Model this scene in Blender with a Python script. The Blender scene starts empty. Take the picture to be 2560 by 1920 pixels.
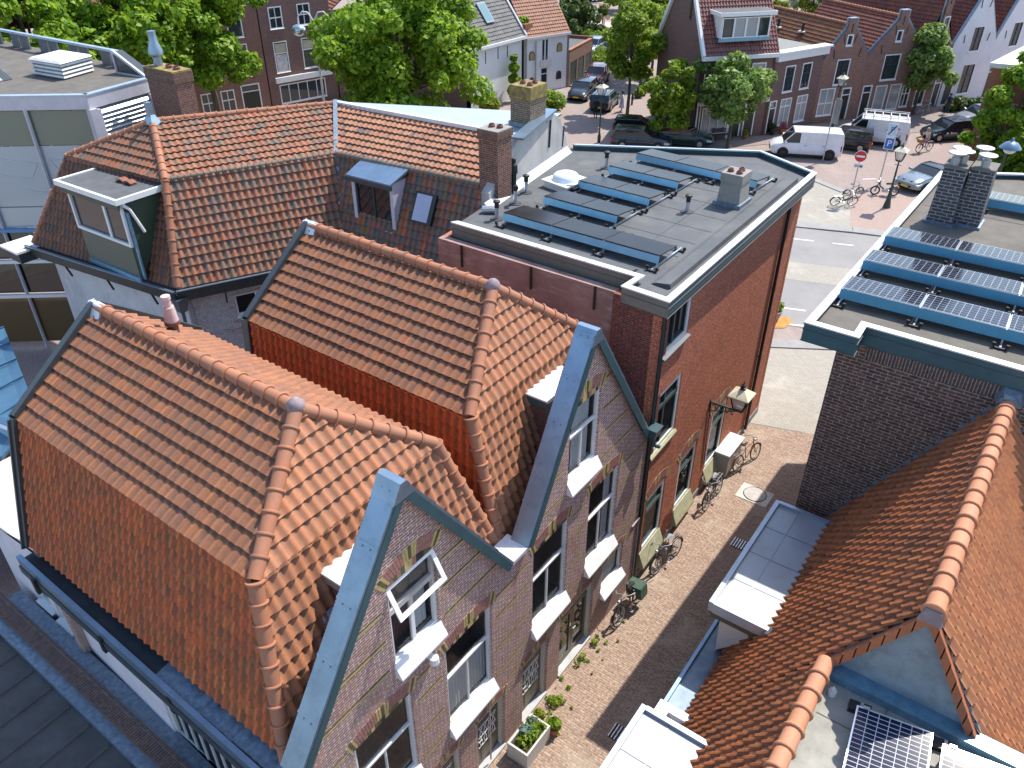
import bpy, bmesh, math, random
import numpy as np
from mathutils import Vector, Matrix
from mathutils.geometry import tessellate_polygon
R = math.radians
random.seed(7)
C = bpy.context.scene.collection
sc = bpy.context.scene

# ------------------------------------------------------------------ camera, sky, sun, exposure
cam_d = bpy.data.cameras.new('camera')
cam_d.sensor_width = 36.0
cam_d.lens = 27.84
cam_d.clip_end = 2000
cam = bpy.data.objects.new('camera', cam_d)
cam.location = (0, 0, 18.5)
cam.rotation_euler = (R(56.5), 0, R(36))
C.objects.link(cam)
sc.camera = cam
SUN_EL, SUN_AZ = 56.0, 13.0
w = bpy.data.worlds.new("World")
sc.world = w
w.use_nodes = True
nt = w.node_tree
sky = nt.nodes.new('ShaderNodeTexSky')
sky.sky_type = 'NISHITA'
sky.sun_disc = False
sky.sun_elevation = R(SUN_EL)
sky.sun_rotation = R(SUN_AZ)
sky.ozone_density = 2.0
bg = nt.nodes['Background']
bg.inputs['Strength'].default_value = 0.15
nt.links.new(sky.outputs[0], bg.inputs['Color'])
sd = bpy.data.lights.new('sun', 'SUN')
sd.energy = 3.4
sd.angle = R(0.5)
sd.color = (1.0, 0.95, 0.87)
so = bpy.data.objects.new('sun', sd)
sv = Vector((math.sin(R(SUN_AZ)) * math.cos(R(SUN_EL)), math.cos(R(SUN_AZ)) * math.cos(R(SUN_EL)), math.sin(R(SUN_EL))))
so.rotation_euler = sv.to_track_quat('Z', 'Y').to_euler()
so.location = (0, 0, 60)
C.objects.link(so)
sc.view_settings.view_transform = 'Standard'
sc.view_settings.look = 'None'
sc.view_settings.gamma = 1
sc.view_settings.exposure = 1.0

# ------------------------------------------------------------------ helpers
V = Vector
OFF = {}                                   # world offset of every Empty that carries parts built in world coordinates


class MB:
    """collects shapes, builds ONE mesh object; uv in metres"""

    def __init__(s):
        s.v = []; s.f = []; s.m = []; s.sm = []

    def add(s, vs, fs, m=0, sm=False):
        b = len(s.v)
        s.v.extend([tuple(p) for p in vs])
        for f in fs:
            s.f.append(tuple(i + b for i in f)); s.m.append(m); s.sm.append(sm)
        return s

    def box(s, a, b, m=0):
        x0, y0, z0 = a; x1, y1, z1 = b
        return s.hexa([(x0, y0, z0), (x1, y0, z0), (x1, y1, z0), (x0, y1, z0), (x0, y0, z1), (x1, y0, z1), (x1, y1, z1), (x0, y1, z1)], m)

    def hexa(s, p, m=0, sm=False):
        return s.add(p, [(3, 2, 1, 0), (4, 5, 6, 7), (0, 1, 5, 4), (1, 2, 6, 5), (2, 3, 7, 6), (3, 0, 4, 7)], m, sm)

    def obox(s, o, u, v, n, w, h, d, m=0):
        """box from corner o along u*w, v*h, n*d"""
        o = V(o); u = V(u) * w; v = V(v) * h; n = V(n) * d
        return s.hexa([o, o + u, o + u + n, o + n, o + v, o + u + v, o + u + n + v, o + n + v] if True else 0, m)

    def beam(s, p, q, w=.05, h=.05, m=0, up=(0, 0, 1)):
        p = V(p); q = V(q); d = (q - p).normalized(); up = V(up)
        if abs(d.dot(up)) > .98: up = V((1, 0, 0))
        a = d.cross(up).normalized() * w / 2; b = a.cross(d).normalized() * h / 2
        return s.hexa([p - a - b, p + a - b, q + a - b, q - a - b, p - a + b, p + a + b, q + a + b, q - a + b], m)

    def prism(s, poly, z0, z1, m=0):
        n = len(poly)
        vs = [(x, y, z0) for x, y in poly] + [(x, y, z1) for x, y in poly]
        fs = [tuple(range(n - 1, -1, -1)), tuple(range(n, 2 * n))] + [(i, (i + 1) % n, n + (i + 1) % n, n + i) for i in range(n)]
        return s.add(vs, fs, m)

    def extr(s, pts, d, m=0):
        """planar polygon (3D, any order) extruded along vector d"""
        n = len(pts); d = V(d)
        vs = [V(p) for p in pts] + [V(p) + d for p in pts]
        fs = [tuple(range(n - 1, -1, -1)), tuple(range(n, 2 * n))] + [(i, (i + 1) % n, n + (i + 1) % n, n + i) for i in range(n)]
        return s.add(vs, fs, m)

    def cyl(s, p, q, r0, r1=None, n=10, m=0, caps=True, sm=True):
        r1 = r0 if r1 is None else r1
        p = V(p); q = V(q); d = (q - p).normalized()
        a = d.orthogonal().normalized(); b = d.cross(a)
        vs = []
        for c, r in ((p, r0), (q, r1)):
            for i in range(n):
                t = 2 * math.pi * i / n
                vs.append(c + a * (r * math.cos(t)) + b * (r * math.sin(t)))
        s.add(vs, [(i, (i + 1) % n, n + (i + 1) % n, n + i) for i in range(n)], m, sm)
        if caps:
            s.add(vs[:n], [tuple(range(n - 1, -1, -1))], m); s.add(vs[n:], [tuple(range(n))], m)
        return s

    def tube(s, pts, r, n=8, m=0):
        pts = [V(p) for p in pts]; k = len(pts)
        rr = r if isinstance(r, (list, tuple)) else [r] * k
        vs = []; a = None
        for i, p in enumerate(pts):
            d = (pts[min(i + 1, k - 1)] - pts[max(i - 1, 0)]).normalized()
            a = d.orthogonal().normalized() if a is None else (a - d * a.dot(d)).normalized()
            b = d.cross(a)
            for j in range(n):
                t = 2 * math.pi * j / n
                vs.append(p + a * (rr[i] * math.cos(t)) + b * (rr[i] * math.sin(t)))
        fs = [(i * n + j, i * n + (j + 1) % n, (i + 1) * n + (j + 1) % n, (i + 1) * n + j) for i in range(k - 1) for j in range(n)]
        s.add(vs, fs, m, True)
        s.add(vs[:n], [tuple(range(n - 1, -1, -1))], m); s.add(vs[-n:], [tuple(range(n))], m)
        return s

    def lathe(s, prof, c=(0, 0, 0), n=12, m=0, sx=1, sy=1):
        vs = [(c[0] + r * sx * math.cos(2 * math.pi * j / n), c[1] + r * sy * math.sin(2 * math.pi * j / n), c[2] + z) for r, z in prof for j in range(n)]
        k = len(prof)
        fs = [(i * n + j, i * n + (j + 1) % n, (i + 1) * n + (j + 1) % n, (i + 1) * n + j) for i in range(k - 1) for j in range(n)]
        s.add(vs, fs, m, True)
        if prof[0][0] > .001: s.add(vs[:n], [tuple(range(n - 1, -1, -1))], m)
        if prof[-1][0] > .001: s.add(vs[-n:], [tuple(range(n))], m)
        return s

    def ball(s, c, r, n=10, k=6, m=0, sz=1):
        pr = [(max(r * math.sin(math.pi * i / k), .0005), -r * sz * math.cos(math.pi * i / k)) for i in range(k + 1)]
        return s.lathe(pr, c, n, m)

    def loft(s, secs, m=0, sm=True, caps=True):
        n = len(secs[0]); vs = [p for q in secs for p in q]
        s.add(vs, [(i * n + j, i * n + (j + 1) % n, (i + 1) * n + (j + 1) % n, (i + 1) * n + j) for i in range(len(secs) - 1) for j in range(n)], m, sm)
        if caps:
            s.add(secs[0], [tuple(range(n - 1, -1, -1))], m); s.add(secs[-1], [tuple(range(n))], m)
        return s

    def sheet(s, outer, holes=(), m=0):
        """planar polygon with holes (3D points)"""
        loops = [[V(p) for p in outer]] + [[V(p) for p in h] for h in holes]
        tris = tessellate_polygon(loops)
        allp = [p for l in loops for p in l]
        return s.add(allp, [tuple(t) for t in tris], m)

    def torus(s, c, ax, r, rt, n=20, k=6, m=0):
        c = V(c); ax = V(ax).normalized(); a = ax.orthogonal().normalized(); b = ax.cross(a)
        vs = []
        for i in range(n):
            t = 2 * math.pi * i / n; d = a * math.cos(t) + b * math.sin(t)
            for j in range(k):
                u = 2 * math.pi * j / k
                vs.append(c + d * (r + rt * math.cos(u)) + ax * (rt * math.sin(u)))
        fs = [(i * k + j, ((i + 1) % n) * k + j, ((i + 1) % n) * k + (j + 1) % k, i * k + (j + 1) % k) for i in range(n) for j in range(k)]
        return s.add(vs, fs, m, True)

    def build(s, name, mats, parent=None, sharp=35, label=None, recalc=True):
        if not isinstance(mats, (list, tuple)): mats = [mats]
        vs = np.array(s.v, dtype=np.float64)
        if parent is not None:
            off = OFF.get(parent.name, V((0, 0, 0)))
        else:
            off = V(((vs[:, 0].min() + vs[:, 0].max()) / 2, (vs[:, 1].min() + vs[:, 1].max()) / 2, vs[:, 2].min()))
        me = bpy.data.meshes.new(name)
        me.from_pydata([tuple(p) for p in (vs - np.array(off))], [], s.f)
        for m in mats: me.materials.append(m)
        me.polygons.foreach_set('material_index', s.m)
        me.polygons.foreach_set('use_smooth', s.sm)
        # uv in metres from world coordinates
        uvl = me.uv_layers.new(name='UVMap')
        uv = np.zeros((len(me.loops), 2))
        li = 0
        for f, pol in zip(s.f, me.polygons):
            nx, ny, nz = pol.normal
            if abs(nz) > .95:
                for i in f: uv[li] = (vs[i][0], vs[i][1]); li += 1
            else:
                h = math.hypot(nx, ny); tx, ty = -ny / h, nx / h
                sl = math.sqrt(max(1 - nz * nz, .05))
                for i in f:
                    uv[li] = (vs[i][0] * tx + vs[i][1] * ty, vs[i][2] / sl); li += 1
        uvl.data.foreach_set('uv', uv.ravel())
        me.validate()
        if recalc:
            bm = bmesh.new(); bm.from_mesh(me); bmesh.ops.recalc_face_normals(bm, faces=bm.faces); bm.to_mesh(me); bm.free()
        if any(s.sm): me.set_sharp_from_angle(angle=R(sharp))
        o = bpy.data.objects.new(name, me)
        C.objects.link(o)
        if parent is not None:
            o.parent = parent
            OFF[o.name] = OFF.get(parent.name, V((0, 0, 0)))
        else:
            o.location = off
            OFF[o.name] = V(off)
        if label: o['label'] = label
        return o


def tag(o, label=None, cat=None, group=None, kind=None):
    if label: o['label'] = label
    if cat: o['category'] = cat
    if group: o['group'] = group
    if kind: o['kind'] = kind
    return o


def thing(name, label, cat, loc=(0, 0, 0), group=None, rotz=0, world=True):
    """Empty at a thing's base; parts are built in world coordinates (world) or around the origin"""
    o = bpy.data.objects.new(name, None)
    o.empty_display_size = .3
    C.objects.link(o)
    o.location = loc
    o.rotation_euler = (0, 0, rotz)
    if world: OFF[o.name] = V(loc)
    return tag(o, label, cat, group)


KIDS = {}


def kids(o):
    return [c for c in C.objects if c.parent == o]


def dup(root, loc, rotz=None, label=None, group=None):
    """a copy of a thing with copies of its parts and sub-parts"""
    if root.name not in KIDS: KIDS[root.name] = [(c, kids(c)) for c in kids(root)]
    r = root.copy(); C.objects.link(r); r.location = loc
    if rotz is not None: r.rotation_euler = (r.rotation_euler[0], r.rotation_euler[1], rotz)
    if label: r['label'] = label
    if group: r['group'] = group
    for ch, gs in KIDS[root.name]:
        c = ch.copy(); C.objects.link(c); c.parent = r
        for g in gs:
            d = g.copy(); C.objects.link(d); d.parent = c
    return r


# ------------------------------------------------------------------ materials
def newmat(name):
    m = bpy.data.materials.new(name); m.use_nodes = True
    n = m.node_tree
    return m, n, n.nodes['Principled BSDF'], n.links


def node(n, t, **kw):
    x = n.nodes.new(t)
    for k, v in kw.items():
        if k.startswith('i_'): x.inputs[k[2:].replace('_', ' ')].default_value = v
        else: setattr(x, k, v)
    return x


def c4(c): return (c[0], c[1], c[2], 1)


def mixc(n, fac, a, b, mode='MIX'):
    x = n.nodes.new('ShaderNodeMix'); x.data_type = 'RGBA'; x.blend_type = mode
    L = n.links
    for sock, val in ((x.inputs[0], fac), (x.inputs[6], a), (x.inputs[7], b)):
        if hasattr(val, 'is_linked') or hasattr(val, 'links'): L.new(val, sock)
        elif isinstance(val, (int, float)): sock.default_value = val
        else: sock.default_value = c4(val)
    return x.outputs[2]


def noise(n, scale, detail=4, rough=.6, coord='Object', dist=0, vec=None, stretch=None):
    t = node(n, 'ShaderNodeTexNoise', i_Scale=scale, i_Detail=detail, i_Roughness=rough, i_Distortion=dist)
    if vec is None:
        tc = n.nodes.new('ShaderNodeTexCoord'); vec = tc.outputs[coord]
    if stretch:
        mp = n.nodes.new('ShaderNodeMapping'); mp.inputs['Scale'].default_value = stretch
        n.links.new(vec, mp.inputs[0]); vec = mp.outputs[0]
    n.links.new(vec, t.inputs['Vector'])
    return t.outputs[0]


def ramp(n, fac, stops):
    r = n.nodes.new('ShaderNodeValToRGB'); e = r.color_ramp.elements
    while len(e) < len(stops): e.new(.5)
    for x, (p, c) in zip(e, stops):
        x.position = p; x.color = c4(c) if not isinstance(c, (int, float)) else (c, c, c, 1)
    n.links.new(fac, r.inputs[0])
    return r.outputs[0]


def bump(n, b, h, strength=.3, dist=.02):
    x = node(n, 'ShaderNodeBump', i_Strength=strength, i_Distance=dist)
    n.links.new(h, x.inputs['Height']); n.links.new(x.outputs[0], b.inputs['Normal'])


MATS = {}


def plain(name, col, rough=.6, metal=0, var=.15, scale=3, spec=.5, bmp=0, dirt_shade=None, stretch=None):
    if name in MATS: return MATS[name]
    m, n, b, L = newmat(name)
    b.inputs['Roughness'].default_value = rough; b.inputs['Metallic'].default_value = metal
    b.inputs['Specular IOR Level'].default_value = spec
    ns = noise(n, scale, 5, .65, stretch=stretch)
    lo = tuple(max(c * (1 - var), 0) for c in col); hi = tuple(min(c * (1 + var), 1) for c in col)
    o = ramp(n, ns, [(.3, lo), (.7, hi)])
    if dirt_shade:
        n2 = noise(n, dirt_shade[1], 6, .7, stretch=dirt_shade[3] if len(dirt_shade) > 3 else None)
        f = ramp(n, n2, [(.5, 0.0), (.72, dirt_shade[2])])
        o = mixc(n, f, o, dirt_shade[0])
    L.new(o, b.inputs['Base Color'])
    if bmp: bump(n, b, noise(n, scale * 8, 4), bmp, .01)
    MATS[name] = m
    return m


def brick(name, c1, c2, mortar, bw=.215, bh=.064, ms=.009, rough=.85, var=.35, blot=None, rot=None, bmp=.35, offset=.5):
    if name in MATS: return MATS[name]
    m, n, b, L = newmat(name)
    tc = n.nodes.new('ShaderNodeTexCoord'); vec = tc.outputs['UV']
    if rot is not None:
        mp = n.nodes.new('ShaderNodeMapping'); mp.inputs['Rotation'].default_value = (0, 0, R(rot))
        L.new(vec, mp.inputs[0]); vec = mp.outputs[0]
    t = node(n, 'ShaderNodeTexBrick', i_Scale=1.0, i_Mortar_Size=ms, i_Mortar_Smooth=.2, i_Bias=0.0, i_Brick_Width=bw, i_Row_Height=bh)
    t.offset = offset
    L.new(vec, t.inputs['Vector'])
    t.inputs['Color1'].default_value = c4(c1); t.inputs['Color2'].default_value = c4(c2); t.inputs['Mortar'].default_value = c4(mortar)
    o = t.outputs['Color']
    nv = noise(n, 14, 3, .5)
    o = mixc(n, 1.0, o, ramp(n, nv, [(.3, (1 - var,) * 3), (.7, (1 + var * .5,) * 3)]), 'MULTIPLY')
    if blot:
        n2 = noise(n, blot[1], 6, .7, dist=.5, stretch=blot[3] if len(blot) > 3 else None)
        o = mixc(n, ramp(n, n2, [(.52, 0.0), (.66, blot[2])]), o, blot[0])
    L.new(o, b.inputs['Base Color'])
    b.inputs['Roughness'].default_value = rough
    b.inputs['Specular IOR Level'].default_value = .25
    inv = node(n, 'ShaderNodeMath', operation='SUBTRACT'); inv.inputs[0].default_value = 1.0
    L.new(t.outputs['Fac'], inv.inputs[1])
    bump(n, b, inv.outputs[0], bmp, .012)
    MATS[name] = m
    return m


def tilemat(name, stops, moss=(0.07, 0.075, 0.03), mossamt=.0, mossscale=3.0, rough=.7, streak=(.10, .065, .045), streakamt=.45, spec=.35, dirt_shade=.75):
    if name in MATS: return MATS[name]
    m, n, b, L = newmat(name)
    g = n.nodes.new('ShaderNodeNewGeometry')
    o = ramp(n, g.outputs['Random Per Island'], stops)
    n1 = noise(n, 1.1, 6, .75)
    o = mixc(n, ramp(n, n1, [(.42, 0.0), (.72, streakamt)]), o, streak)
    n3 = noise(n, 11, 5, .7)
    o = mixc(n, ramp(n, n3, [(.45, 0.0), (.8, streakamt * .8)]), o, streak)
    if mossamt:
        n2 = noise(n, mossscale * 2.2, 7, .75, stretch=(1, 1, .35))
        atm = node(n, 'ShaderNodeAttribute', attribute_name='dirt_shade'); mt = node(n, 'ShaderNodeMath', operation='MULTIPLY'); L.new(ramp(n, n2, [(.42, 0.0), (.58, mossamt)]), mt.inputs[0]); L.new(ramp(n, atm.outputs['Fac'], [(.3, .1), (.75, 1.0)]), mt.inputs[1])
        o = mixc(n, mt.outputs[0], o, moss)
        n4 = noise(n, mossscale * 7, 5, .7)
        o = mixc(n, ramp(n, n4, [(.56, 0.0), (.66, mossamt)]), o, (.03, .032, .02))
    at = node(n, 'ShaderNodeAttribute', attribute_name='dirt_shade')  # carries trough dirt and the painted shade of the tile edges
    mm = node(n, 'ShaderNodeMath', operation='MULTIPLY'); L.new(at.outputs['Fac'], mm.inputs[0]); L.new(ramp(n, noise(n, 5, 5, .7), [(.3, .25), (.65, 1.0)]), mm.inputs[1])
    m3 = node(n, 'ShaderNodeMath', operation='MULTIPLY'); L.new(mm.outputs[0], m3.inputs[0]); m3.inputs[1].default_value = dirt_shade; m3.use_clamp = True
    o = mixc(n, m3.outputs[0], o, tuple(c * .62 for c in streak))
    L.new(o, b.inputs['Base Color'])
    b.inputs['Roughness'].default_value = rough; b.inputs['Specular IOR Level'].default_value = spec
    bump(n, b, noise(n, 60, 4), .25, .006)
    MATS[name] = m
    return m


def glassmat(name, tint=(.02, .025, .03), trans=0.0, rough=.04):
    if name in MATS: return MATS[name]
    m, n, b, L = newmat(name)
    b.inputs['Base Color'].default_value = c4(tint); b.inputs['Roughness'].default_value = rough
    b.inputs['Specular IOR Level'].default_value = .8
    bump(n, b, noise(n, 1.6, 2), .05, .02)
    if trans:
        tr = n.nodes.new('ShaderNodeBsdfTransparent'); mx = n.nodes.new('ShaderNodeMixShader')
        mx.inputs[0].default_value = trans
        L.new(b.outputs[0], mx.inputs[1]); L.new(tr.outputs[0], mx.inputs[2])
        L.new(mx.outputs[0], n.nodes['Material Output'].inputs[0])
    MATS[name] = m
    return m


def leafmat(name, cols, transl=.35):
    if name in MATS: return MATS[name]
    m, n, b, L = newmat(name)
    g = n.nodes.new('ShaderNodeNewGeometry')
    o = ramp(n, g.outputs['Random Per Island'], [(i / (len(cols) - 1), c) for i, c in enumerate(cols)])
    L.new(o, b.inputs['Base Color']); b.inputs['Roughness'].default_value = .5; b.inputs['Specular IOR Level'].default_value = .3
    t = n.nodes.new('ShaderNodeBsdfTranslucent'); L.new(mixc(n, .35, o, (.35, .5, .04)), t.inputs[0])
    mx = n.nodes.new('ShaderNodeMixShader'); mx.inputs[0].default_value = transl
    L.new(b.outputs[0], mx.inputs[1]); L.new(t.outputs[0], mx.inputs[2])
    L.new(mx.outputs[0], n.nodes['Material Output'].inputs[0])
    MATS[name] = m
    return m


WHITE = plain('white_paint', (.72, .72, .70), .45, var=.06)
WHITEDIRTY = plain('weathered_white', (.66, .65, .62), .6, var=.1, dirt_shade=((.30, .29, .26), 2.2, .5))
DARKPAINT = plain('dark_green_black_paint', (.018, .03, .03), .35, var=.2)
TEAL = plain('teal_grey_paint', (.03, .075, .085), .4, var=.15)
GREYPAINT = plain('warm_grey_paint', (.23, .215, .19), .5, var=.12)
ANTHRA = plain('anthracite_trim', (.045, .055, .06), .4, var=.15)
ZINC = plain('zinc_sheet', (.24, .33, .42), .38, metal=.75, var=.14, scale=1.3, dirt_shade=((.15, .2, .26), 4, .5))
ZINCL = plain('pale_zinc', (.62, .65, .68), .42, metal=.35, var=.1, scale=2, dirt_shade=((.45, .42, .38), 1.6, .45))
ZINCD = plain('dull_dark_zinc', (.10, .12, .14), .5, metal=.5, var=.25, scale=3)
LEAD = plain('lead_flashing', (.20, .25, .30), .5, metal=.6, var=.35, scale=9, bmp=.4)
ALU = plain('brushed_aluminium', (.55, .60, .66), .35, metal=.85, var=.08)
STEEL = plain('galvanised_steel', (.45, .47, .49), .4, metal=.7, var=.12)
BLACK = plain('black_rubber', (.012, .012, .013), .6, var=.2)
IRON = plain('black_iron', (.015, .016, .017), .45, var=.2)
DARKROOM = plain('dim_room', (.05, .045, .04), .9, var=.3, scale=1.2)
CURTAIN = plain('pale_curtain', (.55, .58, .58), .9, var=.12, scale=5, stretch=(6, 6, .4))
GLASS = glassmat('window_glass', trans=.72)
GLASSD = glassmat('dark_window_glass', (.015, .02, .025))
GLASSP = glassmat('pale_curtained_glass', (.17, .19, .20), rough=.08)
BITUMEN = plain('bitumen_roofing', (.085, .09, .094), .8, var=.16, scale=2.2, bmp=.25, dirt_shade=((.14, .14, .135), .9, .6))
BITDARK = plain('dark_bitumen', (.035, .04, .045), .75, var=.25, scale=2.5, bmp=.2, dirt_shade=((.06, .06, .06), 1, .6))
BITBROWN = plain('brown_grey_bitumen', (.125, .112, .094), .85, var=.18, scale=2, bmp=.2, dirt_shade=((.07, .062, .052), .9, .6))


# ------------------------------------------------------------------ builders used by several things
UNDER = plain('roof_underlay', (.05, .025, .018), .9)  # dark sheet added under the tiles to block light


def slope(name, poly, mats, parent, tw=.205, th=.30, amp=.045, lift=.062, eave_over=.04, row0=0, prof=1.4, jit=.004):
    """pantiles on a planar convex polygon; poly[0]->poly[1] is the eave"""
    P = [V(p) for p in poly]
    u = (P[1] - P[0]).normalized()
    nn = V((0, 0, 0))
    for i in range(1, len(P) - 1): nn += (P[i] - P[0]).cross(P[i + 1] - P[0])
    nn.normalize()
    if nn.z < 0: nn = -nn
    v = nn.cross(u).normalized()
    if v.z < 0: v = -v
    us = [(p - P[0]).dot(u) for p in P]; vs_ = [(p - P[0]).dot(v) for p in P]
    u0, u1 = min(us), max(us); vmax = max(vs_)
    nc = int((u1 - u0) / tw) + 2; nr = int(vmax / th) + 1
    K = 7
    rnd = random.Random(len(name) * 13 + int(abs(P[0].x * 7 + P[0].y * 3)))
    bm = bmesh.new(); DL_ = bm.verts.layers.float.new('dirt_shade')
    for r in range(nr):
        v0 = r * th - (eave_over if r == 0 else 0); v1 = (r + 1) * th + .05
        for c in range(nc):
            uu = u0 + c * tw - tw * .3
            j = rnd.uniform(-jit, jit); j2 = rnd.uniform(-jit, jit); jv = rnd.uniform(-.006, .006)
            lo = []; hi = []; dn = []
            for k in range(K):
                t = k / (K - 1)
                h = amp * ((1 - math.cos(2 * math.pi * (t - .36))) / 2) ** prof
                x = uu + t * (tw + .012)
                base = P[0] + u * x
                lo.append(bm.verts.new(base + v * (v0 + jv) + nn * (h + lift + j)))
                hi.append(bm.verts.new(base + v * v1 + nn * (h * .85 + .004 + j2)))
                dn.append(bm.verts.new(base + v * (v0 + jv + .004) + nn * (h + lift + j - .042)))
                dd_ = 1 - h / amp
                lo[-1][DL_] = dd_ * .7; hi[-1][DL_] = dd_ * 1.1; dn[-1][DL_] = 3.0  # trough dirt; lower edges painted dark for the shade between tile rows
            for k in range(K - 1):
                f = bm.faces.new((lo[k], lo[k + 1], hi[k + 1], hi[k])); f.smooth = True
                bm.faces.new((dn[k], dn[k + 1], lo[k + 1], lo[k]))
    for i in range(1, len(P)):
        a = P[i]; b = P[(i + 1) % len(P)]
        ou = (b - a).cross(nn).normalized()
        cen = sum(P, V((0, 0, 0))) / len(P)
        if ou.dot(cen - a) > 0: ou = -ou
        g = bm.verts[:] + bm.edges[:] + bm.faces[:]
        bmesh.ops.bisect_plane(bm, geom=g, plane_co=a, plane_no=ou, clear_outer=True)
    bm.verts.index_update()
    mb = MB()
    mb.v = [tuple(x.co) for x in bm.verts]
    for f in bm.faces:
        mb.f.append(tuple(x.index for x in f.verts)); mb.m.append(0); mb.sm.append(f.smooth)
    dv = [x[DL_] for x in bm.verts] + [0.0] * len(P)
    bm.free()
    mb.add([p - nn * .012 for p in P], [tuple(range(len(P)))], 1)
    o = mb.build(name, [mats, UNDER], parent, recalc=False, sharp=50)
    if len(o.data.vertices) == len(dv):
        o.data.attributes.new('dirt_shade', 'FLOAT', 'POINT').data.foreach_set('value', dv)
    return o


def ridge(name, pts, mat, parent, r=.125, seg=.36, rise=.03):
    mb = MB(); rnd = random.Random(5)
    for p, q in zip(pts[:-1], pts[1:]):
        p = V(p); q = V(q); L = (q - p).length; k = max(1, round(L / seg)); d = (q - p) / k
        side = d.cross(V((0, 0, 1))).normalized(); up = side.cross(d).normalized()
        for i in range(k):
            a = p + d * i; b = p + d * (i + 1.04)
            jz = rnd.uniform(-.006, .006)
            secs = []
            for s, rr in ((0, r * 1.22), (.05, r * 1.28), (.11, r * 1.22), (.13, r * 1.03), (1, r * .97)):
                c = b + (a - b) * (s) + up * (rise + jz)
                secs.append([c + side * (rr * math.cos(t)) + up * (rr * math.sin(t)) for t in [math.pi * (-.18 + 1.36 * x / 10) for x in range(11)]])
            mb.loft(secs, 0, True, False)
            for sct in (secs[0], secs[-1]):
                mb.add(sct, [tuple(range(len(sct)))], 0)
    return mb.build(name, mat, parent, sharp=40)


def window(parent, O, u, n, w, h, reveal=.12, frame=.07, vert=(), hor=(), glass=None, fmat=None, smat=None, sill=.12, name='window', back=DARKROOM, curtain=None, sash=None, sillh=.06, bar=.035, fd=.07):
    """window filling a hole: frame with sub-parts pane, sill, (blind)"""
    O = V(O); u = V(u); n = V(n); z = V((0, 0, 1)); fmat = fmat or WHITE; glass = glass or GLASS
    mb = MB(); o = O - n * reveal
    def b(s0, z0, s1, z1, d0=0., d1=fd, m=0):
        mb.obox(o + u * s0 + z * z0 + n * d0, u, z, n, s1 - s0, z1 - z0, d1 - d0, m)
    b(0, 0, frame, h); b(w - frame, 0, w, h); b(frame, h - frame, w - frame, h); b(frame, 0, w - frame, frame)
    for f in vert:
        f, q0, q1 = f if isinstance(f, tuple) else (f, 0, 1)
        b(w * f - bar / 2, max(frame, h * q0), w * f + bar / 2, min(h - frame, h * q1), .0, fd * .7, 1 if sash else 0)
    vert = [f for f in vert if not isinstance(f, tuple)]
    for f in hor: b(frame, h * f - bar * .7, w - frame, h * f + bar * .7, .0, fd * .9, 1 if sash else 0)
    if sash:
        s = .045
        xs = [frame] + [w * f for f in vert] + [w - frame]; zs = [frame] + [h * f for f in hor] + [h - frame]
        for i in range(len(xs) - 1):
            for k in range(len(zs) - 1):
                a0, a1, c0, c1 = xs[i] + .005, xs[i + 1] - .005, zs[k] + .005, zs[k + 1] - .005
                b(a0, c0, a0 + s, c1, -.01, fd * .6, 1); b(a1 - s, c0, a1, c1, -.01, fd * .6, 1); b(a0 + s, c0, a1 - s, c0 + s, -.01, fd * .6, 1); b(a0 + s, c1 - s, a1 - s, c1, -.01, fd * .6, 1)
    wo = mb.build(name, [fmat, sash or fmat], parent)
    p = MB(); p.add([o + u * frame + z * frame + n * .02, o + u * (w - frame) + z * frame + n * .02, o + u * (w - frame) + z * (h - frame) + n * .02, o + u * frame + z * (h - frame) + n * .02], [(0, 1, 2, 3)])
    if glass is GLASS or glass.name == 'window_glass':
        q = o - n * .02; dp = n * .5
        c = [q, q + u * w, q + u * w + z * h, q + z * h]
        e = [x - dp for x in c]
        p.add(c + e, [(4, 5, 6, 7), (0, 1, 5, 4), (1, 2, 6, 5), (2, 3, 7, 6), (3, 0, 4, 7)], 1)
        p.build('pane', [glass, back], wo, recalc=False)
    else:
        p.build('pane', glass, wo, recalc=False)
    if curtain:
        cb = MB()
        for s0, z0, s1, z1 in curtain:
            k = max(2, int((s1 - s0) * w / .05)); row = []
            for i in range(k + 1):
                s = (s0 + (s1 - s0) * i / k) * w
                row.append((o + u * s - n * (.07 + .018 * (i % 2)) + z * (z0 * h), o + u * s - n * (.07 + .018 * (i % 2)) + z * (z1 * h)))
            vs = [x for r_ in row for x in r_]
            cb.add(vs, [(2 * i, 2 * i + 2, 2 * i + 3, 2 * i + 1) for i in range(k)])
        cb.build('curtain', CURTAIN, wo, recalc=False)
    if sill:
        sb = MB(); so_ = O + n * -(reveal - fd) - u * .03 - z * sillh
        dep = reveal - fd + sill
        a = so_; 
        pts = [a, a + n * dep, a + n * dep + z * max(.045, sillh * .14), a + n * (reveal - fd + .012) + z * (sillh + .007), a + z * (sillh + .012)]
        sb.extr(pts, u * (w + .06))
        sb.build('sill', smat or fmat, wo)
    return wo


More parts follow.
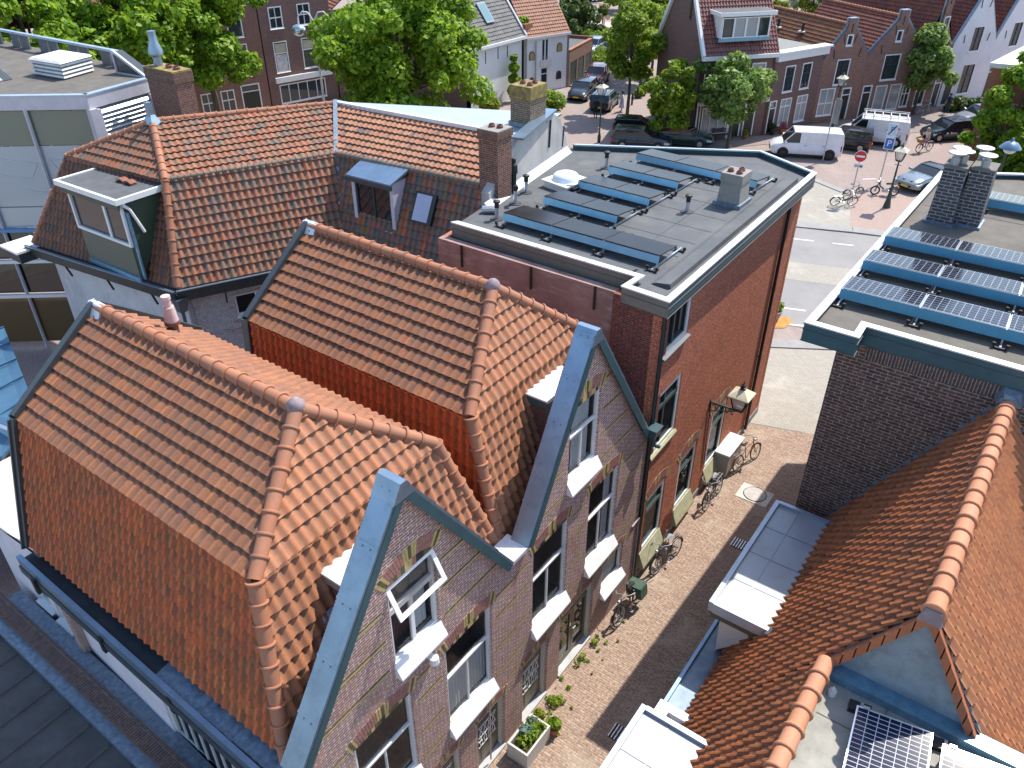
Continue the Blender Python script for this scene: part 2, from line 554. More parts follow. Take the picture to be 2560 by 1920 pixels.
def facade(parent, name, O, u, n, outer, wins, mat, reveal=.12, thick=.3, extra=None):
    """wall (child) with rectangular holes (s, z, w, h) and reveals; outer in (s, z)"""
    O = V(O); u = V(u); n = V(n); z = V((0, 0, 1))
    P = lambda s, h, d=0: O + u * s + z * h - n * d
    mb = MB()
    holes = [[P(s, h), P(s + w, h), P(s + w, h + hh), P(s, h + hh)] for s, h, w, hh in wins]
    mb.sheet([P(*q) for q in outer], holes)
    for s, h, w, hh in wins:
        c = [(s, h), (s + w, h), (s + w, h + hh), (s, h + hh)]
        vs = [P(*q) for q in c] + [P(q[0], q[1], reveal + .02) for q in c]
        mb.add(vs, [(i, (i + 1) % 4, 4 + (i + 1) % 4, 4 + i) for i in range(4)])
    # thickness: rim and back
    k = len(outer)
    vs = [P(*q) for q in outer] + [P(q[0], q[1], thick) for q in outer]
    mb.add(vs, [(i, (i + 1) % k, k + (i + 1) % k, k + i) for i in range(k)])
    if extra:
        for f_, m_ in zip(extra.f, extra.m): mb.add([extra.v[i] for i in f_], [tuple(range(len(f_)))], m_ + 1)
    return mb.build(name, mat, parent, recalc=False)


def leaves(name, parent, centers, radii, n, size, mat, seed=1, flat=.7, off=None):
    rs = np.random.RandomState(seed)
    cen = np.array(centers); rad = np.array(radii)
    wgt = rad ** 2.2 / (rad ** 2.2).sum()
    idx = rs.choice(len(cen), n, p=wgt)
    d = rs.normal(size=(n, 3)); d /= np.linalg.norm(d, axis=1)[:, None]
    rr = rad[idx] * (.45 + .6 * rs.rand(n) ** .6)
    pos = cen[idx] + d * rr[:, None] * np.array([1, 1, .82])
    nrm = d * .7 + rs.normal(size=(n, 3)) * .55 + np.array([0, 0, .5])
    nrm /= np.linalg.norm(nrm, axis=1)[:, None]
    t = np.cross(nrm, rs.normal(size=(n, 3))); t /= np.linalg.norm(t, axis=1)[:, None]
    b = np.cross(nrm, t)
    s = size * (.6 + .8 * rs.rand(n))[:, None]
    q = np.stack([pos - t * s, pos - b * s * flat + nrm * s * .12, pos + t * s, pos + b * s * flat + nrm * s * .12], 1).reshape(-1, 3)
    if off is not None: q = q - np.array(off)
    me = bpy.data.meshes.new(name)
    me.vertices.add(4 * n); me.vertices.foreach_set('co', q.ravel())
    me.loops.add(4 * n); me.loops.foreach_set('vertex_index', np.arange(4 * n, dtype=np.int32))
    me.polygons.add(n); me.polygons.foreach_set('loop_start', np.arange(0, 4 * n, 4, dtype=np.int32))
    me.polygons.foreach_set('loop_total', np.full(n, 4, dtype=np.int32))
    me.update(); me.validate()
    me.materials.append(mat)
    o = bpy.data.objects.new(name, me); C.objects.link(o)
    if parent is not None: o.parent = parent
    return o


BARK = plain('tree_bark', (.085, .07, .055), .9, var=.35, scale=6, stretch=(1, 1, .2), bmp=.6)


def tree(label, loc, h, crown_z, rx, ry, rz, nleaf, size, mat, seed, trunk=.16, cat='tree', group=None, nclump=40, lean=(0, 0), name='street_tree', clear=None, fork=1):
    """trunk with limbs and a crown of leaf clumps"""
    rnd = random.Random(seed)
    t = thing(name, label, cat, loc, group, world=False)
    cz = crown_z; cx, cy = lean
    cl = []; rad = []
    for i in range(nclump):
        while True:
            d = V((rnd.uniform(-1, 1), rnd.uniform(-1, 1), rnd.uniform(-1, 1)))
            if d.length < 1 and d.length > .25: break
        d = d * (rnd.uniform(.62, 1.08) / max(d.length, .6))
        sh = 1 + .18 * math.sin(3 * math.atan2(d.y, d.x) + seed)
        cl.append((cx + d.x * rx * sh, cy + d.y * ry * sh, cz + d.z * rz))
        rad.append(rnd.uniform(.13, .31) * min(rx, rz) * (1.3 if nclump < 60 else 1))
    mb = MB()
    fz = max(cz - rz * .75, h * .25)
    mb.tube([(0, 0, 0), (cx * .1 + .03, cy * .1, fz * .5), (cx * .3, cy * .3, fz), (cx * .8, cy * .8, cz), (cx, cy, cz + rz * .6)], [trunk * 1.25, trunk, trunk * .85, trunk * .5, trunk * .15], 8)
    for i in range(0, nclump, 2):
        e = V(cl[i]); k = rnd.uniform(.0, .7)
        s0 = V((cx * (.3 + .5 * k), cy * (.3 + .5 * k), fz + (cz - fz) * k))
        mid = s0.lerp(e, .55) + V((0, 0, -.08 * (e - s0).length + .1))
        mb.tube([s0, mid, e], [trunk * .34, trunk * .2, trunk * .06], 5)
    mb.build('trunk', BARK, t)
    leaves('crown', t, cl, rad, nleaf, size, mat, seed)
    return t


def bush(name, label, loc, clumps, n, size, mat, seed, cat='bush', group=None):
    """clumps in world coordinates relative to loc"""
    t = thing(name, label, cat, loc, group, world=False)
    mb = MB(); rnd = random.Random(seed)
    for c in clumps:
        mb.tube([(c[0] * .3, c[1] * .3, 0), (c[0] * .7 + .02, c[1] * .7, c[2] * .5), (c[0], c[1], c[2])], [.03, .022, .01], 5)
    mb.build('stem', BARK, t)
    leaves('foliage', t, [c[:3] for c in clumps], [c[3] for c in clumps], n, size, mat, seed)
    return t

# ================================================================== the two gabled houses in front
TILE1 = tilemat('terracotta_tiles', [(0, (.30, .115, .055)), (.35, (.36, .145, .07)), (.7, (.27, .12, .07)), (1, (.42, .155, .062))], mossamt=.15, mossscale=1.5, streak=(.13, .075, .05), streakamt=.45)
TILE1S = tilemat('mossy_terracotta_tiles', [(0, (.58, .115, .028)), (.4, (.66, .14, .034)), (.8, (.50, .10, .03)), (1, (.70, .18, .045))], mossamt=.6, mossscale=2.6, streak=(.13, .075, .045), streakamt=.5)  # orange strengthened to offset the shade on the lower slope; moss is real
TILE2S = tilemat('red_terracotta_tiles', [(0, (.64, .10, .02)), (.5, (.72, .125, .026)), (1, (.58, .095, .022))], mossamt=.55, mossscale=2.2, streak=(.16, .05, .025), streakamt=.4)  # shaded-slope copy, red-orange strengthened against the blue shade
TILEF = tilemat('front_terracotta_tiles', [(0, (.42, .16, .07)), (.5, (.49, .195, .09)), (1, (.38, .15, .07))], mossamt=.1, streak=(.22, .13, .09), streakamt=.45)
RIDGEM = tilemat('ridge_tiles', [(0, (.37, .145, .075)), (.5, (.43, .175, .09)), (1, (.34, .14, .075))], streak=(.17, .13, .10), streakamt=.5)
MORTAR = plain('purple_grey_mortar', (.25, .19, .20), .9, var=.25, scale=8)
BRICKG = brick('purple_red_brick', (.36, .165, .13), (.26, .145, .14), (.66, .59, .50), ms=.009, var=.35, blot=((.30, .14, .09), 1.2, .5))
YELB = plain('yellow_glazed_brick', (.46, .34, .14), .5, var=.2, scale=10)
GRNB = plain('olive_glazed_brick', (.09, .09, .03), .4, var=.3, scale=10)
REDB = plain('arch_brick', (.30, .14, .11), .8, var=.3, scale=12)
DOORW = plain('brown_door_paint', (.10, .075, .04), .35, var=.25)

XF = -6.95


def arch(parent, s0, w, z, h=.30, rise=.13, O=(XF, 0, 0), u=V((0, 1, 0)), n=V((1, 0, 0)), mats=None, fill=True):
    """segmental arch of voussoirs with yellow and olive bricks at its ends and crown"""
    mb = MB(); O = V(O); zz = V((0, 0, 1)); k = max(9, int((w + .3) / .068) | 1)
    rad = (w * w / 4 + rise * rise) / (2 * rise); cz = z + rise - rad; half = math.asin(w / 2 / rad) * 1.07
    for i in range(k):
        a0 = -half + 2 * half * i / k + .004; a1 = -half + 2 * half * (i + 1) / k - .004
        e = min(i, k - 1 - i); cr = abs(i - k // 2)
        m = (1 if e in (0, 2) else 2 if e == 1 else 1 if cr in (1, 2) and w > .9 else 2 if cr == 0 else 0)
        q = []
        for a, r in ((a0, rad), (a1, rad), (a1, rad + h), (a0, rad + h)):
            q.append(O + u * (s0 + w / 2 + r * math.sin(a)) + zz * (cz + r * math.cos(a)) - n * .02)
        mb.extr(q, n * .03, m)
    o = mb.build('brick_arch', [REDB, YELB, GRNB], parent)
    if fill:
        fb = MB(); rr = random.Random(int(s0 * 10)); kk = int(w / .09)
        for i in range(kk):
            x = s0 + w * (i + .5) / kk; t = abs(x - s0 - w / 2)
            top = cz + math.sqrt(max(rad * rad - t * t, 0))
            if top - z > .03: fb.obox(O + u * (x - w / kk / 2) + zz * z - n * .02, u, zz, n, w / kk * .96, top - z - .004, .026, rr.randrange(4))
        fb.build('tile_infill', [IRON, GRNB, REDB, YELB], o)
    return o


def band(mb, z, s0, s1, O=(XF, 0, 0)):
    mb.box((XF - .01, s0, z), (XF + .005, s1, z + .045), 0)
    mb.box((XF - .01, s0, z + .049), (XF + .004, s1, z + .085), 1)


def gable_bands(zs, lim, holes):
    mb = MB()
    for z in zs:
        lo, hi = lim(z)
        segs = [(lo, hi)]
        for a, zb, w, h in holes:
            if zb - .33 < z < zb + h + .5:
                nx = []
                for s, e in segs:
                    if a - .16 > s: nx.append((s, min(e, a - .16)))
                    if a + w + .16 < e: nx.append((max(s, a + w + .16), e))
                segs = nx
        for s, e in segs:
            if e - s > .08: band(mb, z, s, e)
    return mb


def panel_door(parent, s, w, h, z=.06, kind='grille', O=None, u=V((0, 1, 0)), n=V((1, 0, 0))):
    O = V((XF, 0, 0)) if O is None else V(O); zz = V((0, 0, 1)); o = O + u * s + zz * z - n * .22
    mb = MB()
    def b(a, c, d0, d1, e, f, m): mb.obox(o + u * a + zz * c + n * d0, u, zz, n, e - a, f - c, d1 - d0, m)
    b(0, 0, 0, .16, .09, h, 0); b(w - .09, 0, 0, .16, w, h, 0); b(.09, h - .09, 0, .14, w - .09, h, 0)
    b(.09, h - .40, .02, .06, w - .09, h - .36, 0)
    b(.0, -.05, 0, .26, w, .0, 1)
    d = mb.build('door', [plain('cream_frame', (.58, .56, .50), .45, var=.08), plain('stone_step', (.42, .42, .42), .7)], parent)
    lf = MB(); q = o + n * .03
    if kind == 'double':
        for x0, x1 in ((.1, w / 2 - .01), (w / 2 + .01, w - .1)):
            for a, c, e, f in ((x0, 0, x0 + .1, h - .42), (x1 - .1, 0, x1, h - .42), (x0 + .1, 0, x1 - .1, .25), (x0 + .1, h - .54, x1 - .1, h - .42)):
                lf.obox(q + u * a + zz * c, u, zz, n, e - a, f - c, .045)
    else:
        for a, c, e, f in ((.1, 0, .22, h - .42), (w - .22, 0, w - .1, h - .42), (.22, 0, w - .22, .75), (.22, h - .55, w - .22, h - .42)):
            lf.obox(q + u * a + zz * c, u, zz, n, e - a, f - c, .045)
        lf.obox(q + u * .3 + zz * .14 + n * .045, u, zz, n, w - .6, .48, .012)
    lf.build('leaf', DOORW, d)
    gb = MB(); gb.add([q + u * .1 + n * .015, q + u * (w - .1) + n * .015, q + u * (w - .1) + zz * (h - .1) + n * .015, q + u * .1 + zz * (h - .1) + n * .015], [(0, 1, 2, 3)])
    gb.build('pane', GLASSD, d, recalc=False)
    hb = MB(); x = w / 2 if kind == 'double' else .17
    hb.cyl(q + u * x + zz * 1.05 + n * .05, q + u * x + zz * 1.05 + n * .1, .022, n=8); hb.beam(q + u * x + zz * 1.05 + n * .1, q + u * (x + .12) + zz * 1.05 + n * .1, .02, .02)
    hb.build('handle', STEEL, d)
    if kind == 'grille':
        g = MB(); z0, z1 = .75, h - .55
        for i in range(4):
            x = .22 + (w - .44) * (i + .5) / 4
            for sgn in (-1, 1):
                g.tube([q + u * (x + sgn * .05 * math.sin(math.pi * t * 2.5)) + zz * (z0 + (z1 - z0) * t) + n * .06 for t in [j / 10 for j in range(11)]], .011, 5)
        for t in (0, .5, 1): g.beam(q + u * .2 + zz * (z0 + (z1 - z0) * t) + n * .06, q + u * (w - .2) + zz * (z0 + (z1 - z0) * t) + n * .06, .02, .02)
        g.build('grille', WHITE, d)
    return d


def coping(parent, Y0, z0, Y1, z1, dark):
    """zinc coping from the foot (Y0,z0) to the peak (Y1,z1)"""
    mb = MB(); L = math.hypot(Y1 - Y0, z1 - z0); n = 5
    d = V((0, Y1 - Y0, z1 - z0)) / L; up = V((1, 0, 0)).cross(d); up = up if up.z > 0 else -up
    for i in range(n):
        a = V((0, Y0, z0)) + d * (L * i / n); b = V((0, Y0, z0)) + d * (L * (i + 1) / n - .0)
        e = .012 * (i % 2)
        p = [a + V((-7.29, 0, 0)), a + V((-6.84, 0, 0)), b + V((-6.84, 0, 0)), b + V((-7.29, 0, 0))]
        p2 = [q + up * (.05 + (.010 if k < 2 else .0)) for k, q in enumerate(p)]
        mb.hexa(p + p2)
        s = b - d * .05
        mb.hexa([s + V((-7.30, 0, 0)) + up * .05, s + V((-6.835, 0, 0)) + up * .05, b + V((-6.835, 0, 0)) + up * .05, b + V((-7.30, 0, 0)) + up * .05] + [q + up * .066 for q in (s + V((-7.30, 0, 0)), s + V((-6.835, 0, 0)), b + V((-6.835, 0, 0)), b + V((-7.30, 0, 0)))])
        for t in (.3, .7):
            c = b - d * .09 + V((-7.28 + .42 * t, 0, 0)) + up * .06
            mb.cyl(c, c + up * .015, .014, n=6)
    o = mb.build('coping', ZINC, parent)
    f = MB(); a = V((-6.845, Y0, z0)); b = V((-6.845, Y1, z1))
    f.hexa([a - up * .17, a - up * .17 + V((.02, 0, 0)), b - up * .17 + V((.02, 0, 0)), b - up * .17, a, a + V((.02, 0, 0)), b + V((.02, 0, 0)), b])
    f.build('lip', dark, o)
    return o


def gable_house(name, label, loc, yL, yR, yc, zr, kL, kR, eL, eR, xk, xe, xj, xb, zk, ze, mats, outer, wins, zs):
    H = thing(name, label, 'house', loc)
    facade(H, 'facade', (XF, 0, 0), (0, 1, 0), (1, 0, 0), outer, [q[:4] for q in wins], [BRICKG, YELB, GRNB], thick=.38, extra=gable_bands(zs[0], zs[1], wins))
    J = (xj, yc, zr); B0 = (xb, yc, zr + .02)
    KL = (xk, kL, zk); KR = (xk, kR, zk); KLb = (xb, kL, zk); KRb = (xb, kR, zk)
    EL = (xe, eL, ze); ER = (xe, eR, ze); ELb = (xb, eL, ze); ERb = (xb, eR, ze)
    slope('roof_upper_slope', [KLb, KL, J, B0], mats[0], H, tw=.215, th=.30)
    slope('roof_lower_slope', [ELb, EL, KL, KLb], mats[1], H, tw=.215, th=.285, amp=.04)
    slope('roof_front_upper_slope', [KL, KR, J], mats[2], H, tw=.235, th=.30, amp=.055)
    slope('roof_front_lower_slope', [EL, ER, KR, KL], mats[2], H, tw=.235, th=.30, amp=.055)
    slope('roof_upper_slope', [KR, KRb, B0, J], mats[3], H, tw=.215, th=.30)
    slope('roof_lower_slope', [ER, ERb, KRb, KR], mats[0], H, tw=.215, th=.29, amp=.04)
    ridge('ridge_tiles', [B0, J], RIDGEM, H)
    ridge('hip_tiles', [(xe - .02, eL - .05, ze - .1), KL, (J[0], J[1], J[2])], RIDGEM, H, r=.13)
    ridge('hip_tiles', [(xe - .02, eR + .05, ze - .1), KR, (J[0], J[1], J[2])], RIDGEM, H, r=.13)
    mb = MB(); mb.ball((J[0], J[1], J[2] + .07), .17, 10, 6); mb.build('hip_mortar', MORTAR, H)
    # rear verge board and wall
    mb = MB()
    pts = [(eL - .04, ze - .1), (kL - .04, zk + .06), (yc, zr + .12), (kR + .04, zk + .06), (eR + .04, ze - .1)]
    for p, q in zip(pts[:-1], pts[1:]):
        mb.beam((xb - .07, p[0], p[1]), (xb - .07, q[0], q[1]), .14, .17)
        mb.beam((xb - .16, p[0], p[1] - .1), (xb - .16, q[0], q[1] - .1), .05, .3)
    mb.build('verge_board', ANTHRA, H)
    w = MB(); w.extr([(xb + .02, p, z - .1) for p, z in pts] + [(xb + .02, eR, 0), (xb + .02, eL, 0)], (.2, 0, 0)); w.build('rear_wall', BRICKG, H)
    mb = MB(); mb.hexa([(xb - .2, yc - .24, zr - .12), (xb + .32, yc - .2, zr - .06), (xb + .32, yc + .2, zr - .06), (xb - .2, yc + .24, zr - .12), (xb - .18, yc - .07, zr + .18), (xb + .3, yc - .06, zr + .17), (xb + .3, yc + .06, zr + .17), (xb - .18, yc + .07, zr + .18)]); mb.build('lead_cap', ZINCL, H)
    return H


lim1 = lambda z: (3.74 if z < 6.2 else 3.74 + (z - 6.15) * .665 + .14, 9.7 if z < 6.1 else 9.42 - (z - 6.2) * .668 - .14)
lim2 = lambda z: (9.73 if z < 6.1 else 10.06 + (z - 6.2) * .535 + .14, 15.68 if z < 5.8 else 15.35 - (z - 6.0) * .65 - .14)
ZB = [2.45, 3.02, 3.9, 4.92, 5.55, 6.52, 7.3, 8.02, 8.86]
H1W = [(6.05, 6.55, 1.2, 1.95), (7.34, 3.1, 1.49, 2.45), (4.86, 3.05, 1.49, 2.42), (8.2, 0.0, 1.07, 2.1), (6.55, 0.0, 1.07, 2.1)]
H1 = gable_house('gabled_house', 'nearest brick gabled house, mossy orange tile roof, attic window with open vent sash', (-11, 6.7, 0),
                 3.7, 9.7, 6.92, 10.5, 4.72, 9.08, 3.98, 9.8, -8.5, -7.5, -9.68, -15.95, 8.9, 6.0, [TILE1, TILE1S, TILEF, TILE1],
                 [(3.72, 0), (9.718, 0), (9.718, 6.25), (9.42, 6.25), (6.72, 10.28), (6.38, 10.28), (3.72, 6.3)], H1W, (ZB, lim1))
H2W = [(11.68, 6.85, 1.25, 1.95), (10.37, 3.25, 1.45, 2.5), (12.75, 3.3, 1.45, 2.5), (13.76, 1.45, 1.15, 1.05), (11.68, 0.0, 1.65, 2.36), (10.0, 0.0, 1.1, 2.2)]
H2 = gable_house('gabled_house', 'brick gabled house with clean orange roof, second gable, adjoining the flat-roofed red brick house', (-11, 12.6, 0),
                 9.75, 15.7, 12.5, 10.6, 10.22, 14.65, 9.98, 15.25, -8.5, -7.55, -9.6, -15.5, 8.9, 6.0, [TILE1, TILE2S, TILEF, TILE1],
                 [(9.722, 0), (15.7, 0), (15.7, 5.95), (15.35, 6.05), (12.58, 10.28), (12.22, 10.28), (10.06, 6.25), (9.722, 6.25)], H2W, ([z + .03 for z in ZB], lim2))

F_ = dict(u=(0, 1, 0), n=(1, 0, 0), sill=.17, sillh=.30, reveal=.13, fd=.08)
for Hs, s, z, w, h in ((H1, 7.34, 3.1, 1.49, 2.45), (H1, 4.86, 3.05, 1.49, 2.42), (H2, 10.37, 3.25, 1.45, 2.5), (H2, 12.75, 3.3, 1.45, 2.5)):
    window(Hs, (XF, s, z), w=w, h=h, vert=((.5, 0, .6),), hor=(.6,), curtain=[(.02, .02, .98, .55)] if s == 7.34 else [(.72, .0, .97, 1)] if s == 12.75 else None, **F_)
    arch(Hs, s - .02, w + .04, z + h + .01)
wa = window(H1, (XF, 6.05, 6.55), w=1.2, h=1.95, vert=((.5, 0, .64),), hor=(.64,), bar=.09, curtain=[(.6, .05, .9, .6)], **F_)
window(H2, (XF, 11.68, 6.85), w=1.25, h=1.95, vert=((.5, 0, .6),), hor=(.6,), curtain=[(.3, .0, .9, .97)], **F_)
arch(H1, 6.03, 1.24, 8.52, rise=.2); arch(H2, 11.66, 1.29, 8.82, rise=.16)
window(H2, (XF, 13.76, 1.45), w=1.15, h=1.05, vert=(), **dict(F_, sillh=.24), curtain=[(.02, .02, .98, .98)])
arch(H2, 13.74, 1.19, 2.52, h=.2)
mb = MB(); p0 = V((XF - .05, 6.05, 8.5)); p1 = V((XF + .27, 6.05, 7.88)); d = p1 - p0
for a, b_, c, e in ((0, 0, .09, 1), (1.11, 0, 1.2, 1), (.09, 0, 1.11, .14), (.09, .86, 1.11, 1)):
    q = [p0 + V((0, a, 0)) + d * b_, p0 + V((0, c, 0)) + d * b_, p0 + V((0, c, 0)) + d * e, p0 + V((0, a, 0)) + d * e]
    mb.extr(q, (-.03, 0, -.02))
sash = mb.build('vent_sash', WHITE, wa)
mb = MB(); mb.add([p0 + V((-.02, .09, -.01)) + d * .14, p0 + V((-.02, 1.11, -.01)) + d * .14, p0 + V((-.02, 1.11, -.01)) + d * .86, p0 + V((-.02, .09, -.01)) + d * .86], [(0, 1, 2, 3)])
mb.build('vent_pane', GLASS, wa, recalc=False)
for Hs, s, w, h, k in ((H1, 8.2, 1.07, 2.04, 'grille'), (H1, 6.55, 1.07, 2.04, 'grille'), (H2, 10.0, 1.1, 2.14, 'grille'), (H2, 11.68, 1.65, 2.3, 'double')):
    panel_door(Hs, s, w, h, kind=k); arch(Hs, s - .02, w + .04, h + .07, h=.2, rise=.11, fill=False)
for Hs, a in ((H1, (3.72, 6.3, 6.5, 10.42)), (H1, (9.44, 6.28, 6.62, 10.42)), (H2, (10.04, 6.28, 12.32, 10.42)), (H2, (15.6, 5.9, 12.5, 10.42))):
    coping(Hs, *a, TEAL)
for Hs, y in ((H1, 6.55), (H2, 12.41)):
    mb = MB(); mb.hexa([(-7.31, y - .26, 10.2), (-6.82, y - .26, 10.2), (-6.82, y + .26, 10.2), (-7.31, y + .26, 10.2), (-7.31, y - .07, 10.53), (-6.82, y - .07, 10.53), (-6.82, y + .07, 10.53), (-7.31, y + .07, 10.53)]); mb.build('peak_cap', ZINC, Hs)
mb = MB(); mb.box((-7.45, 9.4, 6.22), (-6.85, 10.08, 6.31)); mb.build('valley_gutter', ZINCL, H1)
# little flat roofs between the tiles and the gables
for Hs, y0, y1, z, mt in ((H1, 5.75, 7.8, 8.36, GREYPAINT), (H2, 11.95, 13.4, 8.62, TEAL)):
    mb = MB(); mb.box((-9.2, y0, z - .04), (-7.2, y1, z)); o = mb.build('flat_roof', ZINCL, Hs)
    mb = MB(); mb.box((-8.9, y0 + .03, z - .24), (-7.3, y1 - .03, z - .04)); mb.build('fascia', mt, o)
    mb = MB(); mb.box((-8.8, y0 + .07, z - 1.9), (-7.3, y1 - .07, z - .24)); mb.build('cheek', brick('dark_red_slate', (.16, .07, .06), (.12, .06, .055), (.07, .05, .045), .3, .17), o)
# lead lining and box gutter along the left eave
mb = MB()
a0, a1 = V((-16.05, 3.62, 5.55)), V((-7.35, 3.50, 5.55))
def run(mb, p, q, off0, off1, z0, z1, m=0):
    p = V(p); q = V(q); mb.hexa([p + V((0, off0, z0)), q + V((0, off0, z0)), q + V((0, off1, z0)), p + V((0, off1, z0)), p + V((0, off0, z1)), q + V((0, off0, z1)), q + V((0, off1, z1)), p + V((0, off1, z1))], m)
run(mb, a0, a1, .1, .75, .0, .1); go = mb.build('gutter', BITDARK, H1)
mb = MB(); run(mb, a0, a1, .0, .1, -.02, .24); mb.build('gutter_lip', ZINC, go)
mb = MB(); run(mb, a0, a1, -.03, .04, -.22, -.02); mb.build('gutter_board', ANTHRA, go)
mb = MB(); rr = random.Random(3)
pr = []
for i in range(40):
    t = i / 39; x = -11.0 + 3.5 * t
    pr.append((x, 3.66 + .02 * rr.random(), 5.665)); 
vs = pr + [(x, 3.98 + .07 * rr.random(), 5.70 + .05 * rr.random()) for x, _, _ in pr]
mb.add(vs, [(i, i + 1, 41 + i, 40 + i) for i in range(39)]); mb.build('lead_strip', LEAD, go, recalc=False)
for x in (-15.3, -12.7, -10.4, -8.4):
    mb = MB(); mb.beam((x, 3.55, 5.62), (x, 3.55, 5.2), .07, .12); mb.beam((x, 3.6, 5.25), (x + .28, 3.74, 4.85), .035, .035)
    mb.build('gutter_bracket', IRON, go)
WALLW = plain('pale_pink_render', (.70, .63, .65), .85, var=.1, scale=1.2, dirt_shade=((.38, .33, .34), .8, .45, (1, 1, .3)))
SW = [(4.0, 2.35, 2.7, 1.55)]
lw0 = V((-16.1, 4.15, 0)); lu = V((9.1, -.36, 0)).normalized(); ln = V((-.04, -1, 0)).normalized()
facade(H1, 'side_wall', lw0, lu, ln, [(0, 0), (9.1, 0), (9.1, 5.55), (0, 5.55)], SW, WALLW, thick=.25)
window(H1, lw0 + lu * 4.0 + V((0, 0, 2.35)), lu, ln, 2.7, 1.55, vert=(.14, .28, .42, .57, .71, .86), bar=.025, smat=ZINC, sill=.2)
# flue, wall lamp, rain pipe and hook on the houses
mb = MB(); mb.cyl((-15.0, 7.95, 9.4), (-15.0, 7.95, 10.0), .11, n=12, m=0); mb.cyl((-15.0, 7.95, 10.0), (-15.0, 7.95, 10.08), .17, n=12, m=0); mb.cyl((-15, 7.95, 10.08), (-15, 7.95, 10.42), .15, .12, n=12, m=1); mb.cyl((-15, 7.95, 10.42), (-15, 7.95, 10.6), .085, .08, n=12, m=1); mb.cyl((-15, 7.95, 10.6), (-15, 7.95, 10.68), .1, .1, n=12, m=1)
mb.build('roof_flue', [plain('brown_clay', (.16, .07, .05), .5), plain('pinkish_terracotta', (.55, .40, .38), .6)], H1)
mb = MB(); mb.box((-15.35, 7.7, 9.3), (-14.75, 8.2, 9.55)); mb.build('flue_flashing', LEAD, H1)
mb = MB(); mb.cyl((XF, 6.86, 6.03), (XF + .16, 6.86, 6.0), .07, n=10); mb.cyl((XF + .16, 6.86, 6.05), (XF + .16, 6.86, 5.9), .09, .1, n=10); mb.build('wall_lamp', WHITE, H1)
for y in (7.9, 15.32):
    mb = MB(); mb.beam((XF + .03, y, 2.35 if y < 10 else 2.75), (XF + .03, y + (.75 if y < 10 else .4), 2.55 if y < 10 else 2.8), .04, .04); mb.beam((XF + .03, y + (.75 if y < 10 else .4), 2.55 if y < 10 else 2.8), (XF + .03, y + (.75 if y < 10 else .4), .2), .03, .03); mb.build('cable_conduit', plain('mauve_conduit', (.35, .28, .28), .5), H1 if y < 10 else H2)
mb = MB(); mb.hexa([(-6.85, 15.55, 5.78), (-6.7, 15.55, 5.78), (-6.7, 15.85, 5.78), (-6.85, 15.85, 5.78), (-6.9, 15.5, 6.1), (-6.62, 15.5, 6.1), (-6.62, 15.9, 6.1), (-6.9, 15.9, 6.1)]); mb.tube([(-6.78, 15.7, 5.8), (-6.76, 15.72, 5.5), (-6.72, 15.98, 5.3)], .055, 8); mb.build('rainwater_head', TEAL, H2)
# grey strip of lead-like film lying on the front tiles of the first house
mb = MB(); q = []
for i in range(5):
    for j in range(4):
        q.append((-7.98 + .02 * ((i * 3 + j) % 3) + (j - 1.5) * -.03, 5.45 + i * .07 + .03 * (j % 2), 7.46 + .11 * (j - 1.5) + .05))
mb.add(q, [(i * 4 + j, i * 4 + j + 1, i * 4 + j + 5, i * 4 + j + 4) for i in range(4) for j in range(3)])
o = mb.build('plastic_sheet', plain('pale_blue_plastic', (.35, .45, .55), .3, var=.3, scale=8), recalc=False)
tag(o, 'crumpled pale blue sheet lying on the tiles behind the nearest gable', 'sheet')

# ================================================================== flat-roofed red brick house
REDBR = brick('red_brick', (.56, .145, .075), (.38, .095, .065), (.52, .38, .24), ms=.006, var=.45, blot=((.32, .16, .06), 2.5, .45))
PAVE = None
RH = thing('flat_roofed_house', 'red brick house with dark flat roof, pale parapet cap and arched ground floor windows', 'house', (-10.5, 20.5, 0))
RO = V((-6.97, 15.95, 0)); ru = V((-.27, 9.35, 0)).normalized(); rn = V((9.35, .27, 0)).normalized()
RW_ = [(-.0, 7.95, 1.55, 1.4), (-.0, 4.75, 1.6, 2.0), (0.1, .95, 1.35, 2.1), (2.5, .85, 1.35, 2.1), (5.0, .85, 1.35, 2.35)]
RW_ = [(a + .12, b, c, d) for a, b, c, d in RW_]
facade(RH, 'facade', RO, ru, rn, [(-.02, 0), (10.9, 0), (10.9, 9.4), (-.02, 9.4)], RW_, REDBR, reveal=.14)
SASHG = plain('dark_green_sash', (.02, .05, .055), .35)
STONES = plain('mossy_stone_sill', (.36, .35, .22), .8, var=.2, scale=5)
kw = dict(u=ru, n=rn, reveal=.11, fd=.09, frame=.13)
P_ = lambda s, z: RO + ru * s + V((0, 0, z))
window(RH, P_(RW_[0][0], 7.95), w=1.55, h=1.4, vert=(.42,), bar=.09, sash=SASHG, smat=plain('slate_sill', (.10, .11, .12), .6), sill=.1, curtain=[(.03, .45, .2, .98), (.85, .05, .97, .98)], **kw)
window(RH, P_(RW_[1][0], 4.75), w=1.6, h=2.0, vert=(.42,), hor=(.72,), bar=.08, sash=SASHG, smat=STONES, sill=.07, sillh=.1, **kw)
for i in (2, 3, 4):
    a, b, c, d = RW_[i]
    window(RH, P_(a, b), w=c, h=d, hor=(.72,), bar=.08, sash=SASHG, smat=STONES, sill=.2, sillh=.55, curtain=[(.05, .0, .95, .25)] if i == 4 else None, **kw)
    arch(RH, a - .05, c + .1, b + d, h=.3, rise=.22, O=RO, u=ru, n=rn, fill=False)
mb = MB(); mb.obox(RO + rn * .0, ru, V((0, 0, 1)), rn, 10.85, .28, .03); mb.build('plinth', plain('grey_plinth', (.22, .215, .21), .8, var=.2), RH)
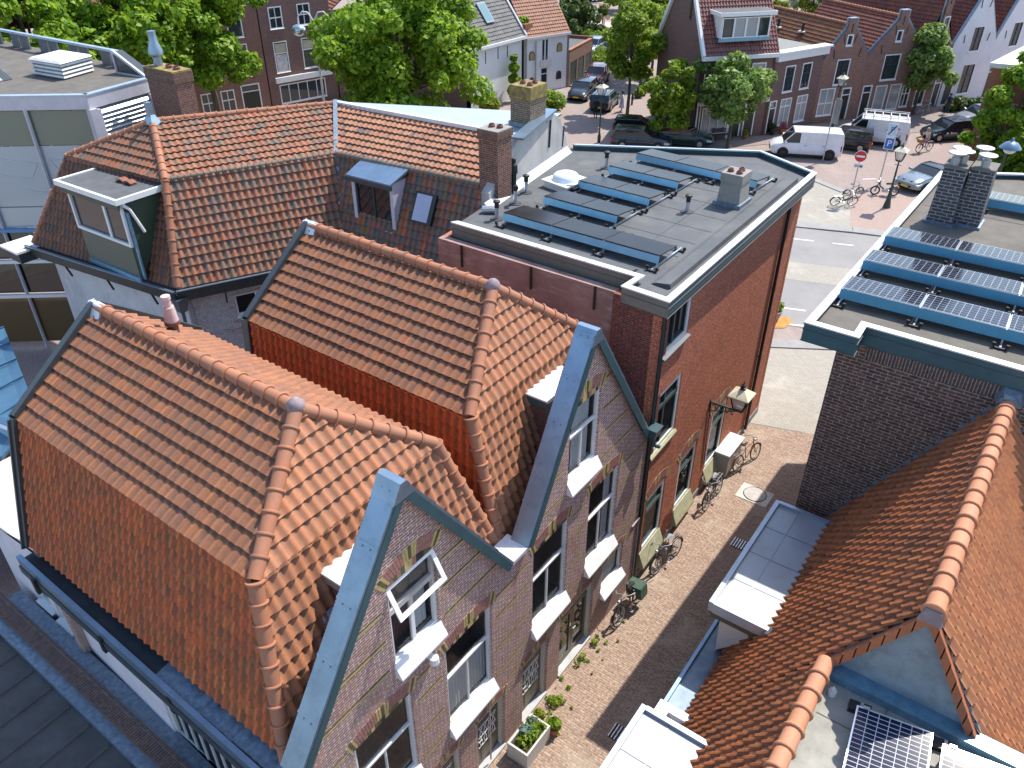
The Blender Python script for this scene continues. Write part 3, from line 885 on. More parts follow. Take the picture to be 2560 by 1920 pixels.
# left wall: old painted render with a brick quoin, facing the gabled houses
OLDR = plain('worn_mauve_render', (.30, .185, .16), .8, var=.22, scale=1.3, dirt_shade=((.55, .47, .42), 3.2, .55, (.6, .6, 2.5)))
mb = MB(); mb.box((-14.3, 16.05, 4.0), (-8.45, 16.3, 9.4)); mb.build('side_wall', OLDR, RH)
mb = MB(); mb.box((-8.45, 15.98, 0), (-6.99, 16.3, 9.4)); mb.build('brick_quoin', brick('dark_red_brick', (.24, .06, .045), (.15, .05, .045), (.24, .18, .14), ms=.007, var=.4), RH)
mb = MB(); mb.extr([(-14.3, 16.3, 0), (-14.3, 16.3, 9.4), (-15.2, 24.6, 9.4), (-15.2, 24.6, 0)], (.2, 0, 0)); mb.extr([(-15.2, 24.6, 0), (-15.2, 24.6, 9.4), (-9.4, 28.0, 9.4), (-9.4, 28.0, 0)], (0, -.2, 0)); mb.extr([(-9.4, 28.0, 0), (-9.4, 28.0, 9.4), (-7.27, 26.8, 9.4), (-7.27, 26.8, 0)], (0, -.2, 0)); mb.build('rear_wall', REDBR, RH)
RP = [(-14.12, 16.42), (-8.08, 16.38), (-8.12, 15.70), (-6.76, 15.62), (-6.98, 26.9), (-9.4, 28.15), (-15.3, 24.85)]
mb = MB(); mb.add([(x, y, 9.62) for x, y in RP], [tuple(range(7))]); mb.add([(x, y, 9.36) for x, y in RP], [tuple(range(7))]); mb.build('flat_roof', BITUMEN, RH, recalc=False)
CAPM = plain('pale_aluminium_cap', (.66, .67, .68), .4, metal=.25, var=.05)
def parapet(parent, pts, idx, z0, z1, capw, fasc, closed=True, cap=CAPM, inward=1):
    """fascia boards and cap along the edges idx of polygon pts (counter-clockwise seen from above or not: uses centre)"""
    n = len(pts); area = sum(pts[i][0] * pts[(i + 1) % n][1] - pts[(i + 1) % n][0] * pts[i][1] for i in range(n)); sg = 1 if area > 0 else -1
    def inset(i, dist):
        p = V(pts[i]).to_2d(); a = V(pts[i - 1]).to_2d(); b = V(pts[(i + 1) % n]).to_2d()
        d0 = (p - a).normalized(); d1 = (b - p).normalized(); n0 = V((-d0.y, d0.x)) * sg; n1 = V((-d1.y, d1.x)) * sg
        k = (n0 + n1); k = k / max(k.length_squared, .15) * 2
        return p + k * dist
    fb = MB(); cb = MB()
    for i in idx:
        j = (i + 1) % n
        A0, B0, A1, B1 = inset(i, .02), inset(j, .02), inset(i, .07), inset(j, .07)
        fb.hexa([(A0.x, A0.y, z0), (B0.x, B0.y, z0), (B1.x, B1.y, z0), (A1.x, A1.y, z0), (A0.x, A0.y, z1), (B0.x, B0.y, z1), (B1.x, B1.y, z1), (A1.x, A1.y, z1)])
        A0, B0, A1, B1 = inset(i, 0), inset(j, 0), inset(i, capw), inset(j, capw)
        cb.hexa([(A0.x, A0.y, z1), (B0.x, B0.y, z1), (B1.x, B1.y, z1), (A1.x, A1.y, z1), (A0.x, A0.y, z1 + .035), (B0.x, B0.y, z1 + .035), (B1.x, B1.y, z1 + .05), (A1.x, A1.y, z1 + .05)])
        L = (B0 - A0).length
        for k in range(1, int(L / 1.5)):
            t = k / int(L / 1.5); p = A0.lerp(B0, t); q = A1.lerp(B1, t)
            cb.beam((p.x, p.y, z1 + .04), (q.x, q.y, z1 + .055), .025, .012)
    f = fb.build('fascia', fasc, parent); cb.build('parapet_cap', cap, f)
    return f
parapet(RH, RP, [0, 1, 2], 9.36, 9.78, .17, plain('grey_green_fascia', (.15, .155, .13), .5))
parapet(RH, RP, [3], 9.40, 9.78, .17, plain('teal_fascia', (.05, .085, .095), .45))
parapet(RH, RP, [4, 5], 9.40, 9.78, .14, TEAL, cap=plain('pale_blue_cap', (.50, .60, .64), .4, metal=.3))
def ridge_strip(parent, p, q, w=.55, h=.13):
    """low sloped insulation kerb inside the parapet"""
    p = V(p); q = V(q); d = (q - p).normalized(); s = V((-d.y, d.x, 0)) * w
    mb = MB(); up = V((0, 0, h)); mb.hexa([p, q, q + s, p + s, p + up + s * .05, q + up + s * .05, q + up * .55 + s * .75, p + up * .55 + s * .75]); return mb.build('roof_kerb', BITUMEN, parent)
ridge_strip(RH, (-7.2, 16.6, 9.62), (-7.35, 26.2, 9.62)); ridge_strip(RH, (-8.4, 16.55, 9.62), (-13.9, 16.6, 9.62), -.6)
mb = MB(); rr = random.Random(4)
for i in range(9):
    y = 17.4 + i * 1.05; mb.box((-13.4 + .03 * i, y, 9.621), (-7.9, y + .02, 9.626))
for x in (-12.1, -10.5, -9.0): mb.box((x, 17, 9.621), (x + .015, 24.6, 9.625))
mb.build('roof_seam', BITDARK, RH)
# tie anchors, drain pipes
for x in (-13.4, -11.0, -9.0): mb = MB(); mb.beam((x, 16.0, 9.42), (x, 16.0, 8.75), .05, .05); mb.build('wall_anchor', IRON, RH)
def pipe(parent, x, y, z0, z1, mat, r=.05):
    mb = MB(); mb.cyl((x, y, z0), (x, y, z1), r, n=8)
    for k in range(4): zz = z0 + .5 + (z1 - z0 - 1) * k / 3; mb.cyl((x, y, zz), (x, y, zz + .05), r + .015, n=8)
    return mb.build('drain_pipe', mat, parent)
pipe(RH, -6.93, 15.86, .1, 9.4, DARKPAINT, .06); pipe(RH, -7.17, 25.25, .1, 9.4, IRON, .055)
# skylight dome, roof vents, chimneys
mb = MB(); mb.hexa([(-13.9, 20.9, 9.62), (-12.9, 20.7, 9.62), (-12.75, 21.75, 9.62), (-13.75, 21.95, 9.62), (-13.9, 20.9, 9.82), (-12.9, 20.7, 9.82), (-12.75, 21.75, 9.82), (-13.75, 21.95, 9.82)]); mb.hexa([(-13.97, 20.84, 9.82), (-12.86, 20.62, 9.82), (-12.68, 21.8, 9.82), (-13.8, 22.02, 9.82), (-13.97, 20.84, 9.87), (-12.86, 20.62, 9.87), (-12.68, 21.8, 9.87), (-13.8, 22.02, 9.87)])
dm = mb.build('skylight_frame', WHITE, RH)
mb = MB(); mb.lathe([(.46, 0), (.44, .1), (.36, .2), (.2, .26), (.0005, .28)], (-13.33, 21.32, 9.86), 20); mb.build('dome', plain('milky_acrylic', (.75, .82, .86), .08, var=.02), dm)
def vent(x, y, z, h=.42, bent=False):
    mb = MB(); mb.cyl((x, y, z), (x, y, z + h), .06, n=10, m=0); mb.cyl((x, y, z), (x, y, z + .02), .2, n=12, m=2)
    if bent: mb.cyl((x, y, z + h), (x, y, z + h + .12), .075, n=10, m=1); mb.tube([(x, y, z + h + .08), (x + .05, y - .05, z + h + .16), (x + .14, y - .14, z + h + .14)], .07, 8, 1)
    else: mb.lathe([(.07, -.06), (.07, .08), (.11, .1), (.11, .15), (.03, .18)], (x, y, z + h), 10, 1)
    return mb.build('roof_vent', [ALU, BLACK, BITDARK], RH)
vent(-13.45, 17.75, 9.62); vent(-13.75, 19.1, 9.62, bent=True); vent(-14.05, 20.1, 9.62); vent(-13.2, 23.7, 9.62); vent(-9.15, 21.6, 9.62, .38)
mb = MB(); mb.cyl((-14.32, 19.8, 9.62), (-14.32, 19.8, 10.3), .09, n=10); mb.lathe([(.09, 0), (.13, .04), (.12, .3), (.07, .36), (.07, .5), (.03, .52)], (-14.32, 19.8, 10.25), 10); mb.build('black_flue', BLACK, RH)
mb = MB(); mb.tube([(-14.1, 17.9, 9.72), (-13.85, 18.05, 9.74), (-13.7, 18.15, 9.72)], .12, 10); mb.build('duct_elbow', STEEL, RH)
CONC = plain('weathered_concrete', (.27, .25, .22), .9, var=.2, scale=5, dirt_shade=((.14, .135, .125), 2.5, .5), bmp=.3)
mb = MB(); mb.hexa([(-8.72, 22.72, 9.62), (-7.98, 22.72, 9.62), (-7.98, 23.5, 9.62), (-8.72, 23.5, 9.62), (-8.66, 22.78, 10.5), (-8.04, 22.78, 10.5), (-8.04, 23.44, 10.5), (-8.66, 23.44, 10.5)]); mb.box((-8.70, 22.74, 10.35), (-8.0, 23.48, 10.62))
ch = mb.build('chimney', CONC, RH, label='square grey concrete chimney with three clay pots')
mb = MB(); mb.box((-8.80, 22.64, 9.60), (-7.92, 23.58, 9.74)); mb.build('flashing', LEAD, ch)
POT = plain('dark_clay_pot', (.17, .06, .045), .6, var=.2)
for x, y in ((-8.5, 23.0), (-8.2, 22.95), (-8.25, 23.25)):
    mb = MB(); mb.lathe([(.1, 0), (.1, .06), (.085, .07), (.085, .1), (.06, .1), (.06, .03)], (x, y, 10.62), 10); mb.build('chimney_pot', POT, ch)
CHB = brick('chimney_brick', (.22, .085, .055), (.12, .06, .048), (.28, .22, .18), ms=.009, var=.4)

def chimney(parent, x, y, z0, z1, wx, wy, mat, rim=.22, pots=((-.12, 0), (.15, .05)), top=CONC, flash=True, rot=0, lichen=None):
    mb = MB(); a, b = wx / 2, wy / 2
    mb.box((x - a, y - b, z0), (x + a, y + b, z1 - rim))
    c = mb.build('chimney', mat, parent)
    mb = MB(); mb.box((x - a - .03, y - b - .03, z1 - rim), (x + a + .03, y + b + .03, z1)); mb.build('chimney_rim', lichen or brick('soldier_brick', (.19, .085, .055), (.12, .065, .05), (.2, .17, .14), .065, .3, ms=.01, var=.4, offset=0), c)
    mb = MB(); mb.box((x - a - .02, y - b - .02, z1), (x + a + .02, y + b + .02, z1 + .03)); mb.build('chimney_top', top, c)
    for dx, dy in pots:
        mb = MB(); mb.lathe([(.1, 0), (.1, .07), (.085, .08), (.085, .11), (.06, .11), (.06, .03)], (x + dx, y + dy, z1 + .02), 10); mb.build('chimney_pot', POT, c)
    if flash:
        mb = MB(); mb.box((x - a - .05, y - b - .05, z0 - .02), (x + a + .05, y + b + .05, z0 + .12)); mb.build('flashing', LEAD, c)
    return c

# solar panels on the red house: five ballasted rows
PVBLACK = plain('black_solar_glass', (.02, .018, .018), .22, var=.3, scale=1.2, spec=.12)
BLUEZ = plain('wind_deflector_sheet', (.20, .40, .54), .38, metal=.75, var=.08)

def pv_cells(name, cw=.16, ch=.16, col=(.012, .015, .028), line=(.30, .32, .35), ms=.006):
    m = brick(name, col, (col[0] * .8, col[1] * .8, col[2] * .85), line, cw, ch, ms, .12, .05, bmp=0, offset=0)
    m.node_tree.nodes['Principled BSDF'].inputs['Specular IOR Level'].default_value = .12
    return m
PVCELL = pv_cells('blue_solar_cells')

def solar_row(label, group, o, u, L, n, depth=1.08, h0=.25, h1=.34, cells=PVBLACK, defl=BLUEZ, z=0, name='solar_panel_row', gap=.025, frame=BLACK):
    """row of n panels: low edge away, high edge with wind deflector towards -v"""
    o = V(o); u = V(u).normalized(); v = V((-u.y, u.x, 0)); zz = V((0, 0, 1))
    t = thing(name, label, 'solar panels', o, group)
    pw = (L - gap * (n - 1)) / n
    for i in range(n):
        a = o + u * (i * (pw + gap)); sv_ = (v * depth + zz * (h0 - h1)); nn = u.cross(sv_).normalized(); nn = nn if nn.z > 0 else -nn
        b = a + zz * h1
        mb = MB(); mb.hexa([b, b + u * pw, b + u * pw + sv_, b + sv_, b + nn * .03, b + u * pw + nn * .03, b + u * pw + sv_ + nn * .03, b + sv_ + nn * .03], 0)
        po = mb.build('panel', frame, t)
        g = MB(); e = .018; s1 = sv_.normalized(); dl = sv_.length
        q = b + nn * .0315
        g.add([q + u * e + s1 * e, q + u * (pw - e) + s1 * e, q + u * (pw - e) + s1 * (dl - e), q + u * e + s1 * (dl - e)], [(0, 1, 2, 3)]); g.build('cells', cells, po, recalc=False)
    mb = MB(); b = o + zz * (h1 - .03); c = o - v * .05 + zz * .15
    mb.hexa([c, c + u * L, b + u * L, b, c - v * .02, c + u * L - v * .02, b + u * L - v * .02 + zz * .03, b - v * .02 + zz * .03]); mb.build('wind_deflector', defl, t)
    for k in range(n + 1):
        a = o + u * (L * k / n + (.06 if k == 0 else -.06 if k == n else 0))
        mb = MB(); mb.beam(a - v * .3 + zz * .05, a + v * (depth + .45) + zz * .05, .04, .035); mb.beam(a + zz * .05, a + zz * h1, .03, .03); mb.beam(a + v * .02 + zz * (h1 - .02), a + v * depth + zz * (h0 - .02), .03, .03); mb.build('mounting_rail', ALU, t)
        for d in (-.25, depth + .35):
            q = a + v * d; mb = MB(); mb.beam(q - u * .14 + zz * .02, q + u * .14 + zz * .02, .1, .035); mb.beam(q - u * .14 + zz * .05, q - u * .14 + zz * .13, .05, .07); mb.beam(q + u * .14 + zz * .05, q + u * .14 + zz * .13, .05, .07); mb.build('rail_foot', BLACK, t)
    return t
GP = 'black solar panel rows on the red house roof'
zr_ = 9.63
solar_row('longest black solar panel row at the roof edge facing the gabled houses', GP, (-13.05, 17.55, zr_), (5.0, -.05, 0), 5.05, 3, depth=.98)
solar_row('black solar panel row just behind the longest one on the dark roof', GP, (-12.85, 19.35, zr_), (2.45, -.08, 0), 2.6, 2, depth=.98)
solar_row('middle black solar panel row beside the coil of cable and white dome', GP, (-12.75, 21.15, zr_), (2.6, -.1, 0), 2.6, 2, depth=.98)
solar_row('black solar panel row second from the far parapet of the dark roof', GP, (-12.7, 23.0, zr_), (2.6, -.1, 0), 2.6, 2, depth=.98)
solar_row('far black solar panel row running behind the square concrete chimney', GP, (-12.6, 24.75, zr_), (4.3, -.3, 0), 4.5, 3, depth=.98)
mb = MB(); rr = random.Random(9)
for i in range(7):
    mb.torus((-12.95 + .05 * rr.random(), 21.0 + .1 * rr.random(), zr_ + .03 + .03 * i), (rr.uniform(-.3, .3), rr.uniform(-.3, .3), 1), .2 + .06 * rr.random(), .016, 16, 5)
tag(mb.build('cable_coil', BLACK), 'coil of black cable lying on dark roof beside the white dome', 'cable')

# ================================================================== wall lantern, cabinet
LT = plain('lantern_green', (.02, .045, .04), .4)
LGL = glassmat('lantern_glass', (.6, .6, .55), trans=.5)
LTOP = plain('cream_lantern_cap', (.62, .58, .44), .45, var=.15)
def lantern_head(t, c, s=1.0):
    """tapered square lantern; c = bottom centre"""
    x, y, z = c
    mb = MB(); a, b, h = .13 * s, .23 * s, .42 * s
    for sx, sy in ((1, 1), (1, -1), (-1, -1), (-1, 1)): mb.beam((x + sx * a, y + sy * a, z), (x + sx * b, y + sy * b, z + h), .03 * s, .03 * s)
    for r, zz in ((a, z), (b, z + h)):
        q = [(x + r, y + r, zz), (x + r, y - r, zz), (x - r, y - r, zz), (x - r, y + r, zz)]
        for i in range(4): mb.beam(q[i], q[(i + 1) % 4], .03 * s, .03 * s)
    mb.box((x - a, y - a, z - .05 * s), (x + a, y + a, z))
    f = mb.build('lantern_frame', LT, t)
    mb = MB(); mb.loft([[(x + r * sx, y + r * sy, zz) for sx, sy in ((1, 1), (1, -1), (-1, -1), (-1, 1))] for r, zz in ((a - .01, z + .01), (b - .01, z + h - .01))], 0, False); mb.build('pane', LGL, f)
    mb = MB(); e = b + .06 * s
    mb.loft([[(x + r * sx, y + r * sy, zz) for sx, sy in ((1, 1), (1, -1), (-1, -1), (-1, 1))] for r, zz in ((e, z + h), (e, z + h + .03 * s), (.08 * s, z + h + .2 * s))], 0, False); mb.build('lantern_cap', LTOP, f)
    mb = MB(); mb.lathe([(.09, 0), (.1, .08), (.06, .1), (.07, .16), (.02, .2), (.02, .28), (.0005, .3)], (x, y, z + h + .19 * s), 8); mb.build('finial', IRON, f)
WL = thing('wall_lantern', 'lantern on a scrolled iron bracket on the red brick facade', 'lamp', (-7.0, 20.5, 3.9))
pw = P_(4.62, 4.05)
mb = MB(); e = pw + rn * .95
mb.beam(pw, e, .05, .05); mb.tube([pw + rn * (.1 + .25 * t + .0) + V((0, 0, -.12 + .1 * math.sin(t * 9))) for t in [i / 12 for i in range(34)]], .018, 5); mb.beam(pw + V((0, 0, -.35)), pw + V((0, 0, .1)), .06, .06); mb.beam(pw + V((0, 0, -.35)), e, .03, .03); mb.build('bracket', LT, WL)
lantern_head(WL, (e.x, e.y, e.z + .12), 1.15)
mb = MB(); mb.tube([pw + rn * .03, pw + rn * .03 + ru * .1 - V((0, 0, 1.2)), pw + rn * .03 + ru * .35 - V((0, 0, 2.8))], .02, 6); mb.build('cable', IRON, WL)
UB = thing('utility_cabinet', 'grey metal utility cabinet standing against the red brick facade', 'cabinet', (-6.95, 22.9, 0))
mb = MB(); mb.box((-7.15, 22.1, 0), (-6.65, 23.4, 1.0)); mb.build('body', plain('grey_cabinet', (.30, .29, .27), .5, var=.1, dirt_shade=((.18, .17, .15), 3, .5)), UB)
mb = MB(); mb.box((-7.17, 22.06, 1.0), (-6.6, 23.45, 1.06)); mb.build('lid', plain('pale_cabinet_lid', (.62, .62, .60), .5), UB)
for y in (22.13, 22.77):
    mb = MB(); mb.box((-6.65, y, .1), (-6.635, y + .6, .95)); mb.build('door', plain('grey_cabinet_door', (.33, .32, .30), .5), UB)

# ================================================================== dark brick house on the right with its flat roof
DBR = brick('dark_brown_brick', (.15, .092, .07), (.09, .062, .055), (.33, .285, .24), bw=.29, bh=.09, ms=.011, var=.45)
YD = 17.6
DH = thing('dark_brick_house', 'tall dark brick house with a flat roof carrying rows of blue solar panels', 'house', (2.0, 24, 0))
facade(DH, 'facade', (-3.25, YD, 0), (1, 0, 0), (0, -1, 0), [(0, 0), (9, 0), (9, 9.2), (0, 9.2)], [], DBR)
mb = MB(); mb.box((-3.25, YD + .3, 0), (-2.95, 30.5, 9.2)); mb.build('alley_wall', DBR, DH)
mb = MB(); mb.box((-2.95, 30.2, 0), (5.7, 30.5, 9.2)); mb.build('rear_wall', DBR, DH)
mb = MB(); mb.box((-2.62, YD - .022, 8.78), (5.7, YD, 9.09)); mb.build('soldier_course', brick('dark_soldier_brick', (.115, .075, .062), (.075, .055, .052), (.27, .235, .205), bw=.072, bh=.35, ms=.012, var=.4, offset=0), DH)
DP = [(-3.98, 16.93), (-2.72, 16.93), (-2.74, 17.56), (5.9, 17.56), (5.9, 31.9), (-1.5, 31.7), (-3.8, 30.3)]
mb = MB(); mb.add([(x, y, 9.42) for x, y in DP], [tuple(range(7))]); mb.add([(x, y, 9.12) for x, y in DP], [tuple(range(7))]); mb.build('flat_roof', BITBROWN, DH, recalc=False)
DTEAL = plain('deep_teal_fascia', (.022, .085, .105), .4, var=.12)
parapet(DH, DP, [0, 1, 2], 9.12, 9.58, .16, DTEAL); parapet(DH, DP, [6, 5, 4], 9.12, 9.55, .2, DTEAL)
mb = MB()
for y in (20, 22.4, 24.6, 27, 29): mb.box((-3.6, y, 9.421), (5.6, y + .02, 9.427))
mb.build('roof_seam', BITDARK, DH)
BLUED = plain('blue_wind_deflector', (.06, .20, .31), .4, metal=.5, var=.1)
GD = 'blue solar panel rows on the dark brick house'
zd = 9.43
for lab, o, L, n in (('blue solar row nearest the notched front parapet of the dark house', (-3.72, 18.75, zd), 7.2, 4),
                     ('blue solar row second from the front parapet of the dark house', (-3.75, 20.75, zd), 7.2, 4),
                     ('blue solar row third from the front parapet, beside the twin chimney foot', (-3.72, 22.75, zd), 7.2, 4),
                     ('blue solar row right of the twin brick chimneys, third from the far parapet', (-.35, 24.75, zd), 5.4, 3),
                     ('short blue solar row behind the twin brick chimneys', (-2.05, 27.6, zd), 7.2, 4),
                     ('blue solar row closest to the far parapet of the dark house', (0.1, 29.5, zd), 5.4, 3)):
    solar_row(lab, GD, o, (1, .03, 0), L, n, depth=1.05, h0=.27, h1=.38, cells=PVCELL, defl=BLUED, frame=ALU)
TW = brick('pale_jointed_dark_brick', (.10, .085, .08), (.065, .06, .06), (.34, .34, .35), bw=.3, bh=.1, ms=.012, var=.35)
TT = plain('dark_mortar_top', (.16, .15, .13), .9, var=.2)
for cx, cy, w_, pots in ((-2.85, 25.9, .62, 3), (-2.18, 26.15, .62, 1)):
    mb = MB(); mb.hexa([(cx - .36, cy - .36, 9.42), (cx + .36, cy - .36, 9.42), (cx + .36, cy + .36, 9.42), (cx - .36, cy + .36, 9.42), (cx - .30, cy - .3, 11.1), (cx + .30, cy - .3, 11.1), (cx + .30, cy + .5, 11.1), (cx - .30, cy + .5, 11.1)])
    c = mb.build('chimney', TW, DH)
    mb = MB(); mb.box((cx - .32, cy - .32, 11.1), (cx + .32, cy + .52, 11.16)); mb.build('chimney_top', TT, c)
    mb = MB(); mb.box((cx - .42, cy - .42, 9.40), (cx + .42, cy + .42, 9.5)); mb.build('flashing', LEAD, c)
    for k in range(pots):
        yy = cy - .12 + k * .27; xx = cx + (.08 if k % 2 else -.08) * (pots > 1)
        mb = MB(); mb.cyl((xx, yy, 11.15), (xx, yy, 11.38), .12, .12, 12); mb.cyl((xx, yy, 11.38), (xx, yy, 11.5), .08, .08, 8); mb.lathe([(.25, 0), (.25, .03), (.0005, .08)], (xx, yy, 11.49), 16); mb.build('chimney_cowl', STEEL, c)
mb = MB(); xx, yy = -2.4, 27.0; mb.cyl((xx, yy, 9.4), (xx, yy, 11.35), .12, .12, 12); mb.lathe([(.25, 0), (.25, .03), (.0005, .08)], (xx, yy, 11.42), 16); mb.cyl((xx, yy, 11.3), (xx, yy, 11.43), .08, .08, 8); mb.build('roof_flue', STEEL, DH)

# ================================================================== orange tiled house at the lower right
TILE3 = tilemat('sooty_orange_tiles', [(0, (.46, .14, .045)), (.4, (.55, .18, .06)), (.75, (.40, .12, .045)), (1, (.58, .20, .07))], mossamt=.25, mossscale=1.8, streak=(.055, .04, .032), streakamt=.6, dirt_shade=1.0)
TILE3L = tilemat('light_orange_tiles', [(0, (.48, .17, .065)), (.5, (.55, .21, .08)), (1, (.44, .15, .06))], streak=(.18, .11, .07), streakamt=.4)
RIDGE3 = tilemat('orange_ridge_tiles', [(0, (.50, .20, .10)), (.5, (.56, .25, .14)), (1, (.46, .19, .09))], streak=(.22, .13, .09), streakamt=.35)
OH = thing('orange_tiled_house', 'house with steep sooty orange tile roof, zinc dormer roofs and a grey triangular gable', 'house', (-.5, 13, 0))
k_ = 1.775                                    # slope
def rz(x): return 8.75 - (.42 - x) * k_
xe_ = -3.02
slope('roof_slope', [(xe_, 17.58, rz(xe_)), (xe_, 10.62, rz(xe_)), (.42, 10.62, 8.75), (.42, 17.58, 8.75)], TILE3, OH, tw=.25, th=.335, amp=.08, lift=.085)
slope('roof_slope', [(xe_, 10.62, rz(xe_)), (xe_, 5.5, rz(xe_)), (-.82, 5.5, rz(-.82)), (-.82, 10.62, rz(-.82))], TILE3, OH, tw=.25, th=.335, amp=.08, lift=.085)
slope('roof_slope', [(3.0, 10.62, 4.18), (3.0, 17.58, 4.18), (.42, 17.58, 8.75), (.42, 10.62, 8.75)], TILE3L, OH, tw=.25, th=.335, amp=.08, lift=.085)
ridge('ridge_tiles', [(.42, 17.5, 8.78), (.42, 10.5, 8.78)], RIDGE3, OH, r=.15, seg=.42)
ridge('ridge_tiles', [(-.78, 10.5, 6.68), (-.78, 5.5, 6.68)], RIDGE3, OH, r=.15, seg=.42)
mb = MB(); mb.hexa([(.24, 10.44, 8.60), (.60, 10.44, 8.60), (.60, 10.5, 8.60), (.24, 10.5, 8.60), (.3, 10.44, 8.88), (.54, 10.44, 8.88), (.54, 10.5, 8.88), (.3, 10.5, 8.88)]); mb.build('ridge_mortar', MORTAR, OH)
GG = plain('blue_grey_slate_render', (.23, .27, .29), .7, var=.25, scale=1.6, dirt_shade=((.10, .115, .12), 2.2, .6), bmp=.2)
mb = MB(); mb.extr([(-.86, 10.66, 6.6), (1.72, 10.66, 6.6), (.42, 10.66, 8.70)], (0, .2, 0)); mb.build('gable', GG, OH)
VT = tilemat('verge_tiles', [(0, (.36, .115, .05)), (1, (.44, .15, .065))], streak=(.12, .07, .05), streakamt=.4)
mb = MB()
for sg in (-1, 1):
    for i in range(8):
        t0, t1 = i / 8, (i + 1) / 8 + .015
        x0, x1 = .42 + sg * (1.30 * t0), .42 + sg * (1.30 * t1); z0, z1 = 8.78 - 2.3 * t0, 8.78 - 2.3 * t1
        lf = .03 * (1 if i % 2 else 1) + .012
        mb.extr([(x0, 10.5, z0 + .01), (x1, 10.5, z1 + lf), (x1, 10.5, z1 - .28 + lf), (x0, 10.5, z0 - .27)], (0, .12, 0))
mb.build('verge_tile', VT, OH)
mb = MB(); mb.box((-.8, 5.0, 6.3), (6.5, 10.66, 6.45)); fr_ = mb.build('flat_roof', plain('mottled_grey_roofing', (.30, .29, .25), .85, var=.2, scale=2.5, dirt_shade=((.18, .175, .15), 1.5, .6), bmp=.25), OH)
mb = MB()
for x in (.35, 1.6, 2.9): mb.box((x, 5.0, 6.451), (x + .02, 10.5, 6.456))
for y in (6.6, 8.2, 9.6): mb.box((-.6, y, 6.451), (4, y + .02, 6.457))
mb.build('roof_seam', plain('seam_grey', (.12, .118, .105), .8), OH)
mb = MB(); mb.box((-.86, 10.36, 6.45), (2.6, 10.66, 6.62)); mb.build('lead_flashing', plain('blue_lead', (.20, .36, .48), .4, metal=.6, var=.2, scale=6), OH)
mb = MB(); mb.cyl((-.50, 10.1, 6.45), (-.50, 10.1, 6.56), .07, n=10)
for a in range(8): mb.beam((-.5 + .07 * math.cos(a * .785), 10.1 + .07 * math.sin(a * .785), 6.56), (-.5, 10.1, 6.66), .012, .012)
mb.build('roof_drain', WHITE, OH)
# walls below
mb = MB(); mb.box((-3.35, 5.5, 0), (-3.05, 17.57, 2.5)); mb.build('alley_wall', DBR, OH)
mb = MB(); mb.box((-3.05, 5.5, 0), (3.0, 5.8, 4.0)); mb.build('rear_wall', DBR, OH)
mb = MB(); mb.box((2.8, 5.8, 0), (3.0, 17.57, 4.1)); mb.build('rear_wall', DBR, OH)
# gutter along the alley
mb = MB(); mb.box((-3.62, 5.5, 2.5), (-2.95, 17.4, 2.56)); g_ = mb.build('gutter', plain('zinc_gutter_bed', (.16, .21, .26), .5, metal=.5, var=.25), OH)
mb = MB(); mb.box((-3.68, 5.5, 2.42), (-3.60, 17.4, 2.68)); mb.build('gutter_lip', plain('blue_grey_zinc', (.17, .27, .38), .42, metal=.6, var=.12), g_)
ZROOF = plain('stained_zinc_roof', (.36, .38, .40), .42, metal=.15, var=.12, scale=1.5, dirt_shade=((.24, .23, .21), .75, .85))
def zinc_dormer(y0, y1, x0, x1, z, cheek=True):
    mb = MB(); mb.add([(x0, y0, z), (x1 + .55, y0, z), (x1 + .55, y1, z), (x0, y1, z)], [(0, 1, 2, 3)]); d = mb.build('dormer_roof', ZROOF, OH, recalc=False)
    mb = MB(); mb.box((x0 - .02, y0, z - .2), (x0 + .09, y1, z + .09)); mb.box((x0 + .09, y0 - .02, z - .2), (x1, y0 + .09, z + .09)); mb.box((x0 + .09, y1 - .09, z - .2), (x1, y1 + .02, z + .09)); mb.build('roof_edge', plain('grey_zinc_edge', (.36, .42, .48), .4, metal=.5, var=.1), d)
    mb = MB(); mb.box((x0 + .05, y0 + .05, z - .42), (x1 - .1, y1 - .05, z - .2)); mb.build('fascia', plain('brown_fascia', (.10, .085, .05), .5), d)
    mb = MB(); mb.extr([(x0 + .25, y0 + .2, z - .42), (x1 - .05, y0 + .2, z - .42), (x0 + .3, y0 + .2, rz(x0 + .3) if rz(x0 + .3) > 2.6 else 2.6)], (0, y1 - y0 - .4, 0)); mb.build('cheek', plain('cream_cheek', (.62, .58, .53), .6, var=.05), d)
    mb = MB()
    for k in range(1, 4): y = y0 + (y1 - y0) * k / 4; mb.box((x0 + .09, y, z), (x1 + .2, y + .02, z + .012))
    mb.box((x0 + .62, y0 + .09, z), (x0 + .64, y1 - .09, z + .013)); mb.build('standing_seam', plain('seam_zinc', (.26, .29, .32), .4, metal=.5), d)
    mb = MB(); rr = random.Random(int(y0)); q = []
    for i in range(40):
        y = y0 + (y1 - y0) * i / 39; q.append((x1 + .02 + rr.uniform(-.04, .04), y, z + .015)); 
    for i in range(40):
        y = y0 + (y1 - y0) * i / 39; q.append((x1 + .14, y, z + .17 + rr.uniform(-.03, .03)))
    mb.add(q, [(i, i + 1, 41 + i, 40 + i) for i in range(39)]); mb.build('lead_apron', plain('dark_lead', (.07, .075, .08), .6, metal=.3, var=.4, scale=10), d, recalc=False)
    for yy in (y0, y1):
        mb = MB(); mb.hexa([(x1 - .05, yy - .12, z - .02), (x1 + .3, yy - .16, z + .3), (x1 + .3, yy + .14, z + .3), (x1 - .05, yy + .12, z - .02), (x1 - .07, yy - .12, z + .06), (x1 + .26, yy - .16, z + .36), (x1 + .26, yy + .14, z + .36), (x1 - .07, yy + .12, z + .06)]); mb.build('lead_patch', LEAD, d)
    return d
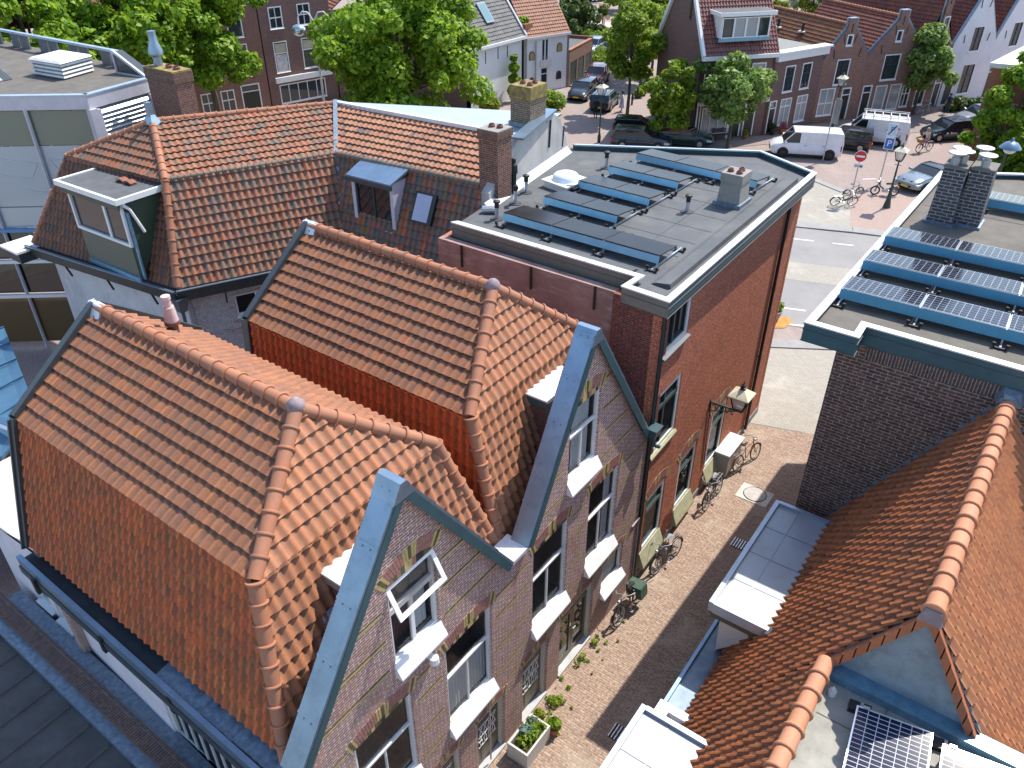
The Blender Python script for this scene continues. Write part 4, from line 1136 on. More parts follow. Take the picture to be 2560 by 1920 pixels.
zinc_dormer(12.72, 17.0, -3.62, -2.2, 4.2); zinc_dormer(5.2, 9.46, -3.6, -1.9, 4.2)
mb = MB(); mb.box((-3.68, 9.55, 2.7), (-3.4, 10.7, 2.95)); mb.box((-3.4, 10.5, 2.7), (-2.9, 10.7, 2.95)); mb.box((-3.5, 9.5, 2.64), (-2.95, 10.6, 2.72)); mb.build('gutter_box', ZINCL, OH)
mb = MB(); mb.cyl((-3.22, 9.62, 2.72), (-3.22, 9.62, 2.78), .07, n=10, m=0); mb.cyl((-2.35, 8.55, 4.2), (-2.35, 8.55, 4.24), .09, n=12, m=0); mb.cyl((-2.35, 8.55, 4.195), (-2.35, 8.55, 4.215), .17, n=14, m=1); mb.build('drain_hole', [BLACK, STEEL], OH)
# stepped lead flashing against the dark wall
mb = MB()
for i in range(19):
    x = -2.75 + i * .165; z = rz(x) + .06
    mb.hexa([(x, YD - .03, z), (x + .2, YD - .03, z + .18), (x + .2, YD - .012, z + .18), (x, YD - .012, z), (x - .02, YD - .03, z + .3), (x + .14, YD - .03, z + .44), (x + .14, YD - .012, z + .44), (x - .02, YD - .012, z + .3)])
mb.beam((-3.0, YD - .05, rz(-3.0) + .1), (.36, YD - .05, rz(.36) + .12), .1, .07); mb.beam((.48, YD - .05, 8.8), (2.9, YD - .05, 4.5), .1, .07)
mb.build('stepped_flashing', LEAD, OH)
mb = MB(); mb.hexa([(.18, YD - .3, 8.85), (.66, YD - .3, 8.85), (.72, YD - .02, 8.85), (.12, YD - .02, 8.85), (.3, YD - .3, 9.02), (.54, YD - .3, 9.02), (.6, YD - .02, 9.12), (.24, YD - .02, 9.12)]); mb.build('ridge_lead_cap', LEAD, OH)
# two framed solar panels
PVF = brick('framed_solar_cells', (.012, .014, .035), (.016, .02, .045), (.50, .52, .56), .165, .083, .006, .12, .05, bmp=0, offset=0)
PVF.node_tree.nodes['Principled BSDF'].inputs['Specular IOR Level'].default_value = .1
for lab, o, hd in (('left of the two white-lined blue solar panels beside the grey gable', (-.08, 9.85), 0), ('right of the two white-lined blue solar panels, cut by the photo edge', (1.22, 9.95), 0)):
    u = V((1, .18, 0)).normalized(); v = V((.12, -1, 0)).normalized(); t = thing('framed_solar_panel', lab, 'solar panel', (o[0], o[1], 6.45), 'framed solar panels in the lower right corner')
    zz = V((0, 0, 1)); a = V((o[0], o[1], 6.78)); L, D = 1.16, 1.76; sv_ = v * D + zz * -.16; nn = u.cross(sv_).normalized(); nn = nn if nn.z > 0 else -nn
    mb = MB(); mb.hexa([a, a + u * L, a + u * L + sv_, a + sv_, a + nn * .035, a + u * L + nn * .035, a + u * L + sv_ + nn * .035, a + sv_ + nn * .035]); mb.build('frame', ALU, t)
    s1 = sv_.normalized(); q = a + nn * .0365; e = .022; ce = MB(); ce.add([q + u * e + s1 * e, q + u * (L - e) + s1 * e, q + u * (L - e) + s1 * (D - e), q + u * e + s1 * (D - e)], [(0, 1, 2, 3)]); co = ce.build('cells', PVF, t, recalc=False)
    uvl = co.data.uv_layers[0].data
    for li, q2 in zip(range(4), ((0, 0), (1.116, 0), (1.116, 1.716), (0, 1.716))): uvl[li].uv = q2
    mb = MB(); mb.beam(a - v * .3 - zz * .25 + u * .1, a + v * 1.9 - zz * .28 + u * .1, .05, .05); mb.beam(a + u * .1 - zz * .3, a + u * .1, .04, .04); mb.build('mounting_rail', ALU, t)
    mb = MB(); mb.obox(a - v * .3 - zz * .33 - u * .1, u, zz, v, .35, .1, .2); mb.build('rail_foot', IRON, t)
    mb = MB(); mb.obox(a + u * .1 - v * .03, u, zz, v, .1, .05, .06); mb.build('panel_clamp', ALU, t)

# ================================================================== L-shaped mansard house behind
TILE4 = tilemat('mixed_weathered_tiles', [(0, (.34, .105, .05)), (.3, (.43, .155, .075)), (.55, (.30, .13, .08)), (.72, (.19, .13, .09)), (.85, (.48, .18, .09)), (.94, (.12, .12, .11)), (1, (.44, .10, .04))], mossamt=.2, streak=(.15, .11, .08), streakamt=.55)
TILE4D = tilemat('dark_old_tiles', [(0, (.24, .08, .045)), (.3, (.33, .12, .065)), (.6, (.17, .085, .06)), (.85, (.28, .10, .055)), (1, (.12, .08, .07))], mossamt=.4, streak=(.07, .05, .035), streakamt=.6)
TILE4P = tilemat('patchwork_tiles', [(0, (.42, .12, .06)), (.22, (.16, .13, .12)), (.4, (.30, .14, .085)), (.6, (.13, .13, .14)), (.74, (.24, .17, .08)), (.86, (.52, .13, .05)), (.95, (.2, .13, .10)), (1, (.66, .15, .035))], mossamt=.35, streak=(.06, .055, .04), streakamt=.5)
TILE4U = tilemat('pale_orange_tiles', [(0, (.46, .19, .10)), (.5, (.55, .26, .145)), (.85, (.42, .17, .09)), (1, (.16, .12, .11))], streak=(.2, .13, .09), streakamt=.45)
MH = thing('mansard_house', 'L-shaped whitewashed house with weathered tile mansard roof and two dormers', 'house', (-24, 15, 0))
Kc = (-23.6, 13.53, 9.9); Kr = (-21.2, 18.7, 9.9); Kl = (-28.6, 13.1, 9.9); Ap = (-25.87, 14.9, 11.1); Rr = (-22.97, 20.53, 10.98); R2 = (-14.75, 19.2, 9.9); Rt = (-14.9, 21.15, 10.98)
Gc = (-22.54, 12.44, 6.85); Gl = (-29.9, 11.55, 6.85); Gi = (-20.15, 17.5, 6.85); Ge = (-14.35, 17.9, 6.85)
slope('roof_lower_slope', [Gc, Gi, Kr, Kc], TILE4, MH, tw=.235, th=.30, amp=.055)
slope('roof_upper_slope', [Kc, Kr, Rr, Ap], TILE4U if 0 else TILE4, MH, tw=.22, th=.30)
slope('roof_lower_slope', [Gl, Gc, Kc, Kl], TILE4D, MH, tw=.215, th=.29, amp=.035)
slope('roof_upper_slope', [Kl, Kc, Ap], TILE4, MH, tw=.22, th=.29)
slope('roof_lower_slope', [Gi, Ge, R2, Kr], TILE4P, MH, tw=.225, th=.29, amp=.03, lift=.06, prof=.7)
slope('roof_upper_slope', [Kr, R2, Rt, Rr], TILE4U, MH, tw=.225, th=.27)
slope('roof_rear_slope', [(-30.9, 17.6, 6.85), Gl, Kl, (-29.0, 16.4, 9.9)], TILE4D, MH, tw=.215, th=.29)
slope('roof_rear_upper_slope', [(-29.0, 16.4, 9.9), Kl, Ap], TILE4D, MH, tw=.215, th=.29)
ridge('hip_tiles', [Gc, Kc, Ap], RIDGEM, MH, r=.12); ridge('hip_tiles', [Gl, Kl, Ap], RIDGEM, MH, r=.1); ridge('ridge_tiles', [Ap, Rr], RIDGEM, MH, r=.1)
KT = tilemat('grey_kink_tiles', [(0, (.20, .17, .13)), (.5, (.15, .145, .125)), (1, (.26, .15, .09))], streak=(.08, .075, .06), streakamt=.5)
ridge('kink_tiles', [(Kr[0] + .1, Kr[1] - .02, 9.9), R2], KT, MH, r=.10, seg=.2); ridge('kink_tiles', [Kc, Kr], KT, MH, r=.08, seg=.2)
mb = MB(); mb.beam((-20.18, 17.5, 6.9), (Kr[0] + .04, Kr[1], 9.93), .16, .05); mb.beam((Kr[0], Kr[1], 9.95), (Rr[0], Rr[1], 11.13), .16, .05); mb.build('valley_lining', LEAD, MH)
mb = MB(); mb.hexa([(-26.2, 14.7, 11.05), (-25.6, 14.7, 11.05), (-25.6, 15.1, 11.05), (-26.2, 15.1, 11.05), (-25.98, 14.83, 11.35), (-25.78, 14.83, 11.35), (-25.78, 14.98, 11.35), (-25.98, 14.98, 11.35)]); mb.box((-25.98, 14.8, 11.3), (-25.78, 14.98, 11.75)); mb.build('apex_vent', ZINC, MH)
WW = plain('patchy_whitewash', (.52, .53, .55), .85, var=.12, scale=1.4, dirt_shade=((.25, .26, .29), .9, .75, (1, 1, .35)))
WB = brick('whitewashed_brick', (.42, .40, .42), (.34, .33, .36), (.50, .48, .48), ms=.008, var=.25, blot=((.26, .10, .06), 3.0, .8, (.5, .5, 2.2)))
gu = V((Gi[0] - Gc[0], Gi[1] - Gc[1], 0)).normalized(); gn = V((gu.y, -gu.x, 0))
c0 = V((Gc[0], Gc[1], 0)) - gn * .3
facade(MH, 'courtyard_wall', c0 + gu * .35, gu, gn, [(0, 0), (5.2, 0), (5.2, 6.75), (0, 6.75)], [(1.35, 5.2, 1.5, .8)], WB)
window(MH, c0 + gu * 1.7 + V((0, 0, 5.2)), gu, gn, 1.5, .8, vert=(.5,), sill=.08, bar=.07)
mb = MB(); mb.obox(c0 + gu * 3.2 + V((0, 0, 4.2)) + gn * .004, gu, V((0, 0, 1)), gn, 2.3, 2.55, .01); mb.build('rendered_patch', plain('pale_grey_render', (.50, .52, .54), .8, var=.1, dirt_shade=((.36, .38, .41), 1, .5)), MH)
lu_ = V((Gc[0] - Gl[0], Gc[1] - Gl[1], 0)).normalized(); ln_ = V((lu_.y, -lu_.x, 0))
facade(MH, 'left_wall', V((Gl[0], Gl[1], 0)) - ln_ * .3 + lu_ * .3, lu_, ln_, [(0, 0), (6.95, 0), (6.95, 6.75), (0, 6.75)], [], WW)
mb = MB(); mb.box((-30.1, 12.2, 0), (-29.8, 17.5, 6.7)); mb.build('rear_wall', WW, MH)
GB = plain('black_green_gutter', (.025, .033, .034), .45, var=.2)
for a, b, nn in ((V(Gl), V(Gc), ln_), (V(Gc), V(Gi), gn)):
    mb = MB(); d = (b - a).normalized()
    a2 = a - d * .1; b2 = b + d * (.2 if a == V(Gl) else 0)
    mb.hexa([a2 + nn * .3 - V((0, 0, .38)), b2 + nn * .3 - V((0, 0, .38)), b2 + nn * .24 - V((0, 0, .38)), a2 + nn * .24 - V((0, 0, .38)), a2 + nn * .36, b2 + nn * .36, b2 + nn * .28, a2 + nn * .28])
    g1 = mb.build('gutter', GB, MH)
    mb = MB(); mb.hexa([a2 + nn * .38, b2 + nn * .38, b2 + nn * .28, a2 + nn * .28, a2 + nn * .38 + V((0, 0, .03)), b2 + nn * .38 + V((0, 0, .03)), b2 + nn * .28 + V((0, 0, .03)), a2 + nn * .28 + V((0, 0, .03))]); mb.build('gutter_lip', ZINC, g1)
    mb = MB(); mb.add([a2 - V((0, 0, .1)) - nn * .05, b2 - V((0, 0, .1)) - nn * .05, b2 - V((0, 0, .1)) + nn * .28, a2 - V((0, 0, .1)) + nn * .28], [(0, 1, 2, 3)]); mb.build('gutter_bed', BITDARK, g1, recalc=False)
    for t in (.25, .55, .85):
        q = a.lerp(b, t); mb = MB(); mb.beam(q + nn * .32 - V((0, 0, .1)), q + nn * .1 - V((0, 0, .85)), .05, .06); mb.build('gutter_bracket', IRON, g1)
mb = MB(); q = V((Gl[0] - .45, Gl[1] - .5, 6.35)); mb.box((q.x - .5, q.y - .2, 6.3), (q.x + .55, q.y + .75, 6.7)); gb_ = mb.build('gutter_box', GB, MH)
mb = MB(); mb.box((q.x - .6, q.y - .3, 6.7), (q.x + .65, q.y + .85, 6.78)); mb.build('box_lid', WHITE, gb_)
mb = MB(); q = V((Gc[0] + .2, Gc[1] - .15, 6.3)); mb.hexa([(q.x - .12, q.y - .12, 6.1), (q.x + .12, q.y - .12, 6.1), (q.x + .12, q.y + .12, 6.1), (q.x - .12, q.y + .12, 6.1), (q.x - .2, q.y - .2, 6.6), (q.x + .2, q.y - .2, 6.6), (q.x + .2, q.y + .2, 6.6), (q.x - .2, q.y + .2, 6.6)]); mb.cyl((q.x, q.y, 6.1), (q.x - .05, q.y, .1), .06, n=8); mb.build('rainwater_pipe', ZINCD, MH)

# green dormer (left wing): a true glazed box
GRN = plain('dark_moss_green_paint', (.045, .07, .045), .4, var=.12); GRN2 = plain('grey_olive_panel', (.105, .115, .085), .5, var=.08)
do = V((-26.85, 11.92, 0)); du = V((1, .03, 0)).normalized(); dn = V((.03, -1, 0)).normalized(); z_ = V((0, 0, 1)); Wd = 3.05
mb = MB(); mb.extr([do + z_ * 6.95 - dn * .02, do + z_ * 9.62 - dn * .02, do + z_ * 9.62 - dn * 1.9, do + z_ * 9.3 - dn * 1.7], du * .08); mb.extr([do + du * (Wd - .08) + z_ * 6.95 - dn * .02, do + du * (Wd - .08) + z_ * 9.62 - dn * .02, do + du * (Wd - .08) + z_ * 9.62 - dn * 1.9, do + du * (Wd - .08) + z_ * 9.3 - dn * 1.7], du * .08)
dm_ = mb.build('dormer', GRN, MH, label='dark green dormer with a wide white framed window')
mb = MB(); mb.obox(do + z_ * 6.95 + dn * -.02 + du * .08, du, z_, dn, Wd - .16, 1.15, .03); mb.build('front_panel', GRN2, dm_)
window(dm_, do + z_ * 8.08 + du * .0, du, dn, Wd, 1.55, reveal=.04, vert=(.64,), bar=.12, frame=.1, sill=0, fd=.1, glass=GLASSD)
mb = MB(); mb.obox(do + z_ * 9.63 + dn * .22 - du * .15, du, z_, -dn, Wd + .3, .10, 2.0); mb.build('dormer_roof', BITUMEN, dm_)
mb = MB(); mb.obox(do + z_ * 9.60 + dn * .28 - du * .2, du, z_, -dn, Wd + .4, .17, .1); mb.obox(do + z_ * 9.60 + dn * .18 - du * .2, du, z_, -dn, .1, .17, 1.9); mb.obox(do + z_ * 9.60 + dn * .18 + du * (Wd + .1), du, z_, -dn, .1, .17, 1.9); ro_ = mb.build('roof_edge', WHITE, dm_)
mb = MB(); mb.obox(do + z_ * 9.38 + dn * .2 - du * .1, du, z_, -dn, Wd + .2, .22, .05); mb.build('fascia', plain('olive_fascia', (.06, .065, .045), .5), dm_)
mb = MB(); q = do + du * (Wd + .12) + z_ * 9.6; mb.tube([q, q - z_ * .1, q - z_ * .25 - dn * .15, q - z_ * 1.1 - dn * .45], .05, 8); mb.build('downpipe', WHITE, dm_)
mb = MB(); q = do + du * .0 + z_ * 7.0; mb.obox(do + du * (Wd) + z_ * 6.95 - dn * .1, du, z_, dn, .12, 2.3, .06); mb.obox(do + du * .2 + z_ * 6.86 + dn * .01, du, z_, dn, Wd - .2, .16, .08); mb.build('lead_apron', plain('blue_lead', (.2, .36, .48)), dm_)
for i, (lab, dx, rzz) in enumerate((('spare clay tile lying on the flat roof of the green dormer', 0, .3), ('spare clay tile pair stacked right of the other on the green dormer', .42, -.2))):
    mb = MB(); q = do + du * (1.55 + dx) + z_ * 9.735 - dn * .85
    for k in range(2):
        for j in range(6):
            y0 = j / 6; a_ = q + z_ * .05 * k + du * (.4 * y0); hh = .06 * math.sin(math.pi * y0); h2 = .06 * math.sin(math.pi * (y0 + 1 / 6))
            mb.hexa([a_ + z_ * hh, a_ + du * .07 + z_ * h2, a_ + du * .07 - dn * .24 + z_ * h2, a_ - dn * .24 + z_ * hh, a_ + z_ * (hh + .02), a_ + du * .07 + z_ * (h2 + .02), a_ + du * .07 - dn * .24 + z_ * (h2 + .02), a_ - dn * .24 + z_ * (hh + .02)])
    tag(mb.build('spare_tile', TILE4D), lab, 'roof tile', 'spare tiles on the green dormer')
# white dormer (right wing)
eo = V((-19.85, 18.02, 0)); eu = V((1, .04, 0)).normalized(); en = V((.04, -1, 0)).normalized(); We = 1.85
LILAC = plain('pale_lilac_render', (.56, .52, .56), .7, var=.08, dirt_shade=((.40, .36, .40), 2, .4))
mb = MB(); 
for s in (0, We - .14): mb.extr([eo + eu * s + z_ * 7.75, eo + eu * s + z_ * 9.65, eo + eu * s + z_ * 9.65 - en * 1.1, eo + eu * s + z_ * 8.4 - en * .5], eu * .14)
mb.obox(eo + z_ * 7.75 + eu * .14, eu, z_, -en, We - .28, .2, .12)
d2 = mb.build('dormer', LILAC, MH, label='narrow white dormer with a dark green double casement')
window(d2, eo + z_ * 7.95 + eu * .14, eu, en, We - .28, 1.6, reveal=.1, vert=(.5,), bar=.07, frame=.07, sill=.03, fmat=SASHG, smat=WHITE, glass=GLASSD)
mb = MB(); mb.hexa([eo + z_ * 9.62 + en * .16 - eu * .06, eo + z_ * 9.62 + en * .16 + eu * (We + .06), eo + z_ * 9.92 - en * .95 + eu * (We + .12), eo + z_ * 9.92 - en * .95 - eu * .12, eo + z_ * 9.67 + en * .16 - eu * .06, eo + z_ * 9.67 + en * .16 + eu * (We + .06), eo + z_ * 10.02 - en * .95 + eu * (We + .12), eo + z_ * 10.02 - en * .95 - eu * .12]); mb.build('dormer_roof', ZINC, d2)
mb = MB(); mb.obox(eo + z_ * 9.48 + en * .2 - eu * .1, eu, z_, -en, We + .2, .16, .08); mb.build('fascia', ANTHRA, d2)
mb = MB(); q = []; rr = random.Random(8)
for i in range(24): q.append(eo + eu * (We + .1) * (i / 23) + z_ * 7.8 + en * .02); 
for i in range(24): q.append(eo + eu * (We + .1) * (i / 23) + z_ * (7.45 + .06 * rr.random()) + en * .16)
mb.add(q, [(i, i + 1, 25 + i, 24 + i) for i in range(23)]); mb.build('lead_apron', ZINCL, d2, recalc=False)
# small roof window on the patchwork slope
a, b = V((-17.35, 18.28, 8.45)), V((-17.35, 18.72, 9.35)); sv_ = (b - a); u = V((1, .06, 0)).normalized(); nn = u.cross(sv_).normalized(); nn = nn if nn.z > 0 else -nn
mb = MB(); mb.hexa([a - u * .08, a + u * .78, b + u * .78, b - u * .08, a - u * .08 + nn * .12, a + u * .78 + nn * .12, b + u * .78 + nn * .12, b - u * .08 + nn * .12]); rw = mb.build('roof_window', IRON, MH)
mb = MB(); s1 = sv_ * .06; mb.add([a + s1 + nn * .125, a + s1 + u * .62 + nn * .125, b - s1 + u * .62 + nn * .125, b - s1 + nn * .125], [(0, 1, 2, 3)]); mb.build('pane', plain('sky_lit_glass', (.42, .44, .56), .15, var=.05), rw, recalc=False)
# zinc flat roof, grey stucco wall and chimneys next to the mansard
ZP = [(-22.97, 20.58, 11.0), (-14.75, 21.1, 11.0), (-14.95, 22.1, 11.0), (-15.2, 23.5, 11.0), (-15.35, 24.1, 11.0)]
mb = MB(); mb.add([V(p) + V((0, 0, .06)) for p in ZP], [tuple(range(5))]); mb.build('zinc_roof', plain('matt_zinc', (.36, .41, .46), .55, metal=.3, var=.07, dirt_shade=((.42, .47, .53), .8, .5)), MH, recalc=False)  # even blue-grey zinc with paler blotches
mb = MB(); mb.beam((-22.97, 20.55, 11.03), (-14.9, 21.08, 11.03), .22, .12); mb.build('lead_flashing', ZINCL, MH)
STU = plain('streaked_grey_stucco', (.40, .385, .37), .85, var=.1, scale=1.2, dirt_shade=((.20, .19, .18), 1.1, .7, (1, 1, .12)))
mb = MB(); mb.extr([(-14.3, 18.5, 6), (-14.3, 18.5, 10.0), (-14.45, 19.2, 10.3), (-14.7, 20.6, 11.15), (-14.95, 22.1, 11.15), (-15.15, 23.2, 11.3), (-15.25, 23.9, 10.9), (-15.35, 24.5, 10.0), (-15.4, 24.7, 6)], (-.28, -.03, 0)); mb.build('stucco_wall', STU, MH)
mb = MB(); mb.beam((-14.55, 20.3, 11.2), (-15.27, 23.3, 11.36), .42, .07); mb.build('wall_coping', ZINC, MH)
mb = MB(); mb.hexa([(-14.22, 18.2, 9.62), (-15.3, 24.5, 9.62), (-15.1, 24.5, 9.62), (-14.02, 18.2, 9.62), (-14.27, 18.2, 9.8), (-15.34, 24.5, 9.8), (-15.32, 24.5, 9.8), (-14.24, 18.2, 9.8)]); mb.build('wall_flashing', ZINCL, MH)
for a, b in (((-14.27, 18.75, 9.95), (-14.33, 18.95, 9.6)), ((-15.08, 23.0, 11.1), (-15.05, 22.9, 10.2)), ((-15.3, 24.2, 10.6), (-15.28, 24.1, 9.9))): mb = MB(); mb.beam(a, b, .05, .05); mb.build('wall_anchor', IRON, MH)
chimney(MH, -14.62, 19.25, 9.4, 11.75, .72, .72, CHB)
LICH = plain('yellow_lichen_rim', (.24, .18, .055), .9, var=.5, scale=6, dirt_shade=((.12, .10, .08), 5, .95))
chimney(MH, -15.5, 22.25, 11.1, 12.35, .8, .9, brick('sooty_yellow_brick', (.21, .13, .07), (.13, .09, .06), (.28, .25, .2), ms=.012, var=.4), rim=.38, lichen=LICH, pots=((-.15, -.1), (.15, .15), (.2, -.2)), top=LICH)

# ================================================================== modern glazed office block on the left
OB = thing('glazed_office_building', 'modern grey metal office building with large tinted panes and louvres', 'office building', (-40, 17, 0))
PANEL = plain('lilac_grey_metal_panel', (.50, .50, .55), .45, metal=.2, var=.08, dirt_shade=((.36, .36, .40), 2, .4))
OC = V((-31.46, 15.71, 0)); Ou = V((-.77, -.63, 0)).normalized(); On = V((.63, -.77, 0)).normalized()      # front runs left from the corner
Os = V((-.19, .98, 0)).normalized(); Osn = V((.98, .19, 0)).normalized()
ZT = 11.0
OPf = [(OC + Ou * 12), OC, OC + Os * 4.4, V((-36.2, 19.9, 0)), V((-50, 19.5, 0))]
mb = MB(); mb.add([(p.x, p.y, ZT - .12) for p in OPf], [tuple(range(5))]); mb.build('flat_roof', BITBROWN, OB, recalc=False)
for a, b, nn in ((OC + Ou * 12, OC, On), (OC, OC + Os * 4.4, Osn), (OC + Os * 4.4, V((-36.2, 19.9, 0)), V((0, 1, 0)))):
    mb = MB(); z0 = V((0, 0, ZT - .5)); h = V((0, 0, .5)); mb.hexa([a + z0, b + z0, b - nn * .15 + z0, a - nn * .15 + z0, a + z0 + h, b + z0 + h, b - nn * .15 + z0 + h, a - nn * .15 + z0 + h]); f = mb.build('roof_fascia', PANEL, OB)
    mb = MB(); z0 = V((0, 0, ZT)); mb.hexa([a + z0 + nn * .03, b + z0 + nn * .03, b - nn * .22 + z0, a - nn * .22 + z0, a + z0 + nn * .03 + V((0, 0, .05)), b + z0 + nn * .03 + V((0, 0, .05)), b - nn * .22 + z0 + V((0, 0, .05)), a - nn * .22 + z0 + V((0, 0, .05))]); mb.build('roof_edge', plain('blue_grey_edge', (.38, .48, .58), .4, metal=.4), f)
PG = glassmat('blind_backed_glass', (.40, .45, .47), rough=.08)
PG2 = glassmat('upper_glass', (.17, .20, .15), rough=.06); PG3 = glassmat('bronze_glass', (.13, .085, .035), rough=.06)
zs = [(0.3, 2.6, PG3), (2.75, 4.2, GLASSD), (4.35, 5.6, GLASSD), (5.75, 6.6, PG), (6.65, 9.1, PG), (9.12, ZT - .55, PG2)]
for i in range(5):
    for z0, z1, gm in zs:
        a = OC + Ou * (2.45 * i + .1) + V((0, 0, z0)) - On * .12
        mb = MB(); mb.add([a, a + Ou * 2.35, a + Ou * 2.35 + V((0, 0, z1 - z0)), a + V((0, 0, z1 - z0))], [(0, 1, 2, 3)]); mb.build('pane', gm, OB, recalc=False)
    for k in range(2):
        if i < 4: 
            mb = MB(); a = OC + Ou * (2.45 * i + 2.45 + .1 * k); mb.beam(a - On * .02, a - On * .02 + V((0, 0, ZT - .5)), .09, .14) ; mb.build('mullion', PANEL, OB) if k == 0 else None
mb = MB(); mb.beam(OC - On * .05 - Os * -.05, OC - On * .05 + Os * .05 + V((0, 0, ZT - .5)), .3, .3); mb.build('corner_post', PANEL, OB)
for z in (2.65, 4.27, 5.67):
    mb = MB(); a = OC + V((0, 0, z)); mb.beam(a - On * .0, a + Ou * 12.2, .16, .14); mb.build('transom', WHITE if z < 5 else plain('blue_transom', (.08, .24, .44), .4), OB)
# thin white line drawing on the blinds
mb = MB()
for (s0, z0), (s1, z1) in (((.4, 8.3), (2.2, 8.6)), ((.4, 8.3), (1.0, 7.7)), ((1.0, 7.7), (2.3, 7.9)), ((.3, 7.6), (1.9, 8.0)), ((2.7, 8.4), (4.6, 8.7)), ((2.7, 8.4), (3.1, 7.8)), ((3.1, 7.8), (4.6, 8.0)), ((.2, 7.1), (1.6, 7.35)), ((2.6, 7.2), (3.6, 7.35)), ((1.9, 8.0), (2.2, 8.6))):
    mb.beam(OC + Ou * s0 + V((0, 0, z0)) - On * .1, OC + Ou * s1 + V((0, 0, z1)) - On * .1, .02, .02)
mb.build('glass_line_pattern', plain('pale_line', (.55, .6, .62), .5), OB)
fa = MB(); a = OC + Os * .35
fa.obox(a + V((0, 0, 6)) - Osn * .1, Os, V((0, 0, 1)), Osn, 2.6, ZT - 6.55, .05); fa.build('louvre_backing', plain('louvre_dark', (.12, .15, .17), .6), OB)
mb = MB()
for i in range(26):
    z = ZT - .65 - i * .17; q = a + V((0, 0, z)); mb.hexa([q - Osn * .03, q + Os * 2.6 - Osn * .03, q + Os * 2.6 + Osn * .08 - V((0, 0, .1)), q + Osn * .08 - V((0, 0, .1)), q - Osn * .03 + V((0, 0, .02)), q + Os * 2.6 - Osn * .03 + V((0, 0, .02)), q + Os * 2.6 + Osn * .08 - V((0, 0, .08)), q + Osn * .08 - V((0, 0, .08))])
mb.build('louvre', plain('pale_louvre_metal', (.50, .56, .58), .4, metal=.4), OB)
for s in (.3, 2.98):
    mb = MB(); mb.beam(OC + Os * s + Osn * .05, OC + Os * s + Osn * .05 + V((0, 0, ZT - .55)), .16, .2); mb.build('louvre_post', PANEL, OB)
mb = MB(); mb.obox(OC + Os * 3.1 - Osn * .2, Os, V((0, 0, 1)), Osn, 1.3, ZT - .55, .2); mb.build('end_wall', PANEL, OB)
# roof plant: louvred hood, sloped rooflights, panelled parapet
hood = MB(); q = V((-35.2, 16.9, ZT - .1)); hu = V((-.8, -.1, 0)).normalized(); hv = V((-.3, .95, 0)).normalized()
hood.hexa([q + hv * .0, q + hu * 1.9, q + hu * 1.9 + hv * 1.6, q + hv * 1.6, q + V((0, 0, .62)), q + hu * 1.9 + V((0, 0, .62)), q + hu * 1.9 + hv * 1.6 + V((0, 0, .62)), q + hv * 1.6 + V((0, 0, .62))]); hm = hood.build('roof_hood', plain('hood_dark', (.2, .2, .2), .6), OB)
mb = MB(); 
for i in range(4):
    z = V((0, 0, .05 + i * .15)); e = .05; mb.hexa([q - hu * e - hv * e + z, q + hu * (1.9 + e) - hv * e + z, q + hu * (1.9 + e) + hv * (1.6 + e) + z, q - hu * e + hv * (1.6 + e) + z] + [p + V((0, 0, .07)) for p in (q - hu * .02 - hv * .02 + z, q + hu * 1.92 - hv * .02 + z, q + hu * 1.92 + hv * 1.62 + z, q - hu * .02 + hv * 1.62 + z)])
mb.build('hood_louvre', WHITEDIRTY, hm)
mb = MB(); mb.hexa([q - hu * .1 - hv * .1 + V((0, 0, .62)), q + hu * 2 - hv * .1 + V((0, 0, .62)), q + hu * 2 + hv * 1.7 + V((0, 0, .62)), q - hu * .1 + hv * 1.7 + V((0, 0, .62))] + [p + V((0, 0, .08)) for p in (q + V((0, 0, .62)), q + hu * 1.9 + V((0, 0, .62)), q + hu * 1.9 + hv * 1.6 + V((0, 0, .62)), q + hv * 1.6 + V((0, 0, .62)))]); mb.build('hood_lid', WHITEDIRTY, hm)
for q0, L in (((-34.6, 18.9), 1.9), ((-38.8, 15.0), 1.9)):
    p = V((q0[0], q0[1], ZT - .1)); d = V((.95, .1, 0)); mb = MB(); mb.extr([p, p + V((0, 0, .85)), p + d * L], (-.08, .5, 0)); rl = mb.build('roof_light', plain('rooflight_dark', (.06, .07, .07), .2), OB)
    mb = MB(); mb.beam(p, p + V((0, 0, .9)), .1, .1); mb.beam(p + V((0, 0, .88)), p + d * L, .1, .1); mb.beam(p, p + d * L, .1, .08); mb.build('frame', PANEL, rl)
mb = MB(); mb.beam((-52, 18.9, ZT + .55), (-35.4, 19.6, ZT + .55), .2, .1); mb.build('parapet_rail', plain('blue_grey_edge', (.38, .48, .58)), OB)
for i in range(20):
    if i % 3 != 2: mb = MB(); mb.beam((-51.6 + i * .82, 18.95 + i * .035, ZT + .2), (-50.9 + i * .82, 18.98 + i * .035, ZT + .2), .08, .7); mb.build('parapet_panel', plain('slate_panel', (.14, .145, .15), .7, var=.2), OB)
BC = thing('brick_chimney_stack', 'broad old brick chimney with lichen and a metal cowl in front of the louvres', 'chimney', (-30.6, 19.0, 0))
mb = MB(); mb.box((-31.4, 18.3, 0), (-29.5, 19.1, 11.2)); mb.build('stack', CHB, BC)
mb = MB(); mb.box((-31.44, 18.26, 11.2), (-29.46, 19.14, 11.6)); mb.build('rim', brick('soldier_brick', (.19, .085, .055), (.12, .065, .05), (.2, .17, .14)), BC)
mb = MB(); mb.box((-31.42, 18.28, 11.6), (-29.48, 19.12, 11.66)); mb.build('top', LICH, BC)
mb = MB(); mb.lathe([(.17, 0), (.17, .35), (.28, .45), (.28, .6), (.16, .95), (.16, 1.3)], (-31.0, 18.7, 11.64), 14); mb.build('cowl', ZINC, BC)
